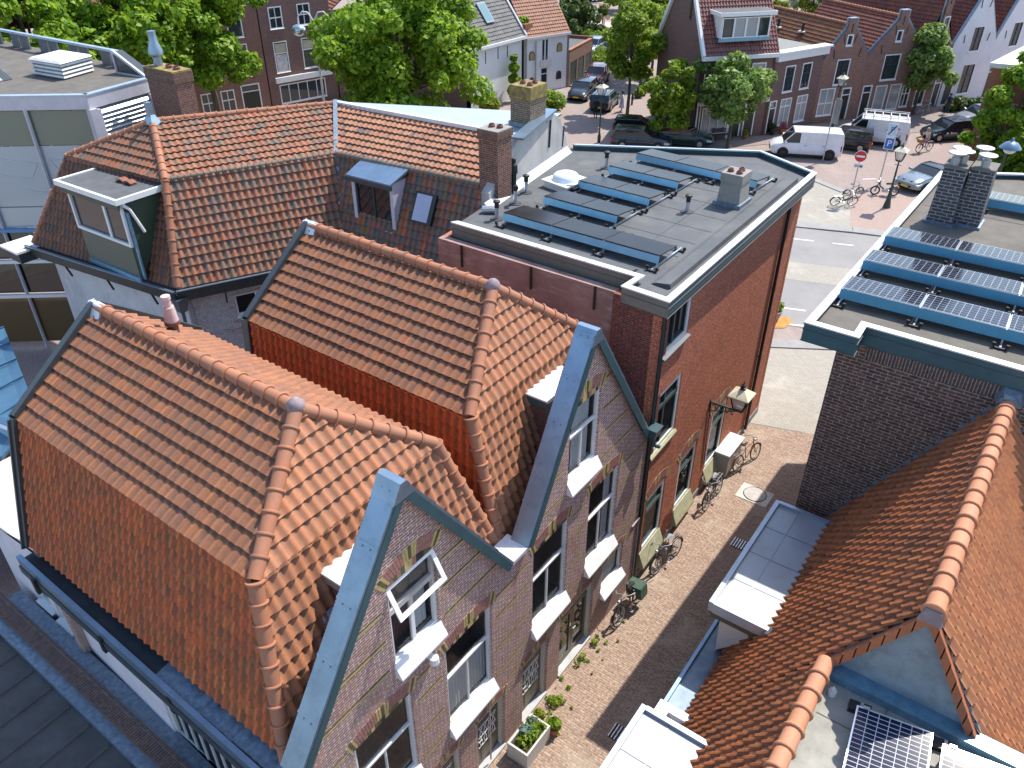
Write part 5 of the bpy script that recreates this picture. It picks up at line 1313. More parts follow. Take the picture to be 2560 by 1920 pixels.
for x in (-30.3, -29.8):
    mb = MB(); mb.lathe([(.14, 0), (.14, .1), (.1, .12), (.1, .16), (.07, .1)], (x, 18.7, 11.65), 10); mb.build('chimney_pot', POT, BC)

# ================================================================== low buildings at the lower left
LB = thing('low_flat_roofed_building', 'low building with dark ribbed flat roof beside the pale side wall', 'building', (-14, 0, 0))
RIB = plain('dark_ribbed_roofing', (.075, .07, .064), .75, var=.25, scale=2, bmp=.2, dirt_shade=((.10, .10, .095), .7, .6))
mb = MB(); mb.box((-24, -6, 0), (-5, 3.05, 2.2)); mb.build('body', RIB, LB)
mb = MB()
for i in range(14): mb.cyl((-18.6 + i * .82, -6, 2.2), (-18.9 + i * .82, 3.0, 2.2), .055, n=6)
mb.build('roof_rib', RIB, LB)
mb = MB(); mb.box((-19.3, 3.3, 0), (-6.9, 3.68, 2.55)); mb.build('parapet_wall', brick('old_parapet_brick', (.16, .085, .065), (.11, .07, .06), (.20, .17, .15), bw=.07, bh=.4, ms=.01, offset=0), LB)
mb = MB(); run(mb, (-19.3, 0, 0), (-6.9, 0, 0), 3.05, 3.3, 2.2, 2.36); mb.build('lead_gutter', LEAD, LB)
mb = MB(); run(mb, (-19.0, 0, 2.3), (-6.95, 0, 2.3), 3.68, 4.05, 0, .12); mb.build('lead_flashing', LEAD, LB)
mb = MB(); mb.box((-40, -6, 0), (-24.02, 4.2, .6)); mb.build('terrace', plain('pale_terrace', (.40, .37, .32), .85, var=.1), LB)
AN = thing('white_annex', 'low white rendered annex with a pale flat roof behind the first gabled house', 'annex', (-19, 5, 0))
facade(AN, 'side_wall', (-19.6, 4.2, 0), (1, 0, 0), (0, -1, 0), [(0, 0), (3.5, 0), (3.5, 5.1), (2.5, 5.1), (0, 4.3)], [(1.3, 2.4, .75, 1.5), (2.35, 2.4, .75, 1.4)], WALLW)
window(AN, (-18.3, 4.2, 2.4), (1, 0, 0), (0, -1, 0), .75, 1.5, sill=.1, glass=GLASSP); window(AN, (-17.25, 4.2, 2.4), (1, 0, 0), (0, -1, 0), .75, 1.4, sill=.15, glass=GLASSD)
mb = MB(); mb.hexa([(-22, 4.2, 4.2), (-16.1, 4.2, 4.9), (-16.1, 8, 4.9), (-22, 8, 4.2), (-22, 4.2, 4.3), (-16.1, 4.2, 5.02), (-16.1, 8, 5.02), (-22, 8, 4.3)]); mb.build('flat_roof', plain('mottled_white_roofing', (.52, .49, .45), .8, var=.1, dirt_shade=((.38, .35, .31), 1.0, .7)), AN)  # off-white roofing with darker stains
mb = MB(); mb.beam((-23, 6.2, 4.75), (-16.2, 7.3, 5.1), .12, .12); mb.build('roof_rail', ALU, AN)
mb = MB(); mb.cyl((-20.9, 5.0, 4.4), (-20.9, 5.0, 5.1), .18, n=14); mb.build('roof_flue', WHITEDIRTY, AN)
BL = thing('blue_roofed_shed', 'low brick shed with a blue sheet metal roof at the left edge', 'shed', (-25, 7, 0))
mb = MB(); 
BLUER = plain('blue_sheet_metal', (.07, .16, .25), .45, metal=.3, var=.1)
p0, p1, p2, p3 = V((-28.5, 9.1, 4.9)), V((-22.35, 7.1, 4.9)), V((-22.0, 5.7, 4.4)), V((-30.0, 3.0, 4.4))
mb.hexa([p0 - V((0, 0, .1)), p1 - V((0, 0, .1)), p2 - V((0, 0, .1)), p3 - V((0, 0, .1)), p0, p1, p2, p3]); br_ = mb.build('roof', BLUER, BL)
mb = MB()
for t in (.0, .2, .4, .6, .8, 1): a = p0.lerp(p1, t); b = p3.lerp(p2, t); mb.beam(a + V((0, 0, .02)), b + V((0, 0, .02)), .05, .06)
mb.build('standing_seam', BLUER, br_)
mb = MB(); mb.hexa([(-28, 8.8, 0), (-22.5, 7.0, 0), (-22.15, 5.9, 0), (-29.5, 3.2, 0), (-28, 8.8, 4.75), (-22.5, 7.0, 4.75), (-22.15, 5.9, 4.3), (-29.5, 3.2, 4.3)]); mb.build('wall', brick('shed_brick', (.20, .075, .06), (.14, .06, .055), (.28, .22, .19)), BL)

# ================================================================== ground, roads and pavements
KLINK = brick('pink_street_brick', (.34, .265, .235), (.29, .225, .205), (.24, .2, .175), bw=.21, bh=.07, ms=.006, var=.22, blot=((.36, .31, .27), .35, .5), rot=20, bmp=.15)
ALLEY = brick('worn_alley_brick', (.42, .30, .22), (.31, .21, .16), (.22, .17, .13), bw=.22, bh=.072, ms=.009, var=.4, blot=((.46, .40, .31), .55, .55), rot=0, bmp=.3)
CREAM = brick('cream_paving', (.37, .34, .285), (.32, .30, .255), (.25, .225, .19), bw=.21, bh=.105, ms=.008, var=.15, blot=((.46, .425, .36), .5, .5), rot=0, bmp=.15)
ASPH = plain('grey_asphalt', (.245, .235, .225), .9, var=.12, scale=.5, dirt_shade=((.19, .18, .17), .25, .6, (.3, 1, 1)), bmp=.2)
PAVG = brick('grey_slab_paving', (.30, .28, .26), (.26, .245, .23), (.2, .19, .17), bw=.3, bh=.3, ms=.01, var=.2, bmp=.1)
KERB = plain('grey_kerb_stone', (.27, .265, .25), .85, var=.12, scale=1.5)
MARK = plain('road_marking_white', (.72, .70, .66), .7, var=.08)
def sheet(name, pts, z, mat, kind='structure'):
    mb = MB(); mb.add([(x, y, z) for x, y in pts], [tuple(range(len(pts)))]); return tag(mb.build(name, mat, recalc=False), kind=kind)
sheet('ground', [(-420, -120), (200, -120), (200, 520), (-420, 520)], -.02, KLINK)
sheet('alley', [(-6.95, 2), (-3.2, 2), (-3.2, 17.6), (-3.3, 30), (-5.4, 26.4), (-7.25, 25.8), (-6.97, 15.9)], -.012, ALLEY)
sheet('plaza', [(-7.2, 25.9), (-5.0, 26.6), (-3.2, 27.2), (-3.2, 35.2), (-12.2, 29.8), (-7.6, 27)], -.008, CREAM)
rd = V((.947, .32)); rn_ = V((-.32, .947))
def rp(s, t): p = V((-12.16, 44.7)) + rd * s + rn_ * t; return (p.x, p.y)
sheet('road', [rp(-70, -12.4), rp(80, -9.0), rp(80, 2.1), rp(-70, 1.7)], -.004, ASPH)
sheet('road_strip', [rp(-70, -5.6), rp(80, -5.6), rp(80, -3.3), rp(-70, -3.3)], 0.0, CREAM)
for i, (s, t) in enumerate(((0, 0), (2.2, 0), (-2.4, 0), (4.5, 0), (-4.8, 0), (-.4, -9.1), (1.9, -9.0), (4.2, -9.0))):
    L = 1.15; sheet('road_marking', [rp(s, t), rp(s + L, t + .02), rp(s + L, t + .14), rp(s, t + .12)], .003, MARK)
sheet('road_marking', [(-9.1, 34.35), (-7.6, 35.0), (-7.65, 35.12), (-9.15, 34.47)], .003, MARK)
mb = MB(); 
def kerb(mb, pts, wd, h, m=0):
    for p, q in zip(pts[:-1], pts[1:]):
        p = V((p[0], p[1], 0)); q = V((q[0], q[1], 0)); d = (q - p).normalized(); s = V((-d.y, d.x, 0)) * wd
        mb.hexa([p - V((0, 0, .05)), q - V((0, 0, .05)), q + s - V((0, 0, .05)), p + s - V((0, 0, .05)), p + V((0, 0, h)), q + V((0, 0, h)), q + s + V((0, 0, h)), p + s + V((0, 0, h))], m)
kerb(mb, [(-16.0, 45.5), (-13.2, 46.35), (-9.6, 47.7), (0, 50.5)], .85, .06); tag(mb.build('kerb', KERB), kind='structure')
mb = MB(); kerb(mb, [(-12.6, 29.9), (-9.05, 31.75), (-6.2, 33.5), (0, 36.5)], .75, .03); tag(mb.build('kerb', KERB), kind='structure')
sheet('pavement', [(-18, 45.9), (-13.6, 47.15), (-10.0, 48.4), (-11.0, 52), (-11.95, 54.6), (-14.6, 56.0), (-17, 57), (-24, 52)], .004, CREAM)
sheet('pavement', [(-10.0, 48.4), (-2, 51), (-4, 58), (-9.2, 56.2), (-11.95, 54.6), (-11.0, 52)], .0, brick('pink_footpath', (.38, .28, .235), (.33, .245, .21), (.28, .22, .18), bw=.2, bh=.1, ms=.006, var=.15, bmp=.1))
mb = MB(); kerb(mb, [(-12.05, 54.7), (-14.8, 56.1), (-18, 57.6)], .55, .05); tag(mb.build('kerb', KERB), kind='structure')
for s in range(7):
    p = V((-15.6, 54.3)) + V((3.4, 3.1)) * (s * .55) ; d = V((1.0, .82)).normalized()
    if s in (0, 2, 3, 5): sheet('road_marking', [(p.x, p.y), (p.x + d.x * 1.0, p.y + d.y * 1.0), (p.x + d.x - .08, p.y + d.y + .1), (p.x - .08, p.y + .1)], .003, MARK)
GRAYP = brick('house_front_pavement', (.30, .24, .215), (.25, .205, .19), (.19, .16, .14), bw=.2, bh=.1, ms=.008, var=.2, bmp=.1)
sheet('pavement', [(-24.3, 56.6), (-20.6, 61.3), (-15.8, 66.9), (-11.4, 72.2), (-6.5, 79), (-9.4, 86), (-13.2, 78), (-17, 73.4), (-21.5, 64.2), (-25.5, 59.3), (-29, 62), (-30, 60)], .006, GRAYP)
sheet('playground', [(-52, 80), (-44, 93), (-56, 104), (-66, 100), (-60, 86)], .004, plain('playground_sand_paving', (.42, .37, .31), .9, var=.1))
sheet('lawn', [(-56.5, 88.5), (-59, 99.5), (-68, 101), (-68, 90)], .008, plain('dry_grass', (.30, .27, .10), .95, var=.3, scale=1.2))
sheet('rubber_mat', [(-55.5, 94), (-53.5, 98), (-60, 101), (-62, 97)], .012, plain('dark_rubber_mat', (.07, .07, .07), .9))
# covers and grates
mb = MB(); mb.box((-6.0, 21.5, -.012), (-4.9, 22.35, 0.004), 0); mb.cyl((-5.45, 21.95, 0), (-5.45, 21.95, .012), .38, n=24, m=1); mb.torus((-5.45, 21.95, .012), (0, 0, 1), .39, .015, 24, 5, 2)
tag(mb.build('manhole_cover', [plain('pale_concrete', (.55, .52, .46), .85), plain('worn_iron_cover', (.40, .37, .34), .7, var=.2, scale=8), IRON]), 'round iron manhole cover set in a pale concrete square in the alley', 'manhole')
for x, y, lab in ((-4.72, 11.2, 'slotted drain grate in shaded alley paving near the planter'), (-4.9, 19.35, 'slotted drain grate at the far end of the alley shadow')):
    mb = MB(); mb.box((x - .27, y - .22, -.01), (x + .27, y + .22, .003), 1)
    for i in range(7): mb.box((x - .27 + i * .085, y - .22, .003), (x - .24 + i * .085, y + .22, .02), 0)
    tag(mb.build('drain_grate', [STEEL, BLACK]), lab, 'drain grate', 'drain grates in the alley')

# ================================================================== buildings in the background
MULB = brick('mauve_brown_brick', (.20, .105, .085), (.15, .085, .075), (.26, .21, .18), ms=.006, var=.3, blot=((.13, .085, .08), .6, .5))
MUL2 = brick('red_brown_brick', (.26, .12, .085), (.19, .095, .08), (.30, .24, .2), ms=.006, var=.35, blot=((.32, .19, .14), .5, .6))
MUL3 = brick('patchy_old_brick', (.30, .14, .095), (.21, .11, .085), (.34, .28, .23), ms=.006, var=.35, blot=((.15, .12, .11), .45, .75))
ROOFR = tilemat('dark_red_row_tiles', [(0, (.22, .06, .04)), (.4, (.30, .085, .05)), (.8, (.18, .06, .045)), (1, (.36, .12, .06))], mossamt=.3, mossscale=.8, moss=(.16, .09, .04), streak=(.07, .045, .035), streakamt=.5)
ROOFO = tilemat('rust_row_tiles', [(0, (.33, .12, .055)), (.5, (.40, .16, .07)), (1, (.26, .10, .05))], mossamt=.4, mossscale=.7, moss=(.26, .14, .05), streak=(.12, .07, .045), streakamt=.5)
GL2 = glassmat('far_window_glass', (.03, .04, .045), rough=.05)
GL3 = glassmat('far_blind_glass', (.30, .32, .32), rough=.12)


def row_house(name, label, p, q, h, depth, wins, mat, outer=None, reveal=.1, group=None, side=True):
    """house with facade from p to q (right end) facing the street; returns thing and frame"""
    P = V((p[0], p[1], 0)); Q = V((q[0], q[1], 0)); u = (Q - P).normalized(); n = V((u.y, -u.x, 0)); w = (Q - P).length
    t = thing(name, label, 'house', tuple(P.lerp(Q, .5) - n * depth / 2), group)
    outer = outer or [(0, 0), (w, 0), (w, h), (0, h)]
    facade(t, 'facade', P, u, n, outer, [x[:4] for x in wins], mat, reveal=reveal)
    for x in wins:
        s, z, ww, hh = x[:4]; k = x[4] if len(x) > 4 else 'win'
        if k == 'door':
            panel_far(t, P + u * s + V((0, 0, z)), u, n, ww, hh)
        else:
            window(t, P + u * s + V((0, 0, z)), u, n, ww, hh, reveal=.09, frame=.09, bar=.06, fd=.1, vert=x[5] if len(x) > 5 else (.5,), hor=x[6] if len(x) > 6 else (.62,), glass=GL3 if k == 'blind' else GL2, sash=SASHG if k == 'sash' else None, sill=.06, smat=WHITE)
    return t, P, u, n, w


def panel_far(t, o, u, n, w, h):
    z = V((0, 0, 1)); o = V(o) - n * .09; mb = MB()
    for a, c, e, f in ((0, 0, .1, h), (w - .1, 0, w, h), (.1, h - .1, w - .1, h), (.1, h - .62, w - .1, h - .55)): mb.obox(o + u * a + z * c, u, z, n, e - a, f - c, .11)
    d = mb.build('door', WHITE, t)
    mb = MB(); mb.obox(o + u * .1, u, z, n, w - .2, h - .62, .05); mb.build('leaf', plain('black_green_door', (.012, .022, .02), .35), d)
    mb = MB(); mb.obox(o + u * .1 + z * (h - .55), u, z, n, w - .2, .45, .04); mb.build('pane', GL2, d)


def prism_roof(t, P, u, n, w, h, ridge_h, depth, mat, over=.0, rmat=None, tw=.24, th=.33, flip=False, name='roof'):
    """gable roof with the ridge running back from the facade (perpendicular)"""
    z = V((0, 0, 1)); a = P + z * h - n * .18; b = a + u * w; c = a + u * w / 2 + z * (ridge_h - h)
    bk = -n * depth
    slope(name, [a + bk, a, c, c + bk], mat, t, tw=tw, th=th); slope(name, [b, b + bk, c + bk, c], mat, t, tw=tw, th=th)
    ridge('ridge_tiles', [c + z * .02, c + bk + z * .02], rmat or RIDGEM, t, r=.12, seg=.4)
    mb = MB(); mb.extr([a + bk, b + bk, c + bk], n * .2); mb.build('rear_gable', MUL2, t)
    mb = MB(); e = -n * .02; 
    for s in (0, w - .25): mb.obox(P + u * s - n * depth, u, z, n, .25, h - .05, depth - .3)
    mb.build('party_wall', MUL2, t)


def roof_vent(t, p):
    mb = MB(); p = V(p); mb.cyl(p, p + V((0, 0, .6)), .12, .1, 8, 0); mb.cyl(p + V((0, 0, .6)), p + V((0, 0, .75)), .16, .12, 8, 0); mb.box((p.x - .3, p.y - .3, p.z - .02), (p.x + .3, p.y + .3, p.z + .08), 1); mb.build('roof_vent', [BLACK, ZINCL], t)

# corner house with dormer
T1, P, u, n, w = row_house('corner_house', 'brown brick corner house with red tile roof and wide white roof dormer', (-25.3, 59.1), (-21.4, 63.9), 6.2, 8.5,
    [(.8, 3.6, 1.9, 1.9, 'win', (.5,), (.62,)), (4.2, 3.7, 1.2, 1.9, 'blind', (), (.55,)), (.5, .5, 2.2, 2.0, 'blind', (.33, .66), ()), (3.0, .1, .95, 2.5, 'door'), (4.15, .1, .95, 2.5, 'door')], MULB)
z_ = V((0, 0, 1)); dpt = 8.0; rh = 12.6
a, b = P + z_ * 6.25 + n * .25 + u * .0, P + u * w + z_ * 6.25 + n * .25; c, d = P - n * 4 + z_ * rh, P + u * w - n * 4 + z_ * rh; e, f = P - n * 8.2 + z_ * 6.2, P + u * w - n * 8.2 + z_ * 6.2
ROOFG = tilemat('glossy_dark_red_tiles', [(0, (.20, .055, .038)), (.5, (.29, .08, .05)), (.85, (.16, .055, .045)), (1, (.36, .13, .08))], streak=(.07, .04, .035), streakamt=.5, rough=.4, spec=.6)
slope('roof_slope', [a, b, d, c], ROOFG, T1, tw=.25, th=.34, amp=.06); slope('roof_slope', [f, e, c, d], ROOFG, T1, tw=.25, th=.34)
mb = MB(); mb.extr([P, P - n * 8, P - n * 8 + z_ * 6.1, P - n * 4 + z_ * (rh - .15), P + z_ * 6.1], u * .3); mb.build('gable_wall', MULB, T1)
mb = MB(); mb.extr([P + u * (w - .3), P + u * (w - .3) - n * 8, P + u * (w - .3) - n * 8 + z_ * 6.1, P + u * (w - .3) - n * 4 + z_ * (rh - .15), P + u * (w - .3) + z_ * 6.1], u * .29); mb.build('gable_wall', MULB, T1)
mb = MB(); up_ = (c - a).normalized().cross(u) * .12
for p0, p1 in ((a, c), (e, c)): mb.beam(p0 - u * .1 + z_ * .05, p1 - u * .1 + z_ * .12, .22, .3)
mb.build('verge_board', WHITE, T1)
mb = MB(); mb.beam(a - u * .2 + n * .05 - z_ * .1, b + u * .1 + n * .05 - z_ * .1, .3, .28); mb.build('gutter', WHITE, T1)
mb = MB(); mb.obox(P - u * .03 + z_ * 8.4 - n * 2.7, -n, z_, -u, .28, 4, .04); mb.build('wall_anchor', IRON, T1)
mb = MB(); mb.obox(P + n * .01, u, z_, n, .12, 2.6, .03); mb.obox(P + n * .01 + u * 2.75, u, z_, n, .2, 2.6, .03); mb.obox(P + n * .01 + z_ * 2.65, u, z_, n, w, .3, .03); mb.build('shop_trim', WHITE, T1)
pipe(T1, P.x + .25 * u.x + n.x * .12, P.y + .25 * u.y + n.y * .12, 0, 6.1, WHITE, .05)
q = P + u * 1.15 + z_ * 7.45 - n * .1
mb = MB(); mb.extr([q, q + z_ * 1.55, q + z_ * 1.55 - n * 1.6, q - n * .55], u * .1); mb.extr([q + u * 4.0, q + u * 4.0 + z_ * 1.55, q + u * 4.0 + z_ * 1.55 - n * 1.6, q + u * 4.0 - n * .55], u * .1); dd = mb.build('dormer', WHITE, T1)
for s in range(4): window(dd, q + u * (.1 + s * .975), u, n, .975, 1.4, reveal=.0, frame=.07, fd=.08, sill=0, glass=GL3 if s % 3 else GL2, sash=SASHG if s % 3 == 0 else None)
mb = MB(); mb.obox(q - u * .25 + z_ * 1.5 + n * .3, u, z_, -n, 4.6, .28, 2.2); mb.build('dormer_roof', WHITE, dd)
mb = MB(); mb.obox(q - u * .15 + z_ * 1.78 + n * .2, u, z_, -n, 4.4, .02, 1.9); mb.build('roof_covering', BITUMEN, dd)
mb = MB(); mb.obox(q - u * .1 - z_ * .25 + n * .05, u, z_, n, 4.3, .25, .06); mb.build('lead_apron', plain('blue_lead', (.2, .36, .48)), dd)
mb = MB(); mb.cyl(P + u * 1 - n * 1.0, P + u * 1 - n * 1 + z_ * .01, .01); 
# flat-corniced house
T2, P, u, n, w = row_house('flat_corniced_house', 'narrow brown brick house with white cornice and flat roof right of the corner house', (-21.4, 63.95), (-19.4, 69.25), 5.6, 8,
    [(1.3, 3.1, 1.15, 2.0, 'sash', (.5,), (.6,)), (3.3, 3.1, 1.15, 2.0, 'sash', (.5,), (.6,)), (.1, .1, .85, 2.5, 'door'), (1.4, .5, 1.3, 2.1, 'blind', (.5,), (.7,)), (3.35, .5, 1.3, 2.1, 'blind', (.5,), (.7,))], MULB)
mb = MB(); mb.obox(P + z_ * 5.6 + n * .3 - u * .1, u, z_, -n, w + .3, .55, .5); mb.obox(P + z_ * 6.15 + n * .5 - u * .1, u, z_, -n, w + .4, .14, .9); mb.build('cornice', WHITE, T2)
mb = MB(); mb.obox(P + z_ * 5.9 - n * .2, u, z_, -n, w, .15, 7); mb.build('flat_roof', plain('pale_green_grey_roof', (.20, .21, .20), .85), T2)
mb = MB(); mb.obox(P - n * 7.2 + z_ * .0, u, z_, n, w, 6.3, .2); mb.build('rear_wall', MUL2, T2)
for s in (1.0, 1.5, 4.0): roof_vent(T2, P + u * s - n * 4 + z_ * 6.06)
# row of gables
GR = 'gabled houses along the street'
def gable_row(name, label, p, q, h, ph, wins, mat, rmat, white=False, cap=.75, bell=False, depth=10):
    P = V((p[0], p[1], 0)); Q = V((q[0], q[1], 0)); w = (Q - P).length; c = w / 2; k = cap / 2
    o = [(0, 0), (w, 0), (w, h)]
    if bell: o += [(w - .25 * c, h + .25), (w - .5 * c, h + .9), (c + k + .12, h + 1.8)]
    o += [(c + k, ph - .7), (c + k, ph), (c - k, ph), (c - k, ph - .7)]
    if bell: o += [(c - k - .12, h + 1.8), (.5 * c, h + .9), (.25 * c, h + .25)]
    o += [(0, h)]
    t, P, u, n, w = row_house(name, label, p, q, h, depth, wins, mat, outer=o, group=GR)
    prism_roof(t, P, u, n, w, h - .15, ph - .55, depth, rmat)
    mb = MB(); m = len(o)
    for i in range(2, m - 1):
        (s0, z0), (s1, z1) = o[i], o[i + 1]
        A = P + u * s0 + z_ * z0 - n * .14; B = P + u * s1 + z_ * z1 - n * .14
        mb.beam(A, B, .42, .07, up=(0, 0, 1) if abs(z1 - z0) < .01 else (n.x, n.y, 0))
    mb.build('coping', ZINC, t)
    for s, z in ((c, ph - .75), (c - .5, ph - 1.5), (c + .5, ph - 1.5), (c * .45, h + .35), (w - c * .45, h + .35)):
        mb = MB(); q = P + u * s + z_ * z + n * .03; mb.beam(q - z_ * .32, q + z_ * .32 + u * (.12 if s > c else -.12 if s < c else 0), .05, .05); mb.build('wall_anchor', IRON, t)
    return t, P, u, n, w
G1, P, u, n, w = gable_row('row_gable_house', 'first patchy brick gable house in the row, narrow top window, black lamp in front', (-19.4, 69.3), (-16.95, 73.05), 5.1, 8.05,
    [(1.95, 6.0, .62, .85, 'win', (), ()), (1.45, 3.0, 1.35, 2.0, 'sash', (.5,), (.6,)), (.35, .6, 1.55, 2.2, 'blind', (.5,), (.45,)), (2.6, .1, .95, 2.6, 'door')], MUL3, ROOFO)
roof_vent(G1, P + u * 1.1 - n * 4.5 + z_ * 6.4); roof_vent(G1, P + u * .9 - n * 7.5 + z_ * 6.3)
G2, P, u, n, w = gable_row('row_gable_house', 'second brick gable house in the row, wider middle window, dark red roof', (-16.95, 73.1), (-13.75, 77.65), 5.15, 8.4,
    [(2.4, 6.0, .62, .9, 'win', (), ()), (1.75, 3.0, 1.65, 2.05, 'sash', (.33, .66), (.6,)), (.25, .1, .95, 2.6, 'door'), (1.6, .5, 1.2, 2.1, 'blind', (), ()), (3.1, .5, 1.2, 2.1, 'blind', (), ()), (4.45, .6, .9, 1.8, 'win')], MUL3, ROOFR)
roof_vent(G2, P + u * 1.0 - n * 4 + z_ * 6.3)
G3, P, u, n, w = gable_row('row_gable_house', 'third brick gable house in the row with curved bell-shaped gable behind the street tree', (-13.75, 77.7), (-12.15, 81.6), 5.1, 9.6,
    [(1.85, 6.4, .8, 1.2, 'win', (), ()), (.7, 3.1, 1.0, 1.9, 'sash'), (2.6, 3.1, 1.0, 1.9, 'sash'), (.5, .5, 1.4, 2, 'win'), (3.0, .1, .95, 2.6, 'door')], MUL2, ROOFR, bell=True)
G4, P, u, n, w = gable_row('row_gable_house', 'nearer of the two white painted gable houses in the row', (-12.15, 81.65), (-9.6, 86.2), 5.2, 9.8,
    [(2.0, 4.4, 1.35, 2.1, 'sash', (.5,), (.55,)), (.3, .1, 1.1, 2.9, 'door'), (2.0, .8, 1.6, 2.6, 'sash', (.5,), (.6,))], plain('white_painted_brick', (.66, .67, .68), .8, var=.06, scale=.8, dirt_shade=((.5, .5, .5), 1, .4)), ROOFR)
G5, P, u, n, w = gable_row('row_gable_house', 'farther white painted gable house, partly hidden by the tree at right', (-9.6, 86.25), (-7.2, 91.0), 5.2, 10.4,
    [(1.9, 4.4, 1.35, 2.1, 'sash'), (.3, .1, 1.1, 2.9, 'door'), (2.2, .8, 1.5, 2.4, 'sash')], MATS['white_painted_brick'], ROOFR)
G6, P, u, n, w = gable_row('row_gable_house', 'last dark-roofed house of the gabled row, beyond the white gables', (-7.2, 91.05), (-4.8, 95.5), 5.2, 9.6, [(1.5, 3, 1.3, 2, 'win')], MUL2, ROOFR)
mb = MB()
for Pq, Qq in (((-19.4, 69.3), (-16.95, 73.05)), ((-16.95, 73.1), (-13.75, 77.65))): pass
# red brick block at the right edge
RB = thing('red_brick_block', 'plain orange-red brick block with pale bands behind the tree at right', 'building', (-4.0, 70, 0))
RBB = brick('orange_red_brick', (.36, .13, .075), (.31, .115, .07), (.36, .22, .16), ms=.006, var=.2)
rbp = [(-6.9, 64.6), (-6.2, 63.8), (6, 66), (6, 84), (-5.2, 80)]
mb = MB(); mb.prism([(-6.9, 64.8), (8, 66.6), (8, 80), (-5.0, 80)], 0, 6.8); mb.build('wall', RBB, RB)
for z in (2.2, 4.6):
    mb = MB(); mb.beam((-6.95, 64.75, z), (8, 66.55, z), .06, .12); mb.beam((-6.98, 64.8, z), (-5.05, 80, z), .06, .12); mb.build('stone_band', plain('pale_stone', (.46, .42, .36), .8), RB)
mb = MB(); mb.prism([(-7.1, 64.6), (8.2, 66.4), (8.2, 80.2), (-5.2, 80.2)], 6.8, 7.1); mb.build('roof', WHITEDIRTY, RB)

# white house with grey roof, white warehouse, garages
WH = thing('white_grey_roofed_house', 'white rendered house with grey tile roof and a skylight, right of the big tree', 'house', (-49, 60, 0))
WR = plain('streaked_white_render', (.74, .74, .73), .85, var=.04, scale=.6, dirt_shade=((.55, .54, .52), .8, .45, (1, 1, .4)))  # white base with soft upright stains
facade(WH, 'street_wall', (-44.7, 55.2, 0), (0, 1, 0), (1, 0, 0), [(0, 0), (8.1, 0), (8.1, 5.2), (0, 5.2)], [], WR)
mb = MB(); mb.extr([(-44.7, 55.2, 0), (-52.7, 55.2, 0), (-52.7, 55.2, 5.2), (-48.7, 55.2, 10.4), (-44.7, 55.2, 5.2)], (0, .25, 0)); mb.extr([(-44.7, 63.05, 0), (-52.7, 63.05, 0), (-52.7, 63.05, 5.2), (-48.7, 63.05, 10.4), (-44.7, 63.05, 5.2)], (0, .25, 0)); mb.build('gable_wall', MULB, WH)
GREYT = tilemat('grey_concrete_tiles', [(0, (.15, .145, .14)), (.5, (.20, .195, .185)), (1, (.125, .12, .12))], streak=(.09, .09, .085), streakamt=.5)
slope('roof_slope', [(-44.45, 55.1, 5.15), (-44.45, 63.3, 5.15), (-48.7, 63.3, 10.5), (-48.7, 55.1, 10.5)], GREYT, WH, tw=.32, th=.36); slope('roof_slope', [(-52.9, 63.3, 5.15), (-52.9, 55.1, 5.15), (-48.7, 55.1, 10.5), (-48.7, 63.3, 10.5)], GREYT, WH, tw=.32, th=.36)
mb = MB(); mb.beam((-44.4, 55.0, 5.1), (-44.4, 63.3, 5.1), .25, .25); mb.build('gutter', WHITE, WH)
mb = MB(); mb.beam((-44.4, 63.3, 5.25), (-48.7, 63.3, 10.6), .16, .25, up=(0, 1, 0)); mb.beam((-44.4, 55.05, 5.25), (-48.7, 55.05, 10.6), .16, .25, up=(0, 1, 0)); mb.build('verge_board', plain('dark_white_verge', (.35, .36, .38), .5), WH)
sd_ = V((-4.25, 0, 5.35)).normalized(); sn = V((5.35, 0, 4.25)).normalized(); q = V((-45.6, 58.9, 6.6)) + sn * .1
mb = MB(); mb.hexa([q, q + V((0, 1.1, 0)), q + V((0, 1.1, 0)) + sd_ * 1.9, q + sd_ * 1.9] + [x + sn * .12 for x in (q, q + V((0, 1.1, 0)), q + V((0, 1.1, 0)) + sd_ * 1.9, q + sd_ * 1.9)]); sk = mb.build('skylight', plain('skylight_frame_grey', (.25, .28, .30), .4), WH)
mb = MB(); mb.add([q + sn * .125 + V((0, .12, 0)) + sd_ * .15, q + sn * .125 + V((0, .98, 0)) + sd_ * .15, q + sn * .125 + V((0, .98, 0)) + sd_ * 1.75, q + sn * .125 + V((0, .12, 0)) + sd_ * 1.75], [(0, 1, 2, 3)]); mb.build('pane', glassmat('sky_glass', (.12, .25, .27), rough=.03), sk, recalc=False)
roof_vent(WH, (-47.6, 57.6, 9.0))
for y, z in ((56.2, 3.6), (57.6, 4.2), (59.4, 4.3), (60.8, 4.2), (57.6, 1.3)): mb = MB(); mb.beam((-44.67, y, z - .5), (-44.67, y, z + .5), .04, .05); mb.build('wall_anchor', IRON, WH)
WW2 = thing('white_warehouse', 'white warehouse with orange tile roof and small arched windows beside the garages', 'warehouse', (-49, 66, 0))
facade(WW2, 'street_wall', (-44.5, 63.4, 0), V((1.55, 5.0, 0)).normalized(), V((5.0, -1.55, 0)).normalized(), [(0, 0), (5.2, 0), (5.2, 5.0), (0, 5.0)], [(1.75, .1, .9, 2.1)], WR)
wu = V((1.55, 5.0, 0)).normalized(); wn = V((5.0, -1.55, 0)).normalized(); W0 = V((-44.5, 63.4, 0))
panel_far(WW2, W0 + wu * 1.75 + z_ * .1, wu, wn, .9, 2.1)
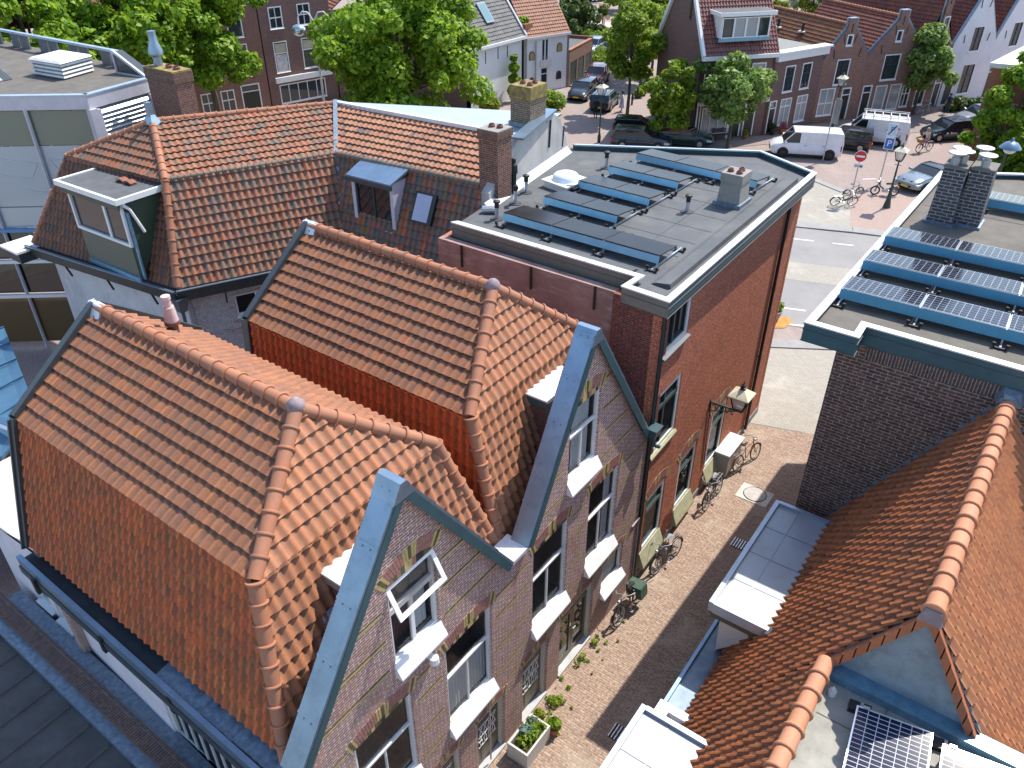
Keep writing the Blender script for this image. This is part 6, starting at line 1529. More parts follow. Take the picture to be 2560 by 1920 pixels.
for s, z in ((.7, 3.0), (4.0, 3.4), (.7, .7), (4.0, .9)):
    ww_ = thing_p = MB(); k = 8; pts = [(-.32, 0), (.32, 0), (.32, .45)] + [(.32 * math.cos(math.pi * i / k), .45 + .32 * math.sin(math.pi * i / k)) for i in range(1, k)] + [(-.32, .45)]
    ww_.extr([W0 + wu * (s + a) + z_ * (z + b) + wn * .0 for a, b in pts], wn * .05); fo = ww_.build('arched_window', plain('brown_window_frame', (.10, .06, .05), .6), WW2)
    g = MB(); g.extr([W0 + wu * (s + a * .78) + z_ * (z + .06 + b * .82) + wn * .04 for a, b in pts], wn * .02); g.build('pane', plain('amber_glass', (.36, .30, .12), .2) if z > 2 else GL2, fo)
mb = MB(); mb.obox(W0 + wu * 1.95 + z_ * 2.6, wu, z_, wn, .22, 2.0, .03); mb.obox(W0 + wu * 2.35 + z_ * 2.6, wu, z_, wn, .22, 2.0, .03); mb.build('tall_slot_window', GL2, WW2)
mb = MB(); mb.obox(W0 + wu * 1.7 + z_ * 2.25, wu, z_, wn, 1.3, .6, .12); mb.build('hanging_cloth', WHITEDIRTY, WW2)
e0 = W0 + wu * .0 + z_ * 4.95 + wn * .15; e1 = W0 + wu * 5.2 + z_ * 4.95 + wn * .15; bk = V((-4.3, 1.3, 5.3))
ROOFL = tilemat('light_rust_tiles', [(0, (.38, .17, .10)), (.5, (.46, .22, .13)), (1, (.33, .14, .085))], streak=(.2, .12, .08), streakamt=.5)
slope('roof_slope', [e0, e1, e1 + bk, e0 + bk], ROOFL, WW2, tw=.27, th=.34); 
bk2 = V((-8.6, 2.6, 0)); slope('roof_slope', [e1 + bk2, e0 + bk2, e0 + bk, e1 + bk], ROOFL, WW2, tw=.27, th=.34)
mb = MB(); mb.extr([W0 + wu * 5.2, W0 + wu * 5.2 + bk2, W0 + wu * 5.2 + bk2 + z_ * 4.9, W0 + wu * 5.2 + bk + z_ * 4.9 - wn * 0, W0 + wu * 5.2 + z_ * 4.9], -wu * .25); mb.build('gable_wall', MUL2, WW2)
mb = MB(); mb.beam(e0 - z_ * .05, e1 - z_ * .05, .22, .22); mb.build('gutter', WHITE, WW2)
pipe(WW2, -44.35, 63.3, 0, 4.9, STEEL, .06); pipe(WW2, -44.05, 64.4, 0, 4.6, STEEL, .06)
RT = thing('roof_terrace_planter', 'rusty screen with green plants on the ledge between white house and warehouse', 'planter', (-45.4, 64.0, 4.9))
mb = MB(); mb.box((-46.4, 63.45, 5.0), (-44.6, 64.6, 6.1)); mb.build('screen', plain('rust_screen', (.26, .10, .05), .8, var=.2), RT)
GA = thing('garage_row', 'low brick garage row with dark doors and flat roof left of the parked cars', 'garages', (-46, 71.5, 0))
ga, gb = V((-42.9, 68.4, 0)), V((-44.4, 75.2, 0)); gu_ = (gb - ga).normalized(); gn_ = V((gu_.y, -gu_.x, 0)); gw = (gb - ga).length
facade(GA, 'front_wall', ga, gu_, gn_, [(0, 0), (gw, 0), (gw, 3.3), (0, 3.3)], [(.4, .05, 1.8, 2.1), (2.6, .05, 1.8, 2.1), (4.8, .05, 1.8, 2.1)], brick('garage_brown_brick', (.24, .13, .09), (.18, .10, .08), (.25, .2, .17)))
for s in (.4, 2.6, 4.8):
    mb = MB(); mb.obox(ga + gu_ * s + z_ * .05 - gn_ * .1, gu_, z_, gn_, 1.8, 2.1, .05)
    for k in range(5): mb.obox(ga + gu_ * s + z_ * (.3 + .4 * k) - gn_ * .05, gu_, z_, gn_, 1.8, .03, .015)
    mb.build('garage_door', plain('dark_green_door', (.03, .05, .045), .5), GA)
mb = MB(); mb.obox(ga + z_ * 3.1 - gn_ * .3, gu_, z_, -gn_, gw, .1, 5); mb.build('flat_roof', BITUMEN, GA)
mb = MB(); mb.obox(ga + z_ * 0 - gn_ * 5.2, gu_, z_, gn_, gw, 3.5, .2); mb.obox(ga + gu_ * gw, -gn_, z_, -gu_, 5, 3.5, .25); mb.build('rear_wall', MUL2, GA)
mb = MB(); mb.obox(ga + z_ * 3.3 + gn_ * .05, gu_, z_, -gn_, gw, .08, .35); mb.build('tile_coping', ROOFO, GA)

# brick houses behind the big trees at the upper left
LH1, P, u, n, w = row_house('tall_brick_house', 'tall dark brick house with small-paned white windows between the two big trees', (-58.9, 45.4), (-57.6, 52.0), 9.6, 9,
    [(.9, 6.6, 1.25, 1.7, 'win', (.5,), (.5,)), (3.6, 6.6, 1.25, 1.7, 'win', (.5,), (.5,)), (.9, 3.1, 1.3, 2.5, 'win', (), (.62,)), (3.6, 3.1, 1.3, 2.5, 'win', (), (.62,)), (.9, .5, 4.6, 1.6, 'win', (.2, .4, .6, .8), ())], MULB,
    outer=[(0, 0), (6.73, 0), (6.73, 9.6), (5.6, 9.6), (5.6, 10.5), (1.2, 10.5), (1.2, 9.6), (0, 9.6)])
prism_roof(LH1, P, u, n, w, 9.3, 13.0, 9, ROOFL)
mb = MB(); mb.obox(P + u * .6 + z_ * 2.3 + n * .0, u, z_, n, 5.6, .45, .25); mb.build('shop_cornice', WHITE, LH1)
for s, c in ((.95, (.08, .075, .07)), (3.65, (.05, .06, .04))):
    mb = MB(); mb.obox(P + u * (s + .1) + z_ * 3.2 - n * .02, u, z_, n, 1.0, 1.35, .01); mb.build('window_poster', plain('poster_pale' if s < 2 else 'poster_dark', (.5, .5, .48) if s < 2 else (.06, .07, .05), .6, var=.4, scale=2.5), LH1)
    mb = MB(); mb.obox(P + u * (s + .1) + z_ * 4.72 - n * .02, u, z_, n, 1.0, .7, .01); mb.build('roller_blind', plain('cream_blind', (.42, .40, .28), .8), LH1)
LH2, P, u, n, w = row_house('brick_gable_house', 'brown brick house with white-edged curved gable, half hidden by the big left tree', (-60.6, 38.6), (-58.95, 45.3), 8.6, 9,
    [(4.2, 6.3, 1.3, 2.6, 'win', (), (.7,)), (4.2, 3.2, 1.4, 2.6, 'win', (.5,), (.6,)), (1.6, 3.2, 1.4, 2.6, 'win', (.5,), (.6,)), (4.4, .1, 1.7, 2.5, 'door'), (2.6, .3, 1.2, 2.1, 'win'), (.9, .3, 1.2, 2.1, 'win'), (1.8, 6.3, 1.2, 2.0, 'win')], MUL2,
    outer=[(0, 0), (6.9, 0), (6.9, 8.6), (6.2, 8.8), (5.6, 9.6), (5.0, 11.2), (4.1, 12.2), (2.8, 12.2), (1.9, 11.2), (1.3, 9.6), (.7, 8.8), (0, 8.6)])
prism_roof(LH2, P, u, n, w, 8.3, 12.0, 9, ROOFL)
mb = MB(); oo = [(6.9, 8.6), (6.2, 8.8), (5.6, 9.6), (5.0, 11.2), (4.1, 12.2), (2.8, 12.2), (1.9, 11.2), (1.3, 9.6), (.7, 8.8), (0, 8.6)]
for (s0, z0), (s1, z1) in zip(oo[:-1], oo[1:]): mb.beam(P + u * s0 + z_ * z0 - n * .12, P + u * s1 + z_ * z1 - n * .12, .4, .1, up=(n.x, n.y, 0))
mb.build('gable_trim', WHITE, LH2)
for nm, lab, p, q, rh_, wl in (('brick_house', 'far brick house seen through gaps in the big left tree', (-62.4, 31.5), (-60.7, 38.4), 10.5, MUL2), ('brick_house', 'brick house hidden behind leaves at the upper left corner', (-64.4, 23), (-62.5, 31.3), 10.5, MULB), ('brick_house', 'dark brick house behind the middle tree, left of the white house', (-57.5, 52.1), (-54.5, 58.5), 10, MULB)):
    t, P, u, n, w = row_house(nm, lab, p, q, 7.5, 8, [(1.2, 4, 1.3, 2.2, 'win'), (4, 4, 1.3, 2.2, 'win'), (1.2, .5, 1.3, 2.2, 'win'), (4, .3, 1.1, 2.4, 'door')], wl)
    prism_roof(t, P, u, n, w, 7.4, rh_, 8, ROOFL)

# ================================================================== vehicles
CAR_PAINT = {}
def paint(name, col, metal=.3, rough=.25):
    if name in MATS: return MATS[name]
    m, n, b, L = newmat(name)
    o = ramp(n, noise(n, 2.5, 4), [(.35, tuple(c * .94 for c in col)), (.65, tuple(min(c * 1.05, 1) for c in col))])
    L.new(o, b.inputs['Base Color'])
    b.inputs['Metallic'].default_value = metal; b.inputs['Roughness'].default_value = rough
    b.inputs['Coat Weight'].default_value = .6; b.inputs['Coat Roughness'].default_value = .06
    MATS[name] = m; return m
CARGLASS = glassmat('car_glass', (.012, .018, .02), rough=.03)
TYRE = plain('tyre_rubber', (.014, .014, .015), .8)
RIM = plain('alloy_rim', (.45, .46, .48), .35, metal=.7)
RIMD = plain('dark_rim', (.04, .04, .042), .4, metal=.5)
HEADL = plain('headlight_lens', (.62, .66, .68), .1, metal=.2)
TAILL = plain('tail_light_red', (.42, .012, .012), .2)
PLATE = plain('yellow_plate', (.75, .50, .03), .5)
TRIM = plain('black_plastic_trim', (.018, .018, .019), .55)


def vehicle(name, label, cat, loc, rot, L, W, prof, belt, roofline, pm, wb, wr=.33, group=None, kind='car', rim=RIM, tumble=.16, panel_from=None, lights=True):
    """prof: list of (x, hood/top height of the lower body); roofline: glass house (x_rear_base, x_rear_top, x_front_top, x_front_base, roof z)"""
    t = thing(name, label, cat, loc, group, rotz=rot, world=False)
    hw = W / 2; zb = .22
    secs = []
    n = len(prof)
    for i, (x, zt) in enumerate(prof):
        e = min(i, n - 1 - i); f = (.80, .93, .985)[e] if e < 3 else 1.0
        w_ = hw * f; zl = zb + (.16 if e == 0 else .05 if e == 1 else 0)
        secs.append([(x, -w_ * .9, zl), (x, -w_ * .985, zl + .12), (x, -w_, (zl + zt) * .5), (x, -w_ * .97, zt - .10), (x, -w_ * .86, zt), (x, -w_ * .4, zt + .025), (x, w_ * .4, zt + .025), (x, w_ * .86, zt), (x, w_ * .97, zt - .10), (x, w_, (zl + zt) * .5), (x, w_ * .985, zl + .12), (x, w_ * .9, zl)])
    mb = MB(); mb.loft(secs, 0, True); body = mb.build('body', pm, t, sharp=40)
    xr0, xr1, xf1, xf0, zr = roofline
    zbelt = lambda x: np.interp(x, [p[0] for p in prof], [p[1] for p in prof]) - .03
    wt = hw * (1 - tumble); wb_ = hw * .90
    b4 = [(xr0, -wb_, zbelt(xr0)), (xf0, -wb_, zbelt(xf0)), (xf0, wb_, zbelt(xf0)), (xr0, wb_, zbelt(xr0))]
    t4 = [(xr1, -wt, zr - .05), (xf1, -wt, zr - .05), (xf1, wt, zr - .05), (xr1, wt, zr - .05)]
    mb = MB(); mb.hexa(b4 + t4); mb.build('windows', CARGLASS, t)
    # roof skin and pillars
    mb = MB(); k = 6; rs = []
    for i in range(k + 1):
        x = xr1 + (xf1 - xr1) * i / k; dz = .05 * math.sin(math.pi * i / k); e = .03
        rs.append([(x + (-.04 if i == 0 else .04 if i == k else 0), -wt - e, zr - .07), (x, -wt - e * .4, zr - .02 + dz * .4), (x, -wt * .6, zr + dz), (x, wt * .6, zr + dz), (x, wt + e * .4, zr - .02 + dz * .4), (x + (-.04 if i == 0 else .04 if i == k else 0), wt + e, zr - .07)])
    mb.loft(rs, 0, True); mb.build('roof', pm, t, sharp=50)
    mb = MB()
    def pil(p, q, w=.07): mb.beam(p, q, w, w * .8)
    for s in (-1, 1):
        pil((xr0, s * wb_ * 1.005, zbelt(xr0)), (xr1, s * wt * 1.01, zr - .05), .11); pil((xf0, s * wb_ * 1.005, zbelt(xf0)), (xf1, s * wt * 1.01, zr - .05), .06)
        for fr in ((.36, .66) if kind != 'coupe' else (.3,)):
            xb_, xt_ = xr0 + (xf0 - xr0) * (fr * .92 + .03), xr1 + (xf1 - xr1) * fr
            pil((xb_, s * wb_ * 1.01, zbelt(xb_)), (xt_, s * wt * 1.012, zr - .05), .07)
        if panel_from is not None:
            x0, x1 = xr0, panel_from
            mb.hexa([(x0, s * wb_ * 1.0, zbelt(x0)), (x1, s * wb_ * 1.0, zbelt(x1)), (x1, s * wb_ * 1.02, zbelt(x1)), (x0, s * wb_ * 1.02, zbelt(x0)), (xr1, s * wt * .99, zr - .06), (x1, s * wt * .99, zr - .06), (x1, s * wt * 1.02, zr - .06), (xr1, s * wt * 1.02, zr - .06)])
    if panel_from is not None:
        mb.hexa([(xr0 - .01, -wb_, zbelt(xr0)), (xr0 + .02, -wb_, zbelt(xr0)), (xr0 + .02, wb_, zbelt(xr0)), (xr0 - .01, wb_, zbelt(xr0)), (xr1 - .015, -wt, zr - .06), (xr1 + .02, -wt, zr - .06), (xr1 + .02, wt, zr - .06), (xr1 - .015, wt, zr - .06)])
    mb.build('pillars', pm, t)
    # wheels
    for x in (-wb / 2, wb / 2):
        for s in (-1, 1):
            y = s * (hw - .11); mb = MB()
            mb.cyl((x, s * (hw - .30), wr + .03), (x, s * (hw + .004), wr + .03), wr + .07, n=20); mb.build('wheel_arch', TRIM, t)
            mb = MB(); mb.cyl((x, y - .10 * s, wr), (x, y + .125 * s, wr), wr, n=22); mb.torus((x, y + .105 * s, wr), (0, 1, 0), wr - .045, .045, 22, 6); wo = mb.build('wheel', TYRE, t)
            mb = MB(); yy = y + .128 * s; mb.cyl((x, yy - .02 * s, wr), (x, yy, wr), wr * .62, n=18); 
            for k in range(6):
                a = k * math.pi / 3; mb.beam((x, yy + .004 * s, wr), (x + wr * .6 * math.cos(a), yy + .004 * s, wr + wr * .6 * math.sin(a)), .05, .02, up=(0, 1, 0))
            mb.build('rim', rim, wo)
    xf, xr = prof[-1][0], prof[0][0]; zf, zr_ = prof[-1][1], prof[0][1]
    for s in (-1, 1):
        mb = MB(); mb.hexa([(xf - .42, s * hw * .62, zf - .10), (xf - .02, s * hw * .5, zf - .12), (xf - .16, s * hw * .93, zf - .12), (xf - .5, s * hw * .965, zf - .09), (xf - .42, s * hw * .62, zf + .05), (xf + .0, s * hw * .5, zf - .0), (xf - .14, s * hw * .93, zf + .0), (xf - .5, s * hw * .965, zf + .06)]); mb.build('headlight', HEADL, t)
        mb = MB(); h_ = .38 if kind in ('van', 'hatch') else .16
        mb.hexa([(xr - .012, s * hw * .62, zr_ - .05 - h_), (xr + .03, s * hw * .62, zr_ - .05 - h_), (xr + .18, s * hw * .95, zr_ - .05 - h_), (xr + .1, s * hw * .96, zr_ - .05 - h_), (xr - .012, s * hw * .62, zr_ - .03), (xr + .03, s * hw * .62, zr_ - .03), (xr + .2, s * hw * .955, zr_ - .03), (xr + .1, s * hw * .965, zr_ - .03)]); mb.build('tail_light', TAILL, t)
        mb = MB(); xm = xf0 - .25; mb.hexa([(xm, s * hw * .97, zbelt(xm) + .02), (xm + .1, s * hw * .97, zbelt(xm) + .02), (xm + .14, s * (hw + .18), zbelt(xm) + .05), (xm - .02, s * (hw + .18), zbelt(xm) + .05), (xm, s * hw * .97, zbelt(xm) + .14), (xm + .1, s * hw * .97, zbelt(xm) + .14), (xm + .12, s * (hw + .18), zbelt(xm) + .2), (xm, s * (hw + .18), zbelt(xm) + .2)]); mb.build('mirror', pm, t)
        mb = MB()
        for fr in (.3, .6): xh = xr0 + (xf0 - xr0) * fr; mb.box((xh, s * hw * .995 - .012, zbelt(xh) - .16), (xh + .16, s * hw * .995 + .012, zbelt(xh) - .13))
        mb.build('door_handle', TRIM, t)
    mb = MB(); mb.hexa([(xf - .06, -hw * .48, .42), (xf + .015, -hw * .48, .42), (xf + .015, hw * .48, .42), (xf - .06, hw * .48, .42), (xf - .06, -hw * .5, zf - .12), (xf + .006, -hw * .5, zf - .12), (xf + .006, hw * .5, zf - .12), (xf - .06, hw * .5, zf - .12)]); mb.build('grille', TRIM, t)
    for x in (xf + .02, xr - .03):
        mb = MB(); mb.box((x - .008, -.26, .42), (x + .008, .26, .53)); mb.build('number_plate', PLATE, t)
    mb = MB()
    for s in (-1, 1): mb.box((-wb / 2 + .4, s * hw * .965 - .02, .2), (wb / 2 - .4, s * hw * .965 + .02, .32))
    mb.build('side_skirt', TRIM, t)
    return t

HATCH = [(-1.95, .88), (-1.85, .97), (-1.5, .98), (-.5, .97), (.4, .96), (.85, .95), (1.3, .86), (1.75, .76), (1.95, .62)]
WAGON = [(-2.3, .90), (-2.2, .99), (-1.8, 1.0), (-.5, .98), (.5, .97), (.95, .96), (1.5, .89), (2.05, .78), (2.3, .62)]
SUV = [(-2.2, 1.0), (-2.1, 1.1), (-1.7, 1.12), (-.5, 1.1), (.5, 1.09), (.9, 1.08), (1.45, 1.02), (1.95, .92), (2.2, .74)]
COUPE = [(-2.35, .86), (-2.2, .98), (-1.7, 1.0), (-.7, .97), (.2, .95), (.7, .95), (1.4, .92), (2.05, .84), (2.38, .66)]
VANP = [(-2.55, 1.05), (-2.5, 1.12), (-2.2, 1.14), (-.5, 1.14), (.8, 1.14), (1.3, 1.13), (1.85, 1.06), (2.3, .93), (2.55, .72)]
PBLK = paint('black_car_paint', (.012, .013, .015)); PGRN = paint('dark_green_car_paint', (.02, .05, .045), .5); PGRY = paint('dark_grey_car_paint', (.06, .07, .08), .6)
PSIL = paint('silver_car_paint', (.42, .45, .48), .7); PRED = paint('dark_red_car_paint', (.16, .03, .025), .4); PWHT = paint('white_car_paint', (.74, .75, .78), 0, .3); PNAV = paint('navy_car_paint', (.02, .035, .055), .4)
PMGR = paint('metallic_grey_car_paint', (.22, .26, .28), .7)
def ang(p, q): return math.atan2(q[1] - p[1], q[0] - p[0])
GCAR = 'cars parked along the streets'
v1 = vehicle('delivery_van', 'plain white delivery van without roof rack, nearest the grey sign post', 'van', (-17.05, 60.75, 0), ang((-15.6, 61.4), (-18.7, 60.0)), 5.1, 1.92, VANP, 1.1, (-2.5, -2.38, 1.0, 1.75, 1.92), PWHT, 3.3, .34, 'white vans parked in the street', 'van', RIMD, .1, .55)
v2 = vehicle('delivery_van', 'white delivery van with roof rack, red logo and number 74 on its side', 'van', (-13.9, 67.15, 0), ang((-11.9, 67.6), (-15.7, 66.7)), 5.2, 1.95, VANP, 1.1, (-2.5, -2.38, 1.0, 1.75, 1.95), PWHT, 3.4, .34, 'white vans parked in the street', 'van', RIM, .1, .55)
mb = MB()
for x in (-2.2, -1.6, -1.0, -.4, .2, .8): mb.beam((x, -.82, 2.12), (x, .82, 2.12), .05, .04)
for y in (-.84, .84): mb.beam((-2.3, y, 2.14), (1.0, y, 2.14), .05, .05); mb.beam((-2.3, y, 2.26), (1.0, y, 2.26), .03, .03); [mb.beam((x, y, 2.0), (x, y, 2.26), .04, .04) for x in (-2.2, -1.0, .2, .9)]
mb.build('roof_rack', WHITE, v2)

def text(body, size, parent, loc, rot, mat, name='lettering', ext=.004, sx=1):
    cu = bpy.data.curves.new(name, 'FONT'); cu.body = body; cu.size = size; cu.extrude = ext; cu.align_x = 'CENTER'; cu.align_y = 'CENTER'
    o = bpy.data.objects.new(name, cu); C.objects.link(o)
    dg = bpy.context.evaluated_depsgraph_get(); me = bpy.data.meshes.new_from_object(o.evaluated_get(dg)); bpy.data.objects.remove(o)
    me.name = name; me.materials.clear(); me.materials.append(mat)
    r = bpy.data.objects.new(name, me); C.objects.link(r); r.location = loc; r.rotation_euler = rot; r.scale = (sx, 1, 1)
    if parent is not None: r.parent = parent
    return r
LOGOR = plain('crimson_logo', (.45, .02, .06), .5); LOGOG = plain('grey_lettering', (.30, .30, .32), .5); WTXT = plain('white_lettering', (.8, .8, .8), .5)
ys = .955
text('74', .52, v2, (-1.75, ys + .035, .80), (R(90), 0, R(180)), LOGOG)
mb = MB()
for x0, x1, z in ((-1.75, -1.25, 1.42), (-1.55, -1.0, 1.35), (-1.85, -1.5, 1.36)): mb.hexa([(x0, ys - .05, z), (x1, ys - .05, z + .02), (x1, ys - .0, z + .02), (x0, ys, z), (x0 + .1, ys - .08, z + .07), (x1 + .1, ys - .08, z + .09), (x1 + .1, ys - .03, z + .09), (x0 + .1, ys - .03, z + .07)])
mb.build('logo', LOGOR, v2)
def glyphs(name, parent, x0, n, y, z, h, mat, gap=.3):
    """a line of small unreadable letter-like marks"""
    mb = MB(); rr = random.Random(n)
    for i in range(n):
        if rr.random() < .12: continue
        x = x0 - i * h * .8; mb.box((x - h * .5, y, z), (x, y + .008, z + h * rr.uniform(.55, 1)))
    return mb.build(name, mat, parent)
glyphs('faded_lettering', v2, -.75, 14, ys - .01, 1.22, .09, LOGOG); glyphs('faded_lettering', v2, -1.1, 9, ys - .005, 1.09, .07, LOGOR); glyphs('faded_lettering', v2, 1.2, 30, ys + .03, .56, .07, LOGOG)
vehicle('small_car', 'small black hatchback peeking out between the two white vans', 'car', (-15.2, 64.4, 0), ang((-14.4, 64.6), (-17.2, 64.0)), 3.7, 1.65, HATCH, 1, (-1.9, -1.75, .35, 1.0, 1.52), PBLK, 2.4, .3, GCAR, 'hatch', RIM)
d1 = vehicle('hatchback', 'dark navy hatchback with white lettering and checkered red squares on its side', 'car', (-9.4, 71.7, 0), ang((-8.1, 73.1), (-10.6, 70.2)) , 4.1, 1.78, HATCH, 1, (-1.9, -1.6, .2, .95, 1.48), PNAV, 2.6, .32, GCAR, 'hatch', RIM)
glyphs('faded_lettering', d1, .75, 8, .886, .56, .16, WTXT)
mb = MB(); cm = [plain('check_grey', (.25, .25, .27), .5), LOGOR]; k = 0
for i in range(4):
    for j in range(3):
        if (i * 3 + j) % 4 != 2: mb.box((-1.5 + i * .22, .885, .4 + j * .18), (-1.32 + i * .22, .905, .55 + j * .18), 1 if (i + j) % 3 == 0 else 0)
mb.build('check_pattern', cm, d1)
vehicle('silver_car', 'pale silver car behind the lettered hatchback, cut by the brick block', 'car', (-8.1, 77.6, 0), R(225), 4.2, 1.78, HATCH, 1, (-1.9, -1.6, .2, .95, 1.48), PSIL, 2.6, .32, GCAR, 'hatch', RIM)
m1 = vehicle('sports_coupe', 'grey sports coupe with dark roof and wide black grille beside the moped', 'car', (-8.05, 58.9, 0), ang((-7.4, 61.2), (-9.15, 57.1)), 4.8, 1.92, COUPE, 1, (-2.0, -1.0, -.05, .75, 1.36), PMGR, 2.72, .34, GCAR, 'coupe', RIM, .2)
for o_ in kids(m1):
    if o_.name.startswith('roof'): o_.data.materials[0] = PBLK
mb = MB()
for y in (-.3, .3): mb.hexa([(.8, y - .12, .965), (2.2, y - .08, .80), (2.2, y + .08, .80), (.8, y + .12, .965), (.8, y - .12, .985), (2.2, y - .08, .845), (2.2, y + .08, .845), (.8, y + .12, .985)])
mb.build('bonnet_crease', PMGR, m1)
vehicle('hatchback', 'black hatchback with silver wheels under the tree, red tail light towards the lamp post', 'car', (-29.6, 57.8, 0), ang((-31.3, 57.0), (-28.0, 58.6)), 4.0, 1.75, HATCH, 1, (-1.9, -1.6, .2, .95, 1.47), PBLK, 2.5, .31, GCAR, 'hatch', RIM)
vehicle('estate_car', 'dark blue-grey estate car closest to the dark flat roof, behind its parapet', 'car', (-27.9, 55.3, 0), ang((-30, 54.4), (-25.8, 56.2)), 4.6, 1.8, WAGON, 1, (-2.2, -1.95, .2, .95, 1.46), PGRY, 2.7, .32, GCAR, 'hatch', RIM)
vehicle('hatchback', 'dark green car with a bright reflection, parked right of the slender tree trunk', 'car', (-25.6, 57.9, 0), ang((-27.6, 57.2), (-23.6, 58.8)), 4.3, 1.78, WAGON, 1, (-2.2, -1.7, .2, .95, 1.44), PGRN, 2.6, .32, GCAR, 'hatch', RIM)
b1 = vehicle('estate_car', 'black estate car with twin kidney grille and yellow plate facing the camera', 'car', (-39.75, 65.9, 0), ang((-40.6, 68.4), (-39.2, 63.5)), 4.7, 1.84, WAGON, 1, (-2.2, -1.95, .25, 1.0, 1.45), PBLK, 2.85, .33, GCAR, 'hatch', RIM)
vehicle('suv', 'dark red suv parked behind the black estate car', 'car', (-41.4, 71.2, 0), ang((-42.1, 73.5), (-40.7, 69.0)), 4.5, 1.84, SUV, 1, (-2.1, -1.85, .3, .95, 1.66), PRED, 2.7, .36, GCAR, 'hatch', RIM)
a1 = vehicle('estate_car', 'dark green estate car stopped in the street, a man standing at its back', 'car', (-36.2, 64.0, 0), ang((-35.6, 61.7), (-36.9, 66.3)), 4.6, 1.8, WAGON, 1, (-2.2, -1.95, .25, 1.0, 1.45), PGRN, 2.7, .33, GCAR, 'hatch', RIM)
mb = MB(); [mb.beam((-1.8, y, 1.5), (.2, y, 1.5), .04, .05) for y in (-.62, .62)]; mb.build('roof_rail', ALU, a1)
s1_ = vehicle('suv', 'silver blue suv with a front bar facing the camera beside the hedge', 'car', (-46.3, 82.6, 0), R(280), 4.4, 1.82, SUV, 1, (-2.1, -1.85, .3, .95, 1.68), PMGR, 2.6, .36, GCAR, 'hatch', RIM)
mb = MB(); mb.tube([(2.28, -.6, .4), (2.32, -.5, .8), (2.32, .5, .8), (2.28, .6, .4)], .035, 6); mb.build('front_bar', ALU, s1_)
vehicle('suv', 'grey blue car parked behind the hedge left of the front-bar suv', 'car', (-49.3, 83.6, 0), R(282), 4.4, 1.8, SUV, 1, (-2.1, -1.85, .3, .95, 1.66), PSIL, 2.6, .34, GCAR, 'hatch', RIM)
for lab, x, y, pm in (('small white car far beyond the playground swing', -69.5, 119, PWHT), ('dark car far behind the playground at the top edge', -66.5, 124, PNAV), ('red car far behind the playground at the top edge', -73.5, 124, PRED), ('silver car at the top edge beyond the playground', -63.5, 127, PSIL)):
    vehicle('distant_car', lab, 'car', (x, y, 0), R(250), 4.1, 1.75, HATCH, 1, (-1.9, -1.6, .2, .95, 1.47), pm, 2.5, .31, GCAR, 'hatch', RIM)

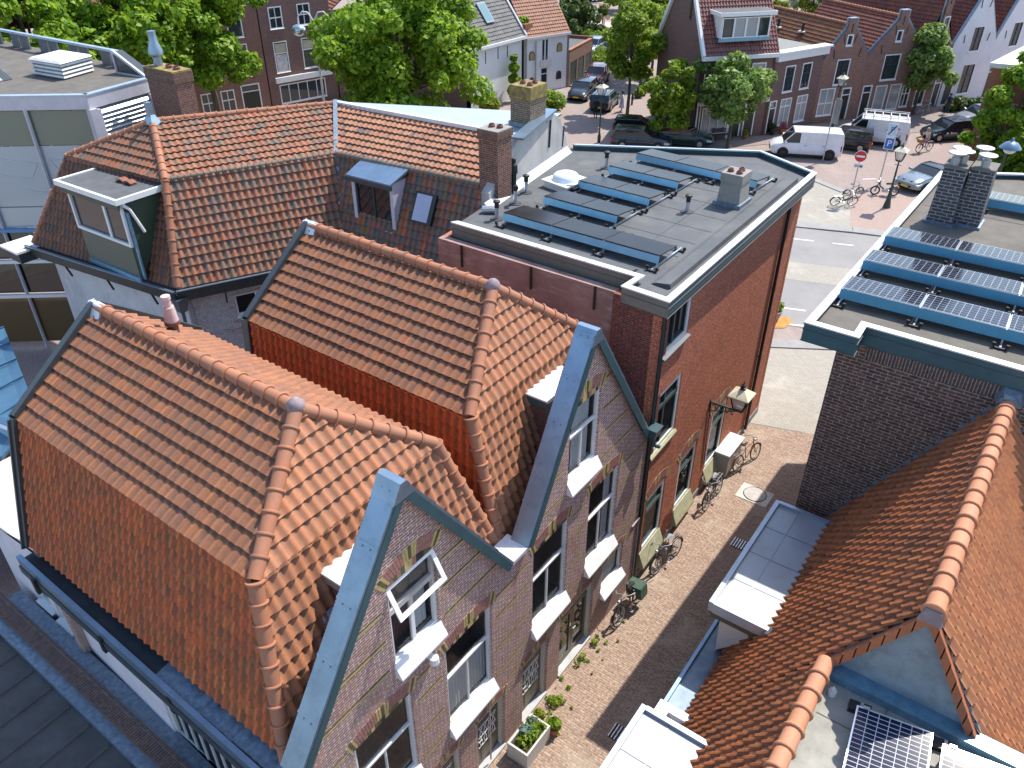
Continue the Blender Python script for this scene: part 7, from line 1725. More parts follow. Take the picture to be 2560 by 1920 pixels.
# ================================================================== bicycles and moped
def bike(label, loc, rot, frame=IRON, lean=0, group='bicycles', basket=None, bags=None, name='bicycle', steer=.0, crate=None, rust=None):
    t = thing(name, label, 'bicycle', loc, group, rotz=rot, world=False); t.rotation_euler[0] = lean
    r = .34; wb = 1.08
    for x, nm in ((-wb / 2, 'wheel'), (wb / 2, 'wheel')):
        mb = MB(); ax = (math.sin(steer), math.cos(steer), 0) if x > 0 else (0, 1, 0); ax = (-ax[0], ax[1], 0)
        mb.torus((x, 0, r), ax, r - .02, .022, 28, 6, 0); mb.torus((x, 0, r), ax, r - .05, .012, 28, 5, 1); mb.cyl((x, -.05, r), (x, .05, r), .03, n=8, m=1)
        A = V(ax).normalized(); a0 = V((0, 0, 1)); b0 = A.cross(a0)
        for k in range(10):
            an = k * math.pi / 5; q = V((x, 0, r)) + (a0 * math.cos(an) + b0 * math.sin(an)) * (r - .05); mb.beam((x, .03 * (-1) ** k, r), q, .006, .006, 1)
        mb.build(nm, [TYRE, STEEL], t)
        mb = MB(); pts = [V((x, 0, r)) + (a0 * math.cos(an) - b0 * math.sin(an)) * (r + .03) for an in [R(-70 + 14 * k) + (R(40) if x < 0 else R(-10)) for k in range(10)]]
        for p, q in zip(pts[:-1], pts[1:]): mb.beam(p, q, .05, .012)
        mb.build('mudguard', frame, t)
    S = V((-.12, 0, .82)); BB = V((-.08, 0, .30)); Hd = V((.38, 0, .86)); Hb = V((.42, 0, .70))
    mb = MB()
    for p, q, rr in ((BB, S, .018), (S - V((.0, 0, .06)), Hd - V((0, 0, .05)), .018), (BB, Hb, .02), (BB, (-wb / 2, .06, r), .012), (BB, (-wb / 2, -.06, r), .012), (S - V((0, 0, .08)), (-wb / 2, .05, r), .01), (S - V((0, 0, .08)), (-wb / 2, -.05, r), .01), (Hd, Hb, .022), (Hb, (wb / 2, .05, r), .014), (Hb, (wb / 2, -.05, r), .014)): mb.tube([p, q], rr, 6)
    mb.build('frame', frame, t)
    mb = MB(); top = Hd + V((-.03, 0, .18)); mb.tube([Hd, top], .014, 6); mb.tube([top + V((-.26, .29, -.02)), top + V((-.1, .27, .02)), top + V((.06, .12, .0)), top, top + V((.06, -.12, .0)), top + V((-.1, -.27, .02)), top + V((-.26, -.29, -.02))], .013, 6); mb.build('handlebar', STEEL, t)
    mb = MB(); mb.tube([S, S + V((-.03, 0, .14))], .014, 6, 1); p = S + V((-.03, 0, .15)); mb.loft([[(p.x + x, p.y + w * c, p.z + z + .03 * s) for c, s in ((-1, 0), (-.6, 1), (.6, 1), (1, 0), (.5, -.6), (-.5, -.6))] for x, w, z in ((-.14, .07, .02), (-.1, .10, .03), (.0, .07, .01), (.1, .03, 0), (.16, .02, 0))], 0, True); mb.build('saddle', [TRIM if not rust else plain('grey_saddle', (.3, .3, .32), .4), STEEL], t)
    mb = MB(); mb.beam((-.2, .06, .74), (-.72, .06, .74), .02, .012); mb.beam((-.2, -.06, .74), (-.72, -.06, .74), .02, .012); [mb.beam((x, -.07, .74), (x, .07, .74), .012, .012) for x in (-.25, -.4, -.55, -.7)]; mb.beam((-.65, .06, .74), (-wb / 2, .07, r), .01, .01); mb.beam((-.65, -.06, .74), (-wb / 2, -.07, r), .01, .01); mb.build('rear_rack', STEEL, t)
    mb = MB(); mb.torus(BB + V((0, .05, 0)), (0, 1, 0), .09, .008, 16, 4); mb.beam(BB + V((0, .07, 0)), BB + V((.12, .07, -.12)), .025, .012); mb.beam(BB - V((0, .07, 0)), BB - V((.12, .07, -.12)), .025, .012); mb.beam(BB + V((.08, .12, -.12)), BB + V((.17, .12, -.12)), .08, .02); mb.beam(BB + V((-.17, -.12, .12)), BB + V((-.08, -.12, .12)), .08, .02); mb.build('crank', STEEL, t)
    mb = MB(); mb.cyl(Hd + V((.08, 0, .0)), Hd + V((.15, 0, .0)), .045, .055, 10); mb.build('headlamp', STEEL, t)
    if bags:
        for s in (-1, 1):
            mb = MB(); mb.loft([[(-.47 + x * w, s * (.08 + d), z) for x, d in ((-1, 0), (1, 0), (.95, .17), (-.95, .17))] for z, w in ((.36, .17), (.42, .2), (.70, .2), (.77, .17))], 0, False); mb.build('pannier', bags, t)
        mb = MB(); mb.box((-.66, -.24, .775), (-.28, .24, .80)); mb.build('pannier_flap', bags, t)
    if basket:
        mb = MB(); mb.hexa([(.45, -.16, .78), (.75, -.16, .78), (.75, .16, .78), (.45, .16, .78), (.42, -.22, 1.05), (.8, -.22, 1.05), (.8, .22, 1.05), (.42, .22, 1.05)]); mb.build('basket', basket, t)
    return t
GRNBAG = plain('dark_green_pannier', (.045, .09, .06), .7, var=.2, scale=8)
WICK = plain('wicker_basket', (.34, .20, .09), .8, var=.3, scale=20)
rotA = R(-92)
bike('black bicycle with green panniers leaning on the wall beside the double door', (-6.45, 14.75, 0), rotA, IRON, R(8), bags=GRNBAG)
bike('black bicycle with chrome saddle under the first mossy sill of the red house', (-6.45, 17.15, 0), rotA - .1, IRON, R(8), rust=True)
bike('dark bicycle with blue front wheel near the lamp cable of the red house', (-6.5, 20.75, 0), rotA + .05, IRON, R(8), rust=True)
bike('rusty orange bicycle leaning on the grey utility cabinet', (-6.3, 23.3, 0), rotA + R(170), plain('rusty_orange_frame', (.30, .12, .04), .5), R(-9))
bike('black bicycle locked to the no entry sign post', (-11.35, 53.5, 0), R(60), IRON, R(-3))
bike('second dark bicycle lying low against the no entry sign post', (-11.5, 51.9, 0), R(35), IRON, R(20))
bike('pale blue bicycle under the street tree in front of the row', (-12.55, 78.2, 0), R(55), plain('pale_blue_frame', (.35, .45, .5), .4), R(6))
bike('dark bicycle parked by the hedge near the bollard', (-36.3, 70.5, 0), R(100), IRON, R(5))
mp = thing('moped', 'black vintage moped with orange tail, parked under the parking sign', 'moped', (-9.85, 55.3, 0), None, rotz=R(203), world=False)
for x in (-.58, .58):
    mb = MB(); mb.torus((x, 0, .31), (0, 1, 0), .27, .045, 24, 7, 0); mb.torus((x, 0, .31), (0, 1, 0), .22, .015, 24, 5, 1); mb.cyl((x, -.07, .31), (x, .07, .31), .07, n=10, m=1)
    for k in range(8): a = k * math.pi / 4; mb.beam((x, 0, .31), (x + .22 * math.cos(a), 0, .31 + .22 * math.sin(a)), .01, .01, 1)
    mb.build('wheel', [TYRE, STEEL], mp)
mb = MB(); mb.tube([(.42, 0, .95), (.35, 0, .62), (.05, 0, .42), (-.25, 0, .45), (-.5, 0, .7)], .05, 8); mb.tube([(.42, 0, .95), (.58, .07, .31)], .022, 6); mb.tube([(.42, 0, .95), (.58, -.07, .31)], .022, 6); mb.tube([(-.3, .08, .5), (-.58, .08, .31)], .02, 6); mb.tube([(-.3, -.08, .5), (-.58, -.08, .31)], .02, 6); mb.build('frame', PBLK, mp)
mb = MB(); mb.box((-.2, -.1, .25), (.15, .1, .45)); mb.cyl((0, -.14, .36), (0, .14, .36), .1, n=12); mb.tube([(0, -.14, .3), (-.6, -.16, .3)], .035, 8); mb.build('engine', STEEL, mp)
mb = MB(); mb.loft([[(x, w * c, z + .05 * s) for c, s in ((-1, 0), (-.6, 1), (.6, 1), (1, 0), (.6, -1), (-.6, -1))] for x, w, z in ((-.62, .1, .82), (-.5, .13, .84), (-.2, .11, .82), (.0, .05, .8))], 0, True); mb.build('seat', TRIM, mp)
mb = MB(); mb.tube([(.25, .34, 1.05), (.38, .3, 1.1), (.42, 0, 1.0), (.38, -.3, 1.1), (.25, -.34, 1.05)], .016, 6); mb.build('handlebar', STEEL, mp)
mb = MB(); mb.cyl((.45, 0, .9), (.58, 0, .9), .07, .08, 10); mb.build('headlamp', STEEL, mp)
mb = MB(); mb.box((-.82, -.06, .55), (-.74, .06, .66)); mb.build('tail_lamp', plain('orange_lens', (.7, .2, .02), .3), mp)

# ================================================================== street lamps, signs, bollards, bench
def lamp_post(label, loc, h=3.2, s=1.25, flare=False):
    t = thing('street_lamp', label, 'street lamp', loc, 'classic lantern posts', world=False)
    x = y = 0
    mb = MB(); pr = [(.24, 0), (.22, .15), (.15, .5), (.12, .9), (.075, 1.0), (.06, h * .7), (.045, h)] if flare else [(.13, 0), (.13, .5), (.1, .6), (.06, .8), (.05, h * .7), (.04, h)]
    mb.lathe(pr, (0, 0, 0), 12); mb.torus((0, 0, h * .72), (0, 0, 1), .06, .02, 12, 5); mb.beam((-.22, 0, h * .9), (.22, 0, h * .9), .03, .03); mb.build('post', LT, t)
    lantern_head(t, (0, 0, h), s); return t
lamp_post('lantern post with flared foot standing beside the moped', (-9.1, 53.2, 0), 3.05, 1.3, True)
lamp_post('lantern post in front of the first patchy gable of the row', (-17.3, 68.1, 0), 3.6, 1.3)
lamp_post('lantern post near the parked black hatchback, behind the dark roof', (-31.1, 54.4, 0), 3.6, 1.3)
DL = thing('double_globe_lamp', 'white swan-neck street lamp with two silver globes beside the middle tree', 'street lamp', (-48.5, 42.2, 0), world=False)
mb = MB(); H_ = 8.9; mb.tube([(0, 0, 0), (0, 0, H_ - .5)], [.09, .07], 10)
for s in (-1, 1): mb.tube([(0, 0, H_ - .6), (s * .05, s * .04, H_ - .1), (s * .3, s * .22, H_ + .4), (s * .62, s * .45, H_ + .45), (s * .9, s * .66, H_ + .1), (s * .95, s * .7, H_ - .5)], .05, 8)
mb.build('post', WHITE, DL)
for s in (-1, 1):
    mb = MB(); mb.ball((s * .95, s * .7, H_ - .8), .52, 18, 10, 0, .8); mb.build('globe', plain('silvered_globe', (.55, .60, .62), .12, metal=.8), DL)
LR = thing('street_lamp', 'tall dark green lamp post with dome shade at the right edge', 'street lamp', (-3.2, 46.9, 0), None, world=False)
mb = MB(); mb.lathe([(.14, 0), (.12, 1), (.08, 1.2), (.055, 6.2), (.05, 6.4)], (0, 0, 0), 10); mb.build('post', LT, LR)
mb = MB(); mb.lathe([(.52, 0), (.5, .04), (.3, .26), (.1, .34), (.05, .5)], (.1, .05, 6.4), 18); mb.build('shade', plain('blue_grey_shade', (.12, .2, .28), .35, metal=.3), LR)
mb = MB(); mb.ball((.1, .05, 6.32), .3, 14, 8, 0, .7); mb.build('globe', plain('frosted_globe', (.6, .62, .6), .2), LR)
SIGNR = plain('sign_red', (.55, .02, .025), .4); SIGNB = plain('sign_blue', (.02, .13, .42), .4); SIGNW = plain('sign_white', (.78, .78, .78), .4)
CAMDIR = V((.15, -1, 0)).normalized()
NS = thing('no_entry_sign', 'round red no entry sign with white bar on a grey post', 'road sign', (-11.25, 52.6, 0), world=False)
mb = MB(); mb.cyl((0, 0, 0), (0, 0, 3.35), .04, n=8); mb.build('post', STEEL, NS)
nn = V((.22, -.97, 0)); uu = V((.97, .22, 0))
mb = MB(); c = V((0, 0, 3.05)) + nn * .05; mb.cyl(c, c + nn * .02, .36, n=28, m=1); mb.cyl(c + nn * .021, c + nn * .025, .335, n=28, m=0); mb.obox(c + nn * .026 - uu * .25 - V((0, 0, .06)), uu, V((0, 0, 1)), nn, .5, .12, .005, 1); mb.build('disc', [SIGNR, SIGNW], NS)
mb = MB(); q = c + nn * .0 - V((0, 0, .72)) - uu * .28; mb.obox(q, uu, V((0, 0, 1)), nn, .56, .28, .015); pl_ = mb.build('sub_plate', SIGNW, NS)
mb = MB()
for cx in (.1, .24): mb.torus(q + uu * cx + V((0, 0, .1)) + nn * .02, nn, .05, .008, 14, 4)
mb.beam(q + uu * .1 + V((0, 0, .1)) + nn * .02, q + uu * .17 + V((0, 0, .18)) + nn * .02, .015, .01); mb.beam(q + uu * .17 + V((0, 0, .18)) + nn * .02, q + uu * .24 + V((0, 0, .1)) + nn * .02, .015, .01)
for cx in (.37, .47): mb.torus(q + uu * cx + V((0, 0, .08)) + nn * .02, nn, .035, .012, 14, 4)
mb.obox(q + uu * .35 + V((0, 0, .09)) + nn * .018, uu, V((0, 0, 1)), nn, .16, .06, .006); mb.build('cycle_symbol', IRON, NS)
PS = thing('parking_sign', 'two stacked blue signs, a crossed P over a P, on a leaning grey post', 'road sign', (-10.7, 57.4, 0), world=False)
mb = MB(); mb.cyl((0, 0, 0), (0, 0, 4.0), .04, n=8); mb.build('post', STEEL, PS)
for z, nm, h in ((3.25, 'upper_sign', .85), (2.4, 'lower_sign', .78)):
    mb = MB(); q = V((0, 0, z)) + nn * .05 - uu * .3; mb.obox(q, uu, V((0, 0, 1)), nn, .6, h, .02, 0); mb.obox(q + uu * .04 + V((0, 0, .04)) + nn * .018, uu, V((0, 0, 1)), nn, .52, h - .08, .006, 1); so_ = mb.build(nm, [SIGNW, SIGNB if z < 3 else plain('sign_pale_blue', (.45, .58, .68), .4)], PS)
    a = q + uu * .3 + V((0, 0, h / 2)) + nn * .03
    text('P', .55 if z < 3 else .5, so_, tuple(a), (R(90), 0, math.atan2(uu.y, uu.x)), SIGNW if z < 3 else SIGNB, 'letter')
    if z > 3:
        mb = MB(); mb.beam(a + nn * .008 - uu * .2 - V((0, 0, .3)), a + nn * .008 + uu * .2 + V((0, 0, .3)), .06, .01, up=nn); mb.build('slash', IRON, so_)
BS = thing('road_sign', 'grey back of a tall narrow sign on a leaning post before the white van', 'road sign', (-15.4, 60.1, 0), world=False)
mb = MB(); mb.cyl((0, 0, 0), (0, 0, 4.3), .045, n=8); mb.build('post', STEEL, BS)
mb = MB(); mb.obox(V((0, 0, 2.7)) + V((-.07, .3, 0)), V((.85, -.5, 0)).normalized(), V((0, 0, 1)), V((.5, .85, 0)).normalized(), .6, 1.75, .03); mb.build('sign_back', plain('sign_back_grey', (.33, .34, .35), .45, metal=.4), BS)
for i, (x, y) in enumerate(((-34.6, 66.1), (-35.3, 68.4))):
    mb = MB(); mb.lathe([(.09, 0), (.09, .8), (.07, .85), (.09, .9), (.05, 1.0), (.0005, 1.02)], (x, y, 0), 10); tag(mb.build('bollard', IRON), ('black bollard nearer the woman in the white dress', 'black bollard farther from the woman, by the hedge')[i], 'bollard', 'bollards by the hedge')
BN = thing('bench', 'dark slatted bench against the corner house front', 'bench', (-23.8, 61.0, 0), rotz=ang((-25.3, 59.1), (-21.4, 63.9)), world=False)
mb = MB(); 
for i in range(4): mb.box((-.9, -.55 + i * .11, .44), (.9, -.46 + i * .11, .47))
mb.build('seat', plain('dark_bench_wood', (.05, .04, .035), .6), BN)
mb = MB(); [mb.hexa([(-.9, -.08, .52 + i * .12), (.9, -.08, .52 + i * .12), (.9, -.05, .52 + i * .12), (-.9, -.05, .52 + i * .12), (-.9, -.06, .61 + i * .12), (.9, -.06, .61 + i * .12), (.9, -.03, .61 + i * .12), (-.9, -.03, .61 + i * .12)]) for i in range(3)]; mb.build('backrest', MATS['dark_bench_wood'], BN)
for x in (-.75, .75):
    mb = MB(); mb.beam((x, -.5, 0), (x, -.5, .44), .05, .05); mb.beam((x, -.06, 0), (x, -.04, .9), .05, .05); mb.beam((x, -.5, .42), (x, -.06, .42), .05, .05); mb.build('leg', IRON, BN)
# playground
SWG = thing('swing_frame', 'grey metal swing frame on the dark rubber mat of the playground', 'swing', (-58, 97, 0), world=False)
mb = MB(); 
for x in (-2.2, 2.2): mb.tube([(x - .3, -1.1, 0), (x, 0, 3.0)], .06, 6); mb.tube([(x - .3, 1.1, 0), (x, 0, 3.0)], .06, 6)
mb.tube([(-2.4, 0, 3.0), (2.4, 0, 3.0)], .06, 6); mb.build('frame', STEEL, SWG); SWG.rotation_euler[2] = R(30)
mb = MB(); mb.cyl((0, 0, 1.5), (0, 0, 1.6), .55, n=16); [mb.tube([(x, 0, 1.6), (x * .6, 0, 3.0)], .015, 5) for x in (-.5, .5)]; mb.build('nest_seat', SIGNR, SWG)
SM = thing('smiling_play_sign', 'yellow square smiling face sign on a red pole in the playground', 'play sign', (-54.4, 94.3, 0), rotz=R(35), world=False)
mb = MB(); mb.cyl((0, 0, 0), (0, 0, 2.3), .1, n=10); mb.build('pole', SIGNR, SM)
YEL = plain('sign_yellow', (.75, .48, .02), .5)
mb = MB(); mb.box((-.55, -.05, 2.2), (.55, .05, 3.5), 0); mb.cyl((-.6, 0, 2.0), (-.6, .02, 2.0), .3, n=14, m=1); mb.cyl((.6, 0, 2.0), (.6, .02, 2.0), .3, n=14, m=1); fo = mb.build('face_board', [YEL, plain('peach_hand', (.7, .42, .25), .6)], SM)
mb = MB(); [mb.cyl((x, -.07, 3.05), (x, -.052, 3.05), .09, n=12) for x in (-.22, .22)]; mb.tube([(.32 * math.cos(a), -.06, 2.75 + .22 * math.sin(a)) for a in [math.pi + math.pi * k / 10 for k in range(11)]], .035, 5); mb.build('smile', IRON, fo)

# ================================================================== trees and plants
LF1 = leafmat('bright_leaves', [(.06, .14, .008), (.13, .25, .014), (.22, .36, .022), (.34, .46, .035)], .45)
LF2 = leafmat('fresh_leaves', [(.07, .14, .008), (.15, .25, .015), (.24, .34, .025), (.33, .40, .05)], .45)
LF3 = leafmat('blue_green_leaves', [(.07, .13, .025), (.14, .24, .05), (.23, .34, .09), (.34, .43, .13)], .45)
LF4 = leafmat('yellow_green_leaves', [(.12, .17, .01), (.22, .26, .02), (.32, .33, .03)])
LFD = leafmat('dark_leaves', [(.02, .05, .008), (.04, .08, .012), (.07, .12, .02)], .2)
tree('huge bright green tree filling the upper left corner above the grey roof', (-55.5, 25, 0), 15, 9.2, 6.2, 5.4, 4.6, 26000, .20, LF1, 3, .32, group='big trees at the upper left', nclump=90, name='big_tree')
tree('big tree with leaning dark trunk in front of the brown curved-gable house', (-58.0, 39.3, 0), 13, 8.6, 4.6, 4.4, 3.7, 17000, .19, LF1, 11, .26, group='big trees at the upper left', nclump=70, name='big_tree', lean=(3.2, -3.4))
tree('tall tree between the corner tree and the leaning-trunk tree', (-56.5, 31.5, 0), 15, 10.2, 4.4, 4.2, 4.2, 16000, .19, LF1, 17, .26, group='big trees at the upper left', nclump=66, name='big_tree', lean=(1.5, 0))
tree('big tree at the left photo edge beyond the office roof', (-56.5, 18, 0), 15, 10.6, 4.6, 4.6, 4.6, 14000, .20, LF1, 23, .26, group='big trees at the upper left', nclump=60, name='big_tree', lean=(2, 0))
tree('big round tree in the middle between the brick houses and the white house', (-42.6, 44.6, 0), 14, 7.3, 5.7, 5.5, 4.9, 30000, .19, LF1, 5, .3, nclump=110, name='big_tree', lean=(1, -1))
tree('slim street tree in the side street, its trunk beside the woman in white', (-33.2, 62.7, 0), 9, 5.6, 2.1, 2.0, 3.1, 9000, .16, LF2, 31, .13, group='street trees', nclump=44)
tree('street tree farther up the side street behind the slim one', (-37.7, 73.5, 0), 9, 5.4, 2.6, 2.4, 3.2, 9000, .17, LF2, 37, .13, group='street trees', nclump=44)
tree('third street tree deepest in the side street by the hedge', (-39.6, 79.5, 0), 9, 5.4, 2.4, 2.4, 3.0, 7000, .18, LF2, 39, .13, group='street trees', nclump=40)
tree('yellowish green tree before the gable wall of the corner house', (-26.5, 56.9, 0), 7, 3.7, 1.75, 1.7, 2.6, 7500, .15, LF2, 41, .11, group='street trees', nclump=40, lean=(-.1, .2))
tree('blue-green tree in front of the corner house shop front and bench', (-22.4, 59.1, 0), 7, 4.3, 2.9, 2.6, 2.2, 10000, .15, LF3, 43, .13, group='street trees', nclump=52, lean=(-.1, .3))
tree('blue-green tree before the bell gable house, behind the roof-rack van', (-13.2, 77.5, 0), 7.5, 4.4, 2.35, 2.3, 2.7, 9000, .16, LF3, 47, .12, group='street trees', nclump=46, lean=(-.2, .2))
tree('dense dark green tree against the orange-red brick block', (-4.7, 62.6, 0), 9, 4.6, 2.5, 2.6, 4.3, 15000, .17, LF1, 53, .18, nclump=64, lean=(.3, .2))
for i, (x, y, zc, r, m, lab) in enumerate(((-55, 90, 2.2, 3.0, LFD, 'dark evergreen beside the playground lawn'), (-58, 93.5, 2.6, 2.6, LFD, 'second dark evergreen behind the orange warehouse roof'), (-44.2, 100.7, 3.0, 2.6, LF2, 'light green tree right of the yellow smiling sign'), (-41, 95, 4.2, 3.0, LF2, 'light green tree above the slim street tree'), (-37.5, 100, 4.6, 3.2, LF4, 'yellow green tree left of the corner house roof'), (-34, 112, 4.4, 3.6, LF4, 'yellow green tree peeking over the corniced house'), (-27, 118, 4.6, 3.6, LF4, 'bright yellow tree above the first row roof'), (-20, 120, 4.6, 3.6, LF2, 'green tree above the second row roof'), (-62, 112, 3.2, 3.4, LF2, 'green tree at the top edge beyond the swing'), (-71, 110, 3.6, 3.6, LFD, 'dark tree at the top edge left of the parked cars'), (-50, 113, 3.2, 3.2, LF2, 'green tree at the top edge right of the parked cars'))):
    tree(lab, (x, y, 0), zc + r, zc, r, r, r * .8, 3500, .22, m, 60 + i, .14, group='trees beyond the playground and roofs', nclump=30, name='far_tree')
for i, (x, y) in enumerate(((-75, 135), (-60, 140), (-45, 138), (-30, 140), (-15, 135), (-90, 128), (-2, 130), (12, 120))):
    tree('background tree along the top edge of the photo', (x, y, 0), 9, 5, 6, 5, 4.2, 3000, .34, LF1, 80 + i, .2, group='background trees', nclump=30, name='far_tree')
bush('hedge', 'round green bush in front of the arched windows of the white warehouse', (-39.6, 58.8, 0), [(0, 0, 1.2, 1.1), (.9, .7, 1.0, 1.0), (-.9, -.5, .9, .9), (.3, -.8, .6, .8), (-.2, .9, 1.0, 1.0)], 4500, .13, LF2, 91)
bush('climbing_plant', 'tall light green climber against the white house wall', (-43.9, 60.6, 0), [(0, 0, 1.0, .5), (0, .2, 2.0, .55), (.1, 0, 3.0, .5), (0, .1, 3.8, .35)], 1800, .14, LF2, 92, 'plant')
bush('bush', 'yellow green bush at the foot of the white house wall', (-43.6, 56.3, 0), [(0, 0, .9, .8), (.4, .5, .7, .6)], 1200, .14, LF4, 93)
bush('hedge', 'low hedge along the pavement by the black bollards', (-35.6, 69.8, 0), [(0, 0, .4, .5), (-.3, 1.2, .45, .5), (-.5, 2.4, .5, .55), (.2, -1, .4, .45)], 1800, .12, LF2, 94)
bush('hedge', 'hedge in front of the playground behind the silver blue suv', (-49.5, 87.2, 0), [(-2, 1, .8, .9), (-.5, .4, .8, .9), (1, -.2, .9, 1.0), (2.5, -.8, .8, .9), (-3.5, 1.6, .8, .9), (4, -1.5, .8, .9)], 3500, .16, LF2, 95)
bush('hedge', 'green growth beside the end of the garage row', (-44.9, 76.6, 0), [(0, 0, .8, .8), (.3, .9, .9, .8), (-.2, 1.8, 1.2, .9)], 1600, .14, LF2, 96)
bush('shrub', 'leafy green shrubs before the door of the white gable house', (-10.4, 81.2, 0), [(0, 0, .6, .7), (.7, .9, .5, .6), (1.4, 1.7, .5, .6), (-.5, -.7, .4, .5)], 2500, .12, LFD, 97, 'plants')
bush('shrub', 'purple-tinged flowering shrub right of the green ones', (-9.2, 82.8, 0), [(0, 0, .5, .5), (.3, .4, .6, .4)], 900, .11, leafmat('purple_flowers', [(.05, .10, .02), (.12, .05, .14), (.25, .08, .28)]), 98, 'plants')
bush('terrace_plant', 'bushy green plant on the roof ledge behind the rusty screen', (-45.5, 64.0, 5.6), [(0, -.2, .6, .5), (.1, .3, .6, .5)], 900, .12, LF2, 99, 'plant')
POTM = plain('terracotta_pot', (.36, .13, .07), .75, var=.15)
def pot(label, loc, r, h, mat, n=220, size=.07, group='potted plants', pm=None):
    t = thing('potted_plant', label, 'potted plant', loc, group, world=False)
    mb = MB(); mb.lathe([(r * .7, 0), (r, h), (r * 1.08, h), (r * 1.08, h + .04), (r * .9, h + .04), (r * .85, h - .03), (.0005, h - .03)], (0, 0, 0), 14); mb.build('pot', pm or POTM, t)
    leaves('foliage', t, [(0, 0, h + r * .9), (r * .4, r * .2, h + r * .6), (-r * .4, -r * .1, h + r * .7)], [r * .9, r * .7, r * .7], n, size, mat, int(loc[1] * 7)); return t
PINK = leafmat('pink_flowers', [(.05, .1, .02), (.5, .08, .2), (.6, .2, .3)])
pot('terracotta pot of pink flowers between the windows of the corniced house', (-20.3, 65.2, 0), .35, .4, PINK); pot('orange pot with green plant before the corner house doors', (-22.2, 62.1, 0), .22, .35, LF2); pot('tall green plant in a dark pot beside the corniced house door', (-20.9, 64.4, 0), .26, .5, LFD, pm=IRON)
RP_ = thing('round_planter', 'round grey concrete planter with a bushy plant beside the far corner pipe', 'planter', (-9.75, 34.6, 0), world=False)
mb = MB(); mb.lathe([(.42, 0), (.55, .45), (.55, .5), (.47, .5), (.45, .42), (.0005, .42)], (0, 0, 0), 18); mb.build('bowl', CONC, RP_); leaves('foliage', RP_, [(0, 0, .75), (.2, .1, .65), (-.2, -.1, .7)], [.4, .35, .35], 700, .08, LF2, 4)
sheet('spilled_sand', [(-9.5, 33.6), (-8.8, 34.1), (-8.7, 34.9), (-9.0, 35.3), (-9.6, 34.9), (-9.9, 34.1)], .006, plain('orange_sand', (.42, .22, .06), .95, var=.3, scale=4))
PL = thing('planter_box', 'pale rectangular planter box with succulents beside the nearest front door', 'planter', (-6.42, 9.55, 0), world=False)
PLM = plain('pale_fibre_cement', (.50, .49, .46), .8, var=.06)
mb = MB()
for a, b in (((-.3, -.5, 0), (-.25, .5, .55)), ((.25, -.5, 0), (.3, .5, .55)), ((-.25, -.5, 0), (.25, -.45, .55)), ((-.25, .45, 0), (.25, .5, .55))): mb.box(a, b)
mb.build('box', PLM, PL)
mb = MB(); mb.box((-.25, -.45, .02), (.25, .45, .46)); mb.build('soil', plain('dark_soil', (.04, .03, .02), .95), PL)
leaves('foliage', PL, [(0, -.2, .52), (.05, .1, .55), (-.1, .3, .52), (.1, .3, .5)], [.2, .2, .19, .18], 480, .045, LF2, 7); leaves('succulents', PL, [(-.1, .05, .55), (-.12, .35, .55)], [.2, .16], 200, .06, leafmat('grey_green_succulent', [(.12, .2, .16), (.22, .3, .26)]), 8)
pot('reddish pot with feathery green plant behind the pale planter box', (-6.15, 10.25, 0), .17, .26, LF2, 500, .05); pot('yellow green potted plant on the doorstep by the planter', (-6.62, 10.3, 0), .14, .2, LF4, 260, .05)
cl = []; rd_ = []; rr = random.Random(6)
for k in range(30):
    y = rr.uniform(9.2, 14.5); x = -6.85 + abs(rr.gauss(0, .35)); cl.append((x, y, .03)); rd_.append(rr.uniform(.02, .07))
cl += [(-6.6, 10.95, .1), (-6.5, 11.1, .08), (-6.75, 12.6, .1), (-6.7, 13.2, .1), (-6.72, 12.3, .08)]; rd_ += [.17, .14, .1, .1, .08]
tag(leaves('weeds', None, cl, rd_, 700, .035, LF2, 12), kind='stuff')

# ================================================================== people
SKIN = plain('skin', (.50, .28, .19), .6, var=.05)
def person(label, loc, rot, joints, parts, hair, clothes, group=None, hairlen=.0, extra=None):
    """joints: name -> (pos, radius); parts: edges; clothes: function(centre) -> material index"""
    t = thing('person', label, 'person', loc, group, rotz=rot, world=False)
    names = list(joints); idx = {k: i for i, k in enumerate(names)}
    me = bpy.data.meshes.new('body'); me.from_pydata([joints[k][0] for k in names], [(idx[a], idx[b]) for a, b in parts], [])
    o = bpy.data.objects.new('body', me); C.objects.link(o)
    md = o.modifiers.new('skin', 'SKIN'); md.use_smooth_shade = True
    for i, k in enumerate(names):
        r = joints[k][1]; me.skin_vertices[0].data[i].radius = (r, r)
        me.skin_vertices[0].data[i].use_root = (k == 'pelvis')
    sb = o.modifiers.new('sub', 'SUBSURF'); sb.levels = 1; sb.render_levels = 1
    dg = bpy.context.evaluated_depsgraph_get(); m2 = bpy.data.meshes.new_from_object(o.evaluated_get(dg)); bpy.data.objects.remove(o)
    m2.name = 'body'; m2.materials.clear()
    for m in clothes[0]: m2.materials.append(m)
    for p in m2.polygons: p.material_index = clothes[1](p.center); p.use_smooth = True
    b = bpy.data.objects.new('body', m2); C.objects.link(b); b.parent = t
    hx, hy, hz = joints['head'][0]
    mb = MB(); mb.ball((hx - .025, hy, hz + .035), .118, 12, 8, 0, 1.02)
    if hairlen:
        mb.loft([[(hx - .06 + .07 * math.cos(a) * k, hy + .1 * math.sin(a) * k, hz + .02 - hairlen * s) for a in [math.pi * 2 * j / 10 for j in range(10)]] for s, k in ((0, 1.05), (.4, 1.1), (.8, .9), (1, .5))], 0, True)
    mb.build('hair', hair, t)
    mb = MB(); [mb.ball((hx + .098, hy + s * .035, hz + .005), .013, 6, 4) for s in (-1, 1)]; mb.box((hx + .095, hy - .025, hz - .062), (hx + .108, hy + .025, hz - .052)); mb.build('face_features', plain('eye_dark', (.05, .03, .025), .4), t)
    return t
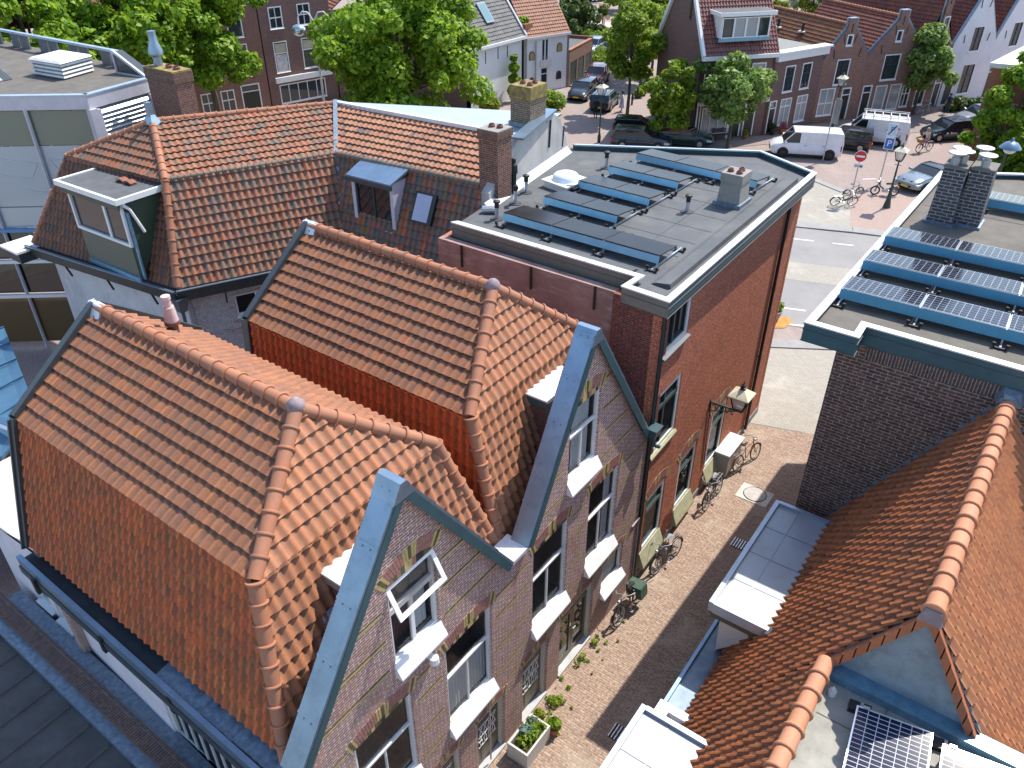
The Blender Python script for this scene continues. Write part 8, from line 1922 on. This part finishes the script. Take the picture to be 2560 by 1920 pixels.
def skel(lh, rh, le, re, lk, rk, la, ra, hip=(0, 0, .95), chest=(0, 0, 1.32), head=(.02, 0, 1.64), s=1.0, toe=.15):
    hx, hy, hz = hip; cx, cy, cz = chest
    J = {'pelvis': (hip, .135), 'waist': (((hx + cx) / 2, 0, hz * .5 + cz * .5), .12), 'chest': (chest, .145), 'neck': ((cx + (head[0] - cx) * .4, 0, cz + .17), .055), 'chin': ((head[0] + .01, 0, head[2] - .1), .07), 'head': (head, .1), 'crown': ((head[0] - .01, 0, head[2] + .08), .075), 'nose': ((head[0] + .115, 0, head[2] - .02), .02)}
    E = [('pelvis', 'waist'), ('waist', 'chest'), ('chest', 'neck'), ('neck', 'chin'), ('chin', 'head'), ('head', 'crown'), ('head', 'nose')]
    for sg, n, e, h, k, a in ((1, 'l', le, lh, lk, la), (-1, 'r', re, rh, rk, ra)):
        J[n + 'sh'] = ((cx, sg * .18, cz + .08), .062); J[n + 'el'] = (e, .045); J[n + 'wr'] = (h, .03)
        d = (V(h) - V(e)).normalized(); sd = V((d.y, -d.x, 0)) if abs(d.z) < .9 else V((1, 0, 0)); p = V(h) + d * .075
        J[n + 'pa'] = (tuple(p), .036)
        E += [('chest', n + 'sh'), (n + 'sh', n + 'el'), (n + 'el', n + 'wr'), (n + 'wr', n + 'pa')]
        for i, L in enumerate((.075, .088, .082, .066)):
            f = p + sd * (.027 - .018 * i) + d * .03; J[n + 'f%d' % i] = (tuple(f), .010); g = f + d * L * .8 + V((0, 0, -.012)); J[n + 'g%d' % i] = (tuple(g), .008)
            E += [(n + 'pa', n + 'f%d' % i), (n + 'f%d' % i, n + 'g%d' % i)]
        f = V(h) + d * .03 + sd * .045; J[n + 'th'] = (tuple(f + d * .03), .010); E += [(n + 'wr', n + 'th')]
        J[n + 'hp'] = ((hx, sg * .095, hz - .04), .095); J[n + 'kn'] = (k, .06); J[n + 'an'] = (a, .04); J[n + 'to'] = ((a[0] + toe, a[1], max(a[2] - .045, .03) if a[2] < .3 else a[2] - .05), .038)
        E += [('pelvis', n + 'hp'), (n + 'hp', n + 'kn'), (n + 'kn', n + 'an'), (n + 'an', n + 'to')]
    return J, E
def arms_down(f=.05): return dict(le=(.0, .25, 1.12), re=(-.02, -.25, 1.12), lh=(f, .26, .88), rh=(f + .05, -.26, .88))
DK = plain('black_clothes', (.015, .015, .018), .8); SH = plain('dark_shoes', (.02, .02, .02), .6); DEN = plain('dark_denim', (.03, .045, .09), .85); BLUT = plain('blue_shirt', (.03, .08, .30), .8); LIL = plain('lilac_trousers', (.52, .22, .42), .8); TOPW = plain('pale_top', (.62, .58, .60), .8); DRS = plain('pale_blue_white_dress', (.58, .60, .72), .8)
HB = plain('brown_hair', (.06, .03, .018), .6); HBL = plain('blond_hair', (.50, .33, .14), .5); HK = plain('black_hair', (.012, .01, .01), .5)
J, E = skel(lk=(.03, .1, .5), rk=(.0, -.1, .5), la=(0, .1, .08), ra=(-.02, -.1, .08), le=(.05, .24, 1.13), re=(.06, -.24, 1.14), lh=(.26, .12, 1.08), rh=(.27, -.12, 1.1))
person('man in black clothes standing behind the stopped dark green estate car', (-34.9, 60.2, 0), R(120), J, E, HK, ([DK, SKIN, SH], lambda c: 2 if c.z < .1 else 1 if c.z > 1.5 or (c.x > .2 and abs(c.y) < .2 and c.z > 1.0) else 0))
J, E = skel(lk=(.02, .1, .5), rk=(.02, -.1, .5), la=(0, .1, .08), ra=(0, -.1, .08), **arms_down())
wn_ = person('woman in a long pale blue white dress standing by the slim street tree', (-34.2, 63.5, 0), R(200), J, E, HB, ([DRS, SKIN, SH], lambda c: 2 if c.z < .1 else 1 if c.z > 1.45 or c.z < .45 or abs(c.y) > .215 and c.z < 1.2 else 0), hairlen=.18)
mb = MB(); mb.loft([[(r * 1.0 * math.cos(a), r * 1.05 * math.sin(a), z) for a in [math.pi * 2 * j / 14 for j in range(14)]] for z, r in ((1.18, .135), (1.0, .17), (.7, .22), (.35, .28))], 0, True); mb.build('skirt', DRS, wn_)
J, E = skel(lk=(.16, .1, .52), rk=(-.06, -.1, .5), la=(.12, .1, .1), ra=(-.30, -.1, .16), le=(-.1, .25, 1.13), re=(.1, -.25, 1.13), lh=(-.05, .27, .9), rh=(.25, -.26, .95))
pd = person('man in blue shirt with a dark backpack walking past the white gable house', (-10.9, 79.4, 0), R(100), J, E, HB, ([BLUT, SKIN, DEN, SH], lambda c: 3 if c.z < .1 else 2 if c.z < .98 and abs(c.y) < .2 else 1 if c.z > 1.5 or (abs(c.y) > .2 and c.z < 1.2) else 0))
mb = MB(); mb.loft([[(-.12 - d * x, y, z) for x, y in ((0, -.14), (1, -.11), (1, .11), (0, .14))] for z, d in ((.98, .1), (1.05, .17), (1.35, .16), (1.46, .08))], 0, False); mb.build('backpack', DK, pd)
CY = (-9.95, 66.85, 0); crot = ang((-9.7, 67.3), (-10.25, 66.35))
cb = bike('bicycle with a wicker front basket ridden by the woman in lilac trousers', CY, crot, IRON, 0, 'bicycles', basket=WICK)
J, E = skel(hip=(-.12, 0, 1.02), chest=(.02, 0, 1.36), head=(.1, 0, 1.68), lk=(.2, .1, .86), rk=(.12, -.1, .62), la=(.06, .12, .48), ra=(-.02, -.12, .24), le=(.2, .24, 1.2), re=(.2, -.24, 1.2), lh=(.24, .28, 1.08), rh=(.24, -.28, 1.08), toe=.14)
person('blond woman in pale top and lilac trousers riding a bicycle with basket', CY, crot, J, E, HBL, ([TOPW, SKIN, LIL, SH], lambda c: 3 if c.z < .3 and abs(c.y) > .08 and c.z < .22 or (c.z < .47 and c.y > .06) else 2 if c.z < 1.08 and abs(c.y) < .2 and c.x < .3 else 1 if c.z > 1.46 or abs(c.y) > .19 else 0), hairlen=.3)
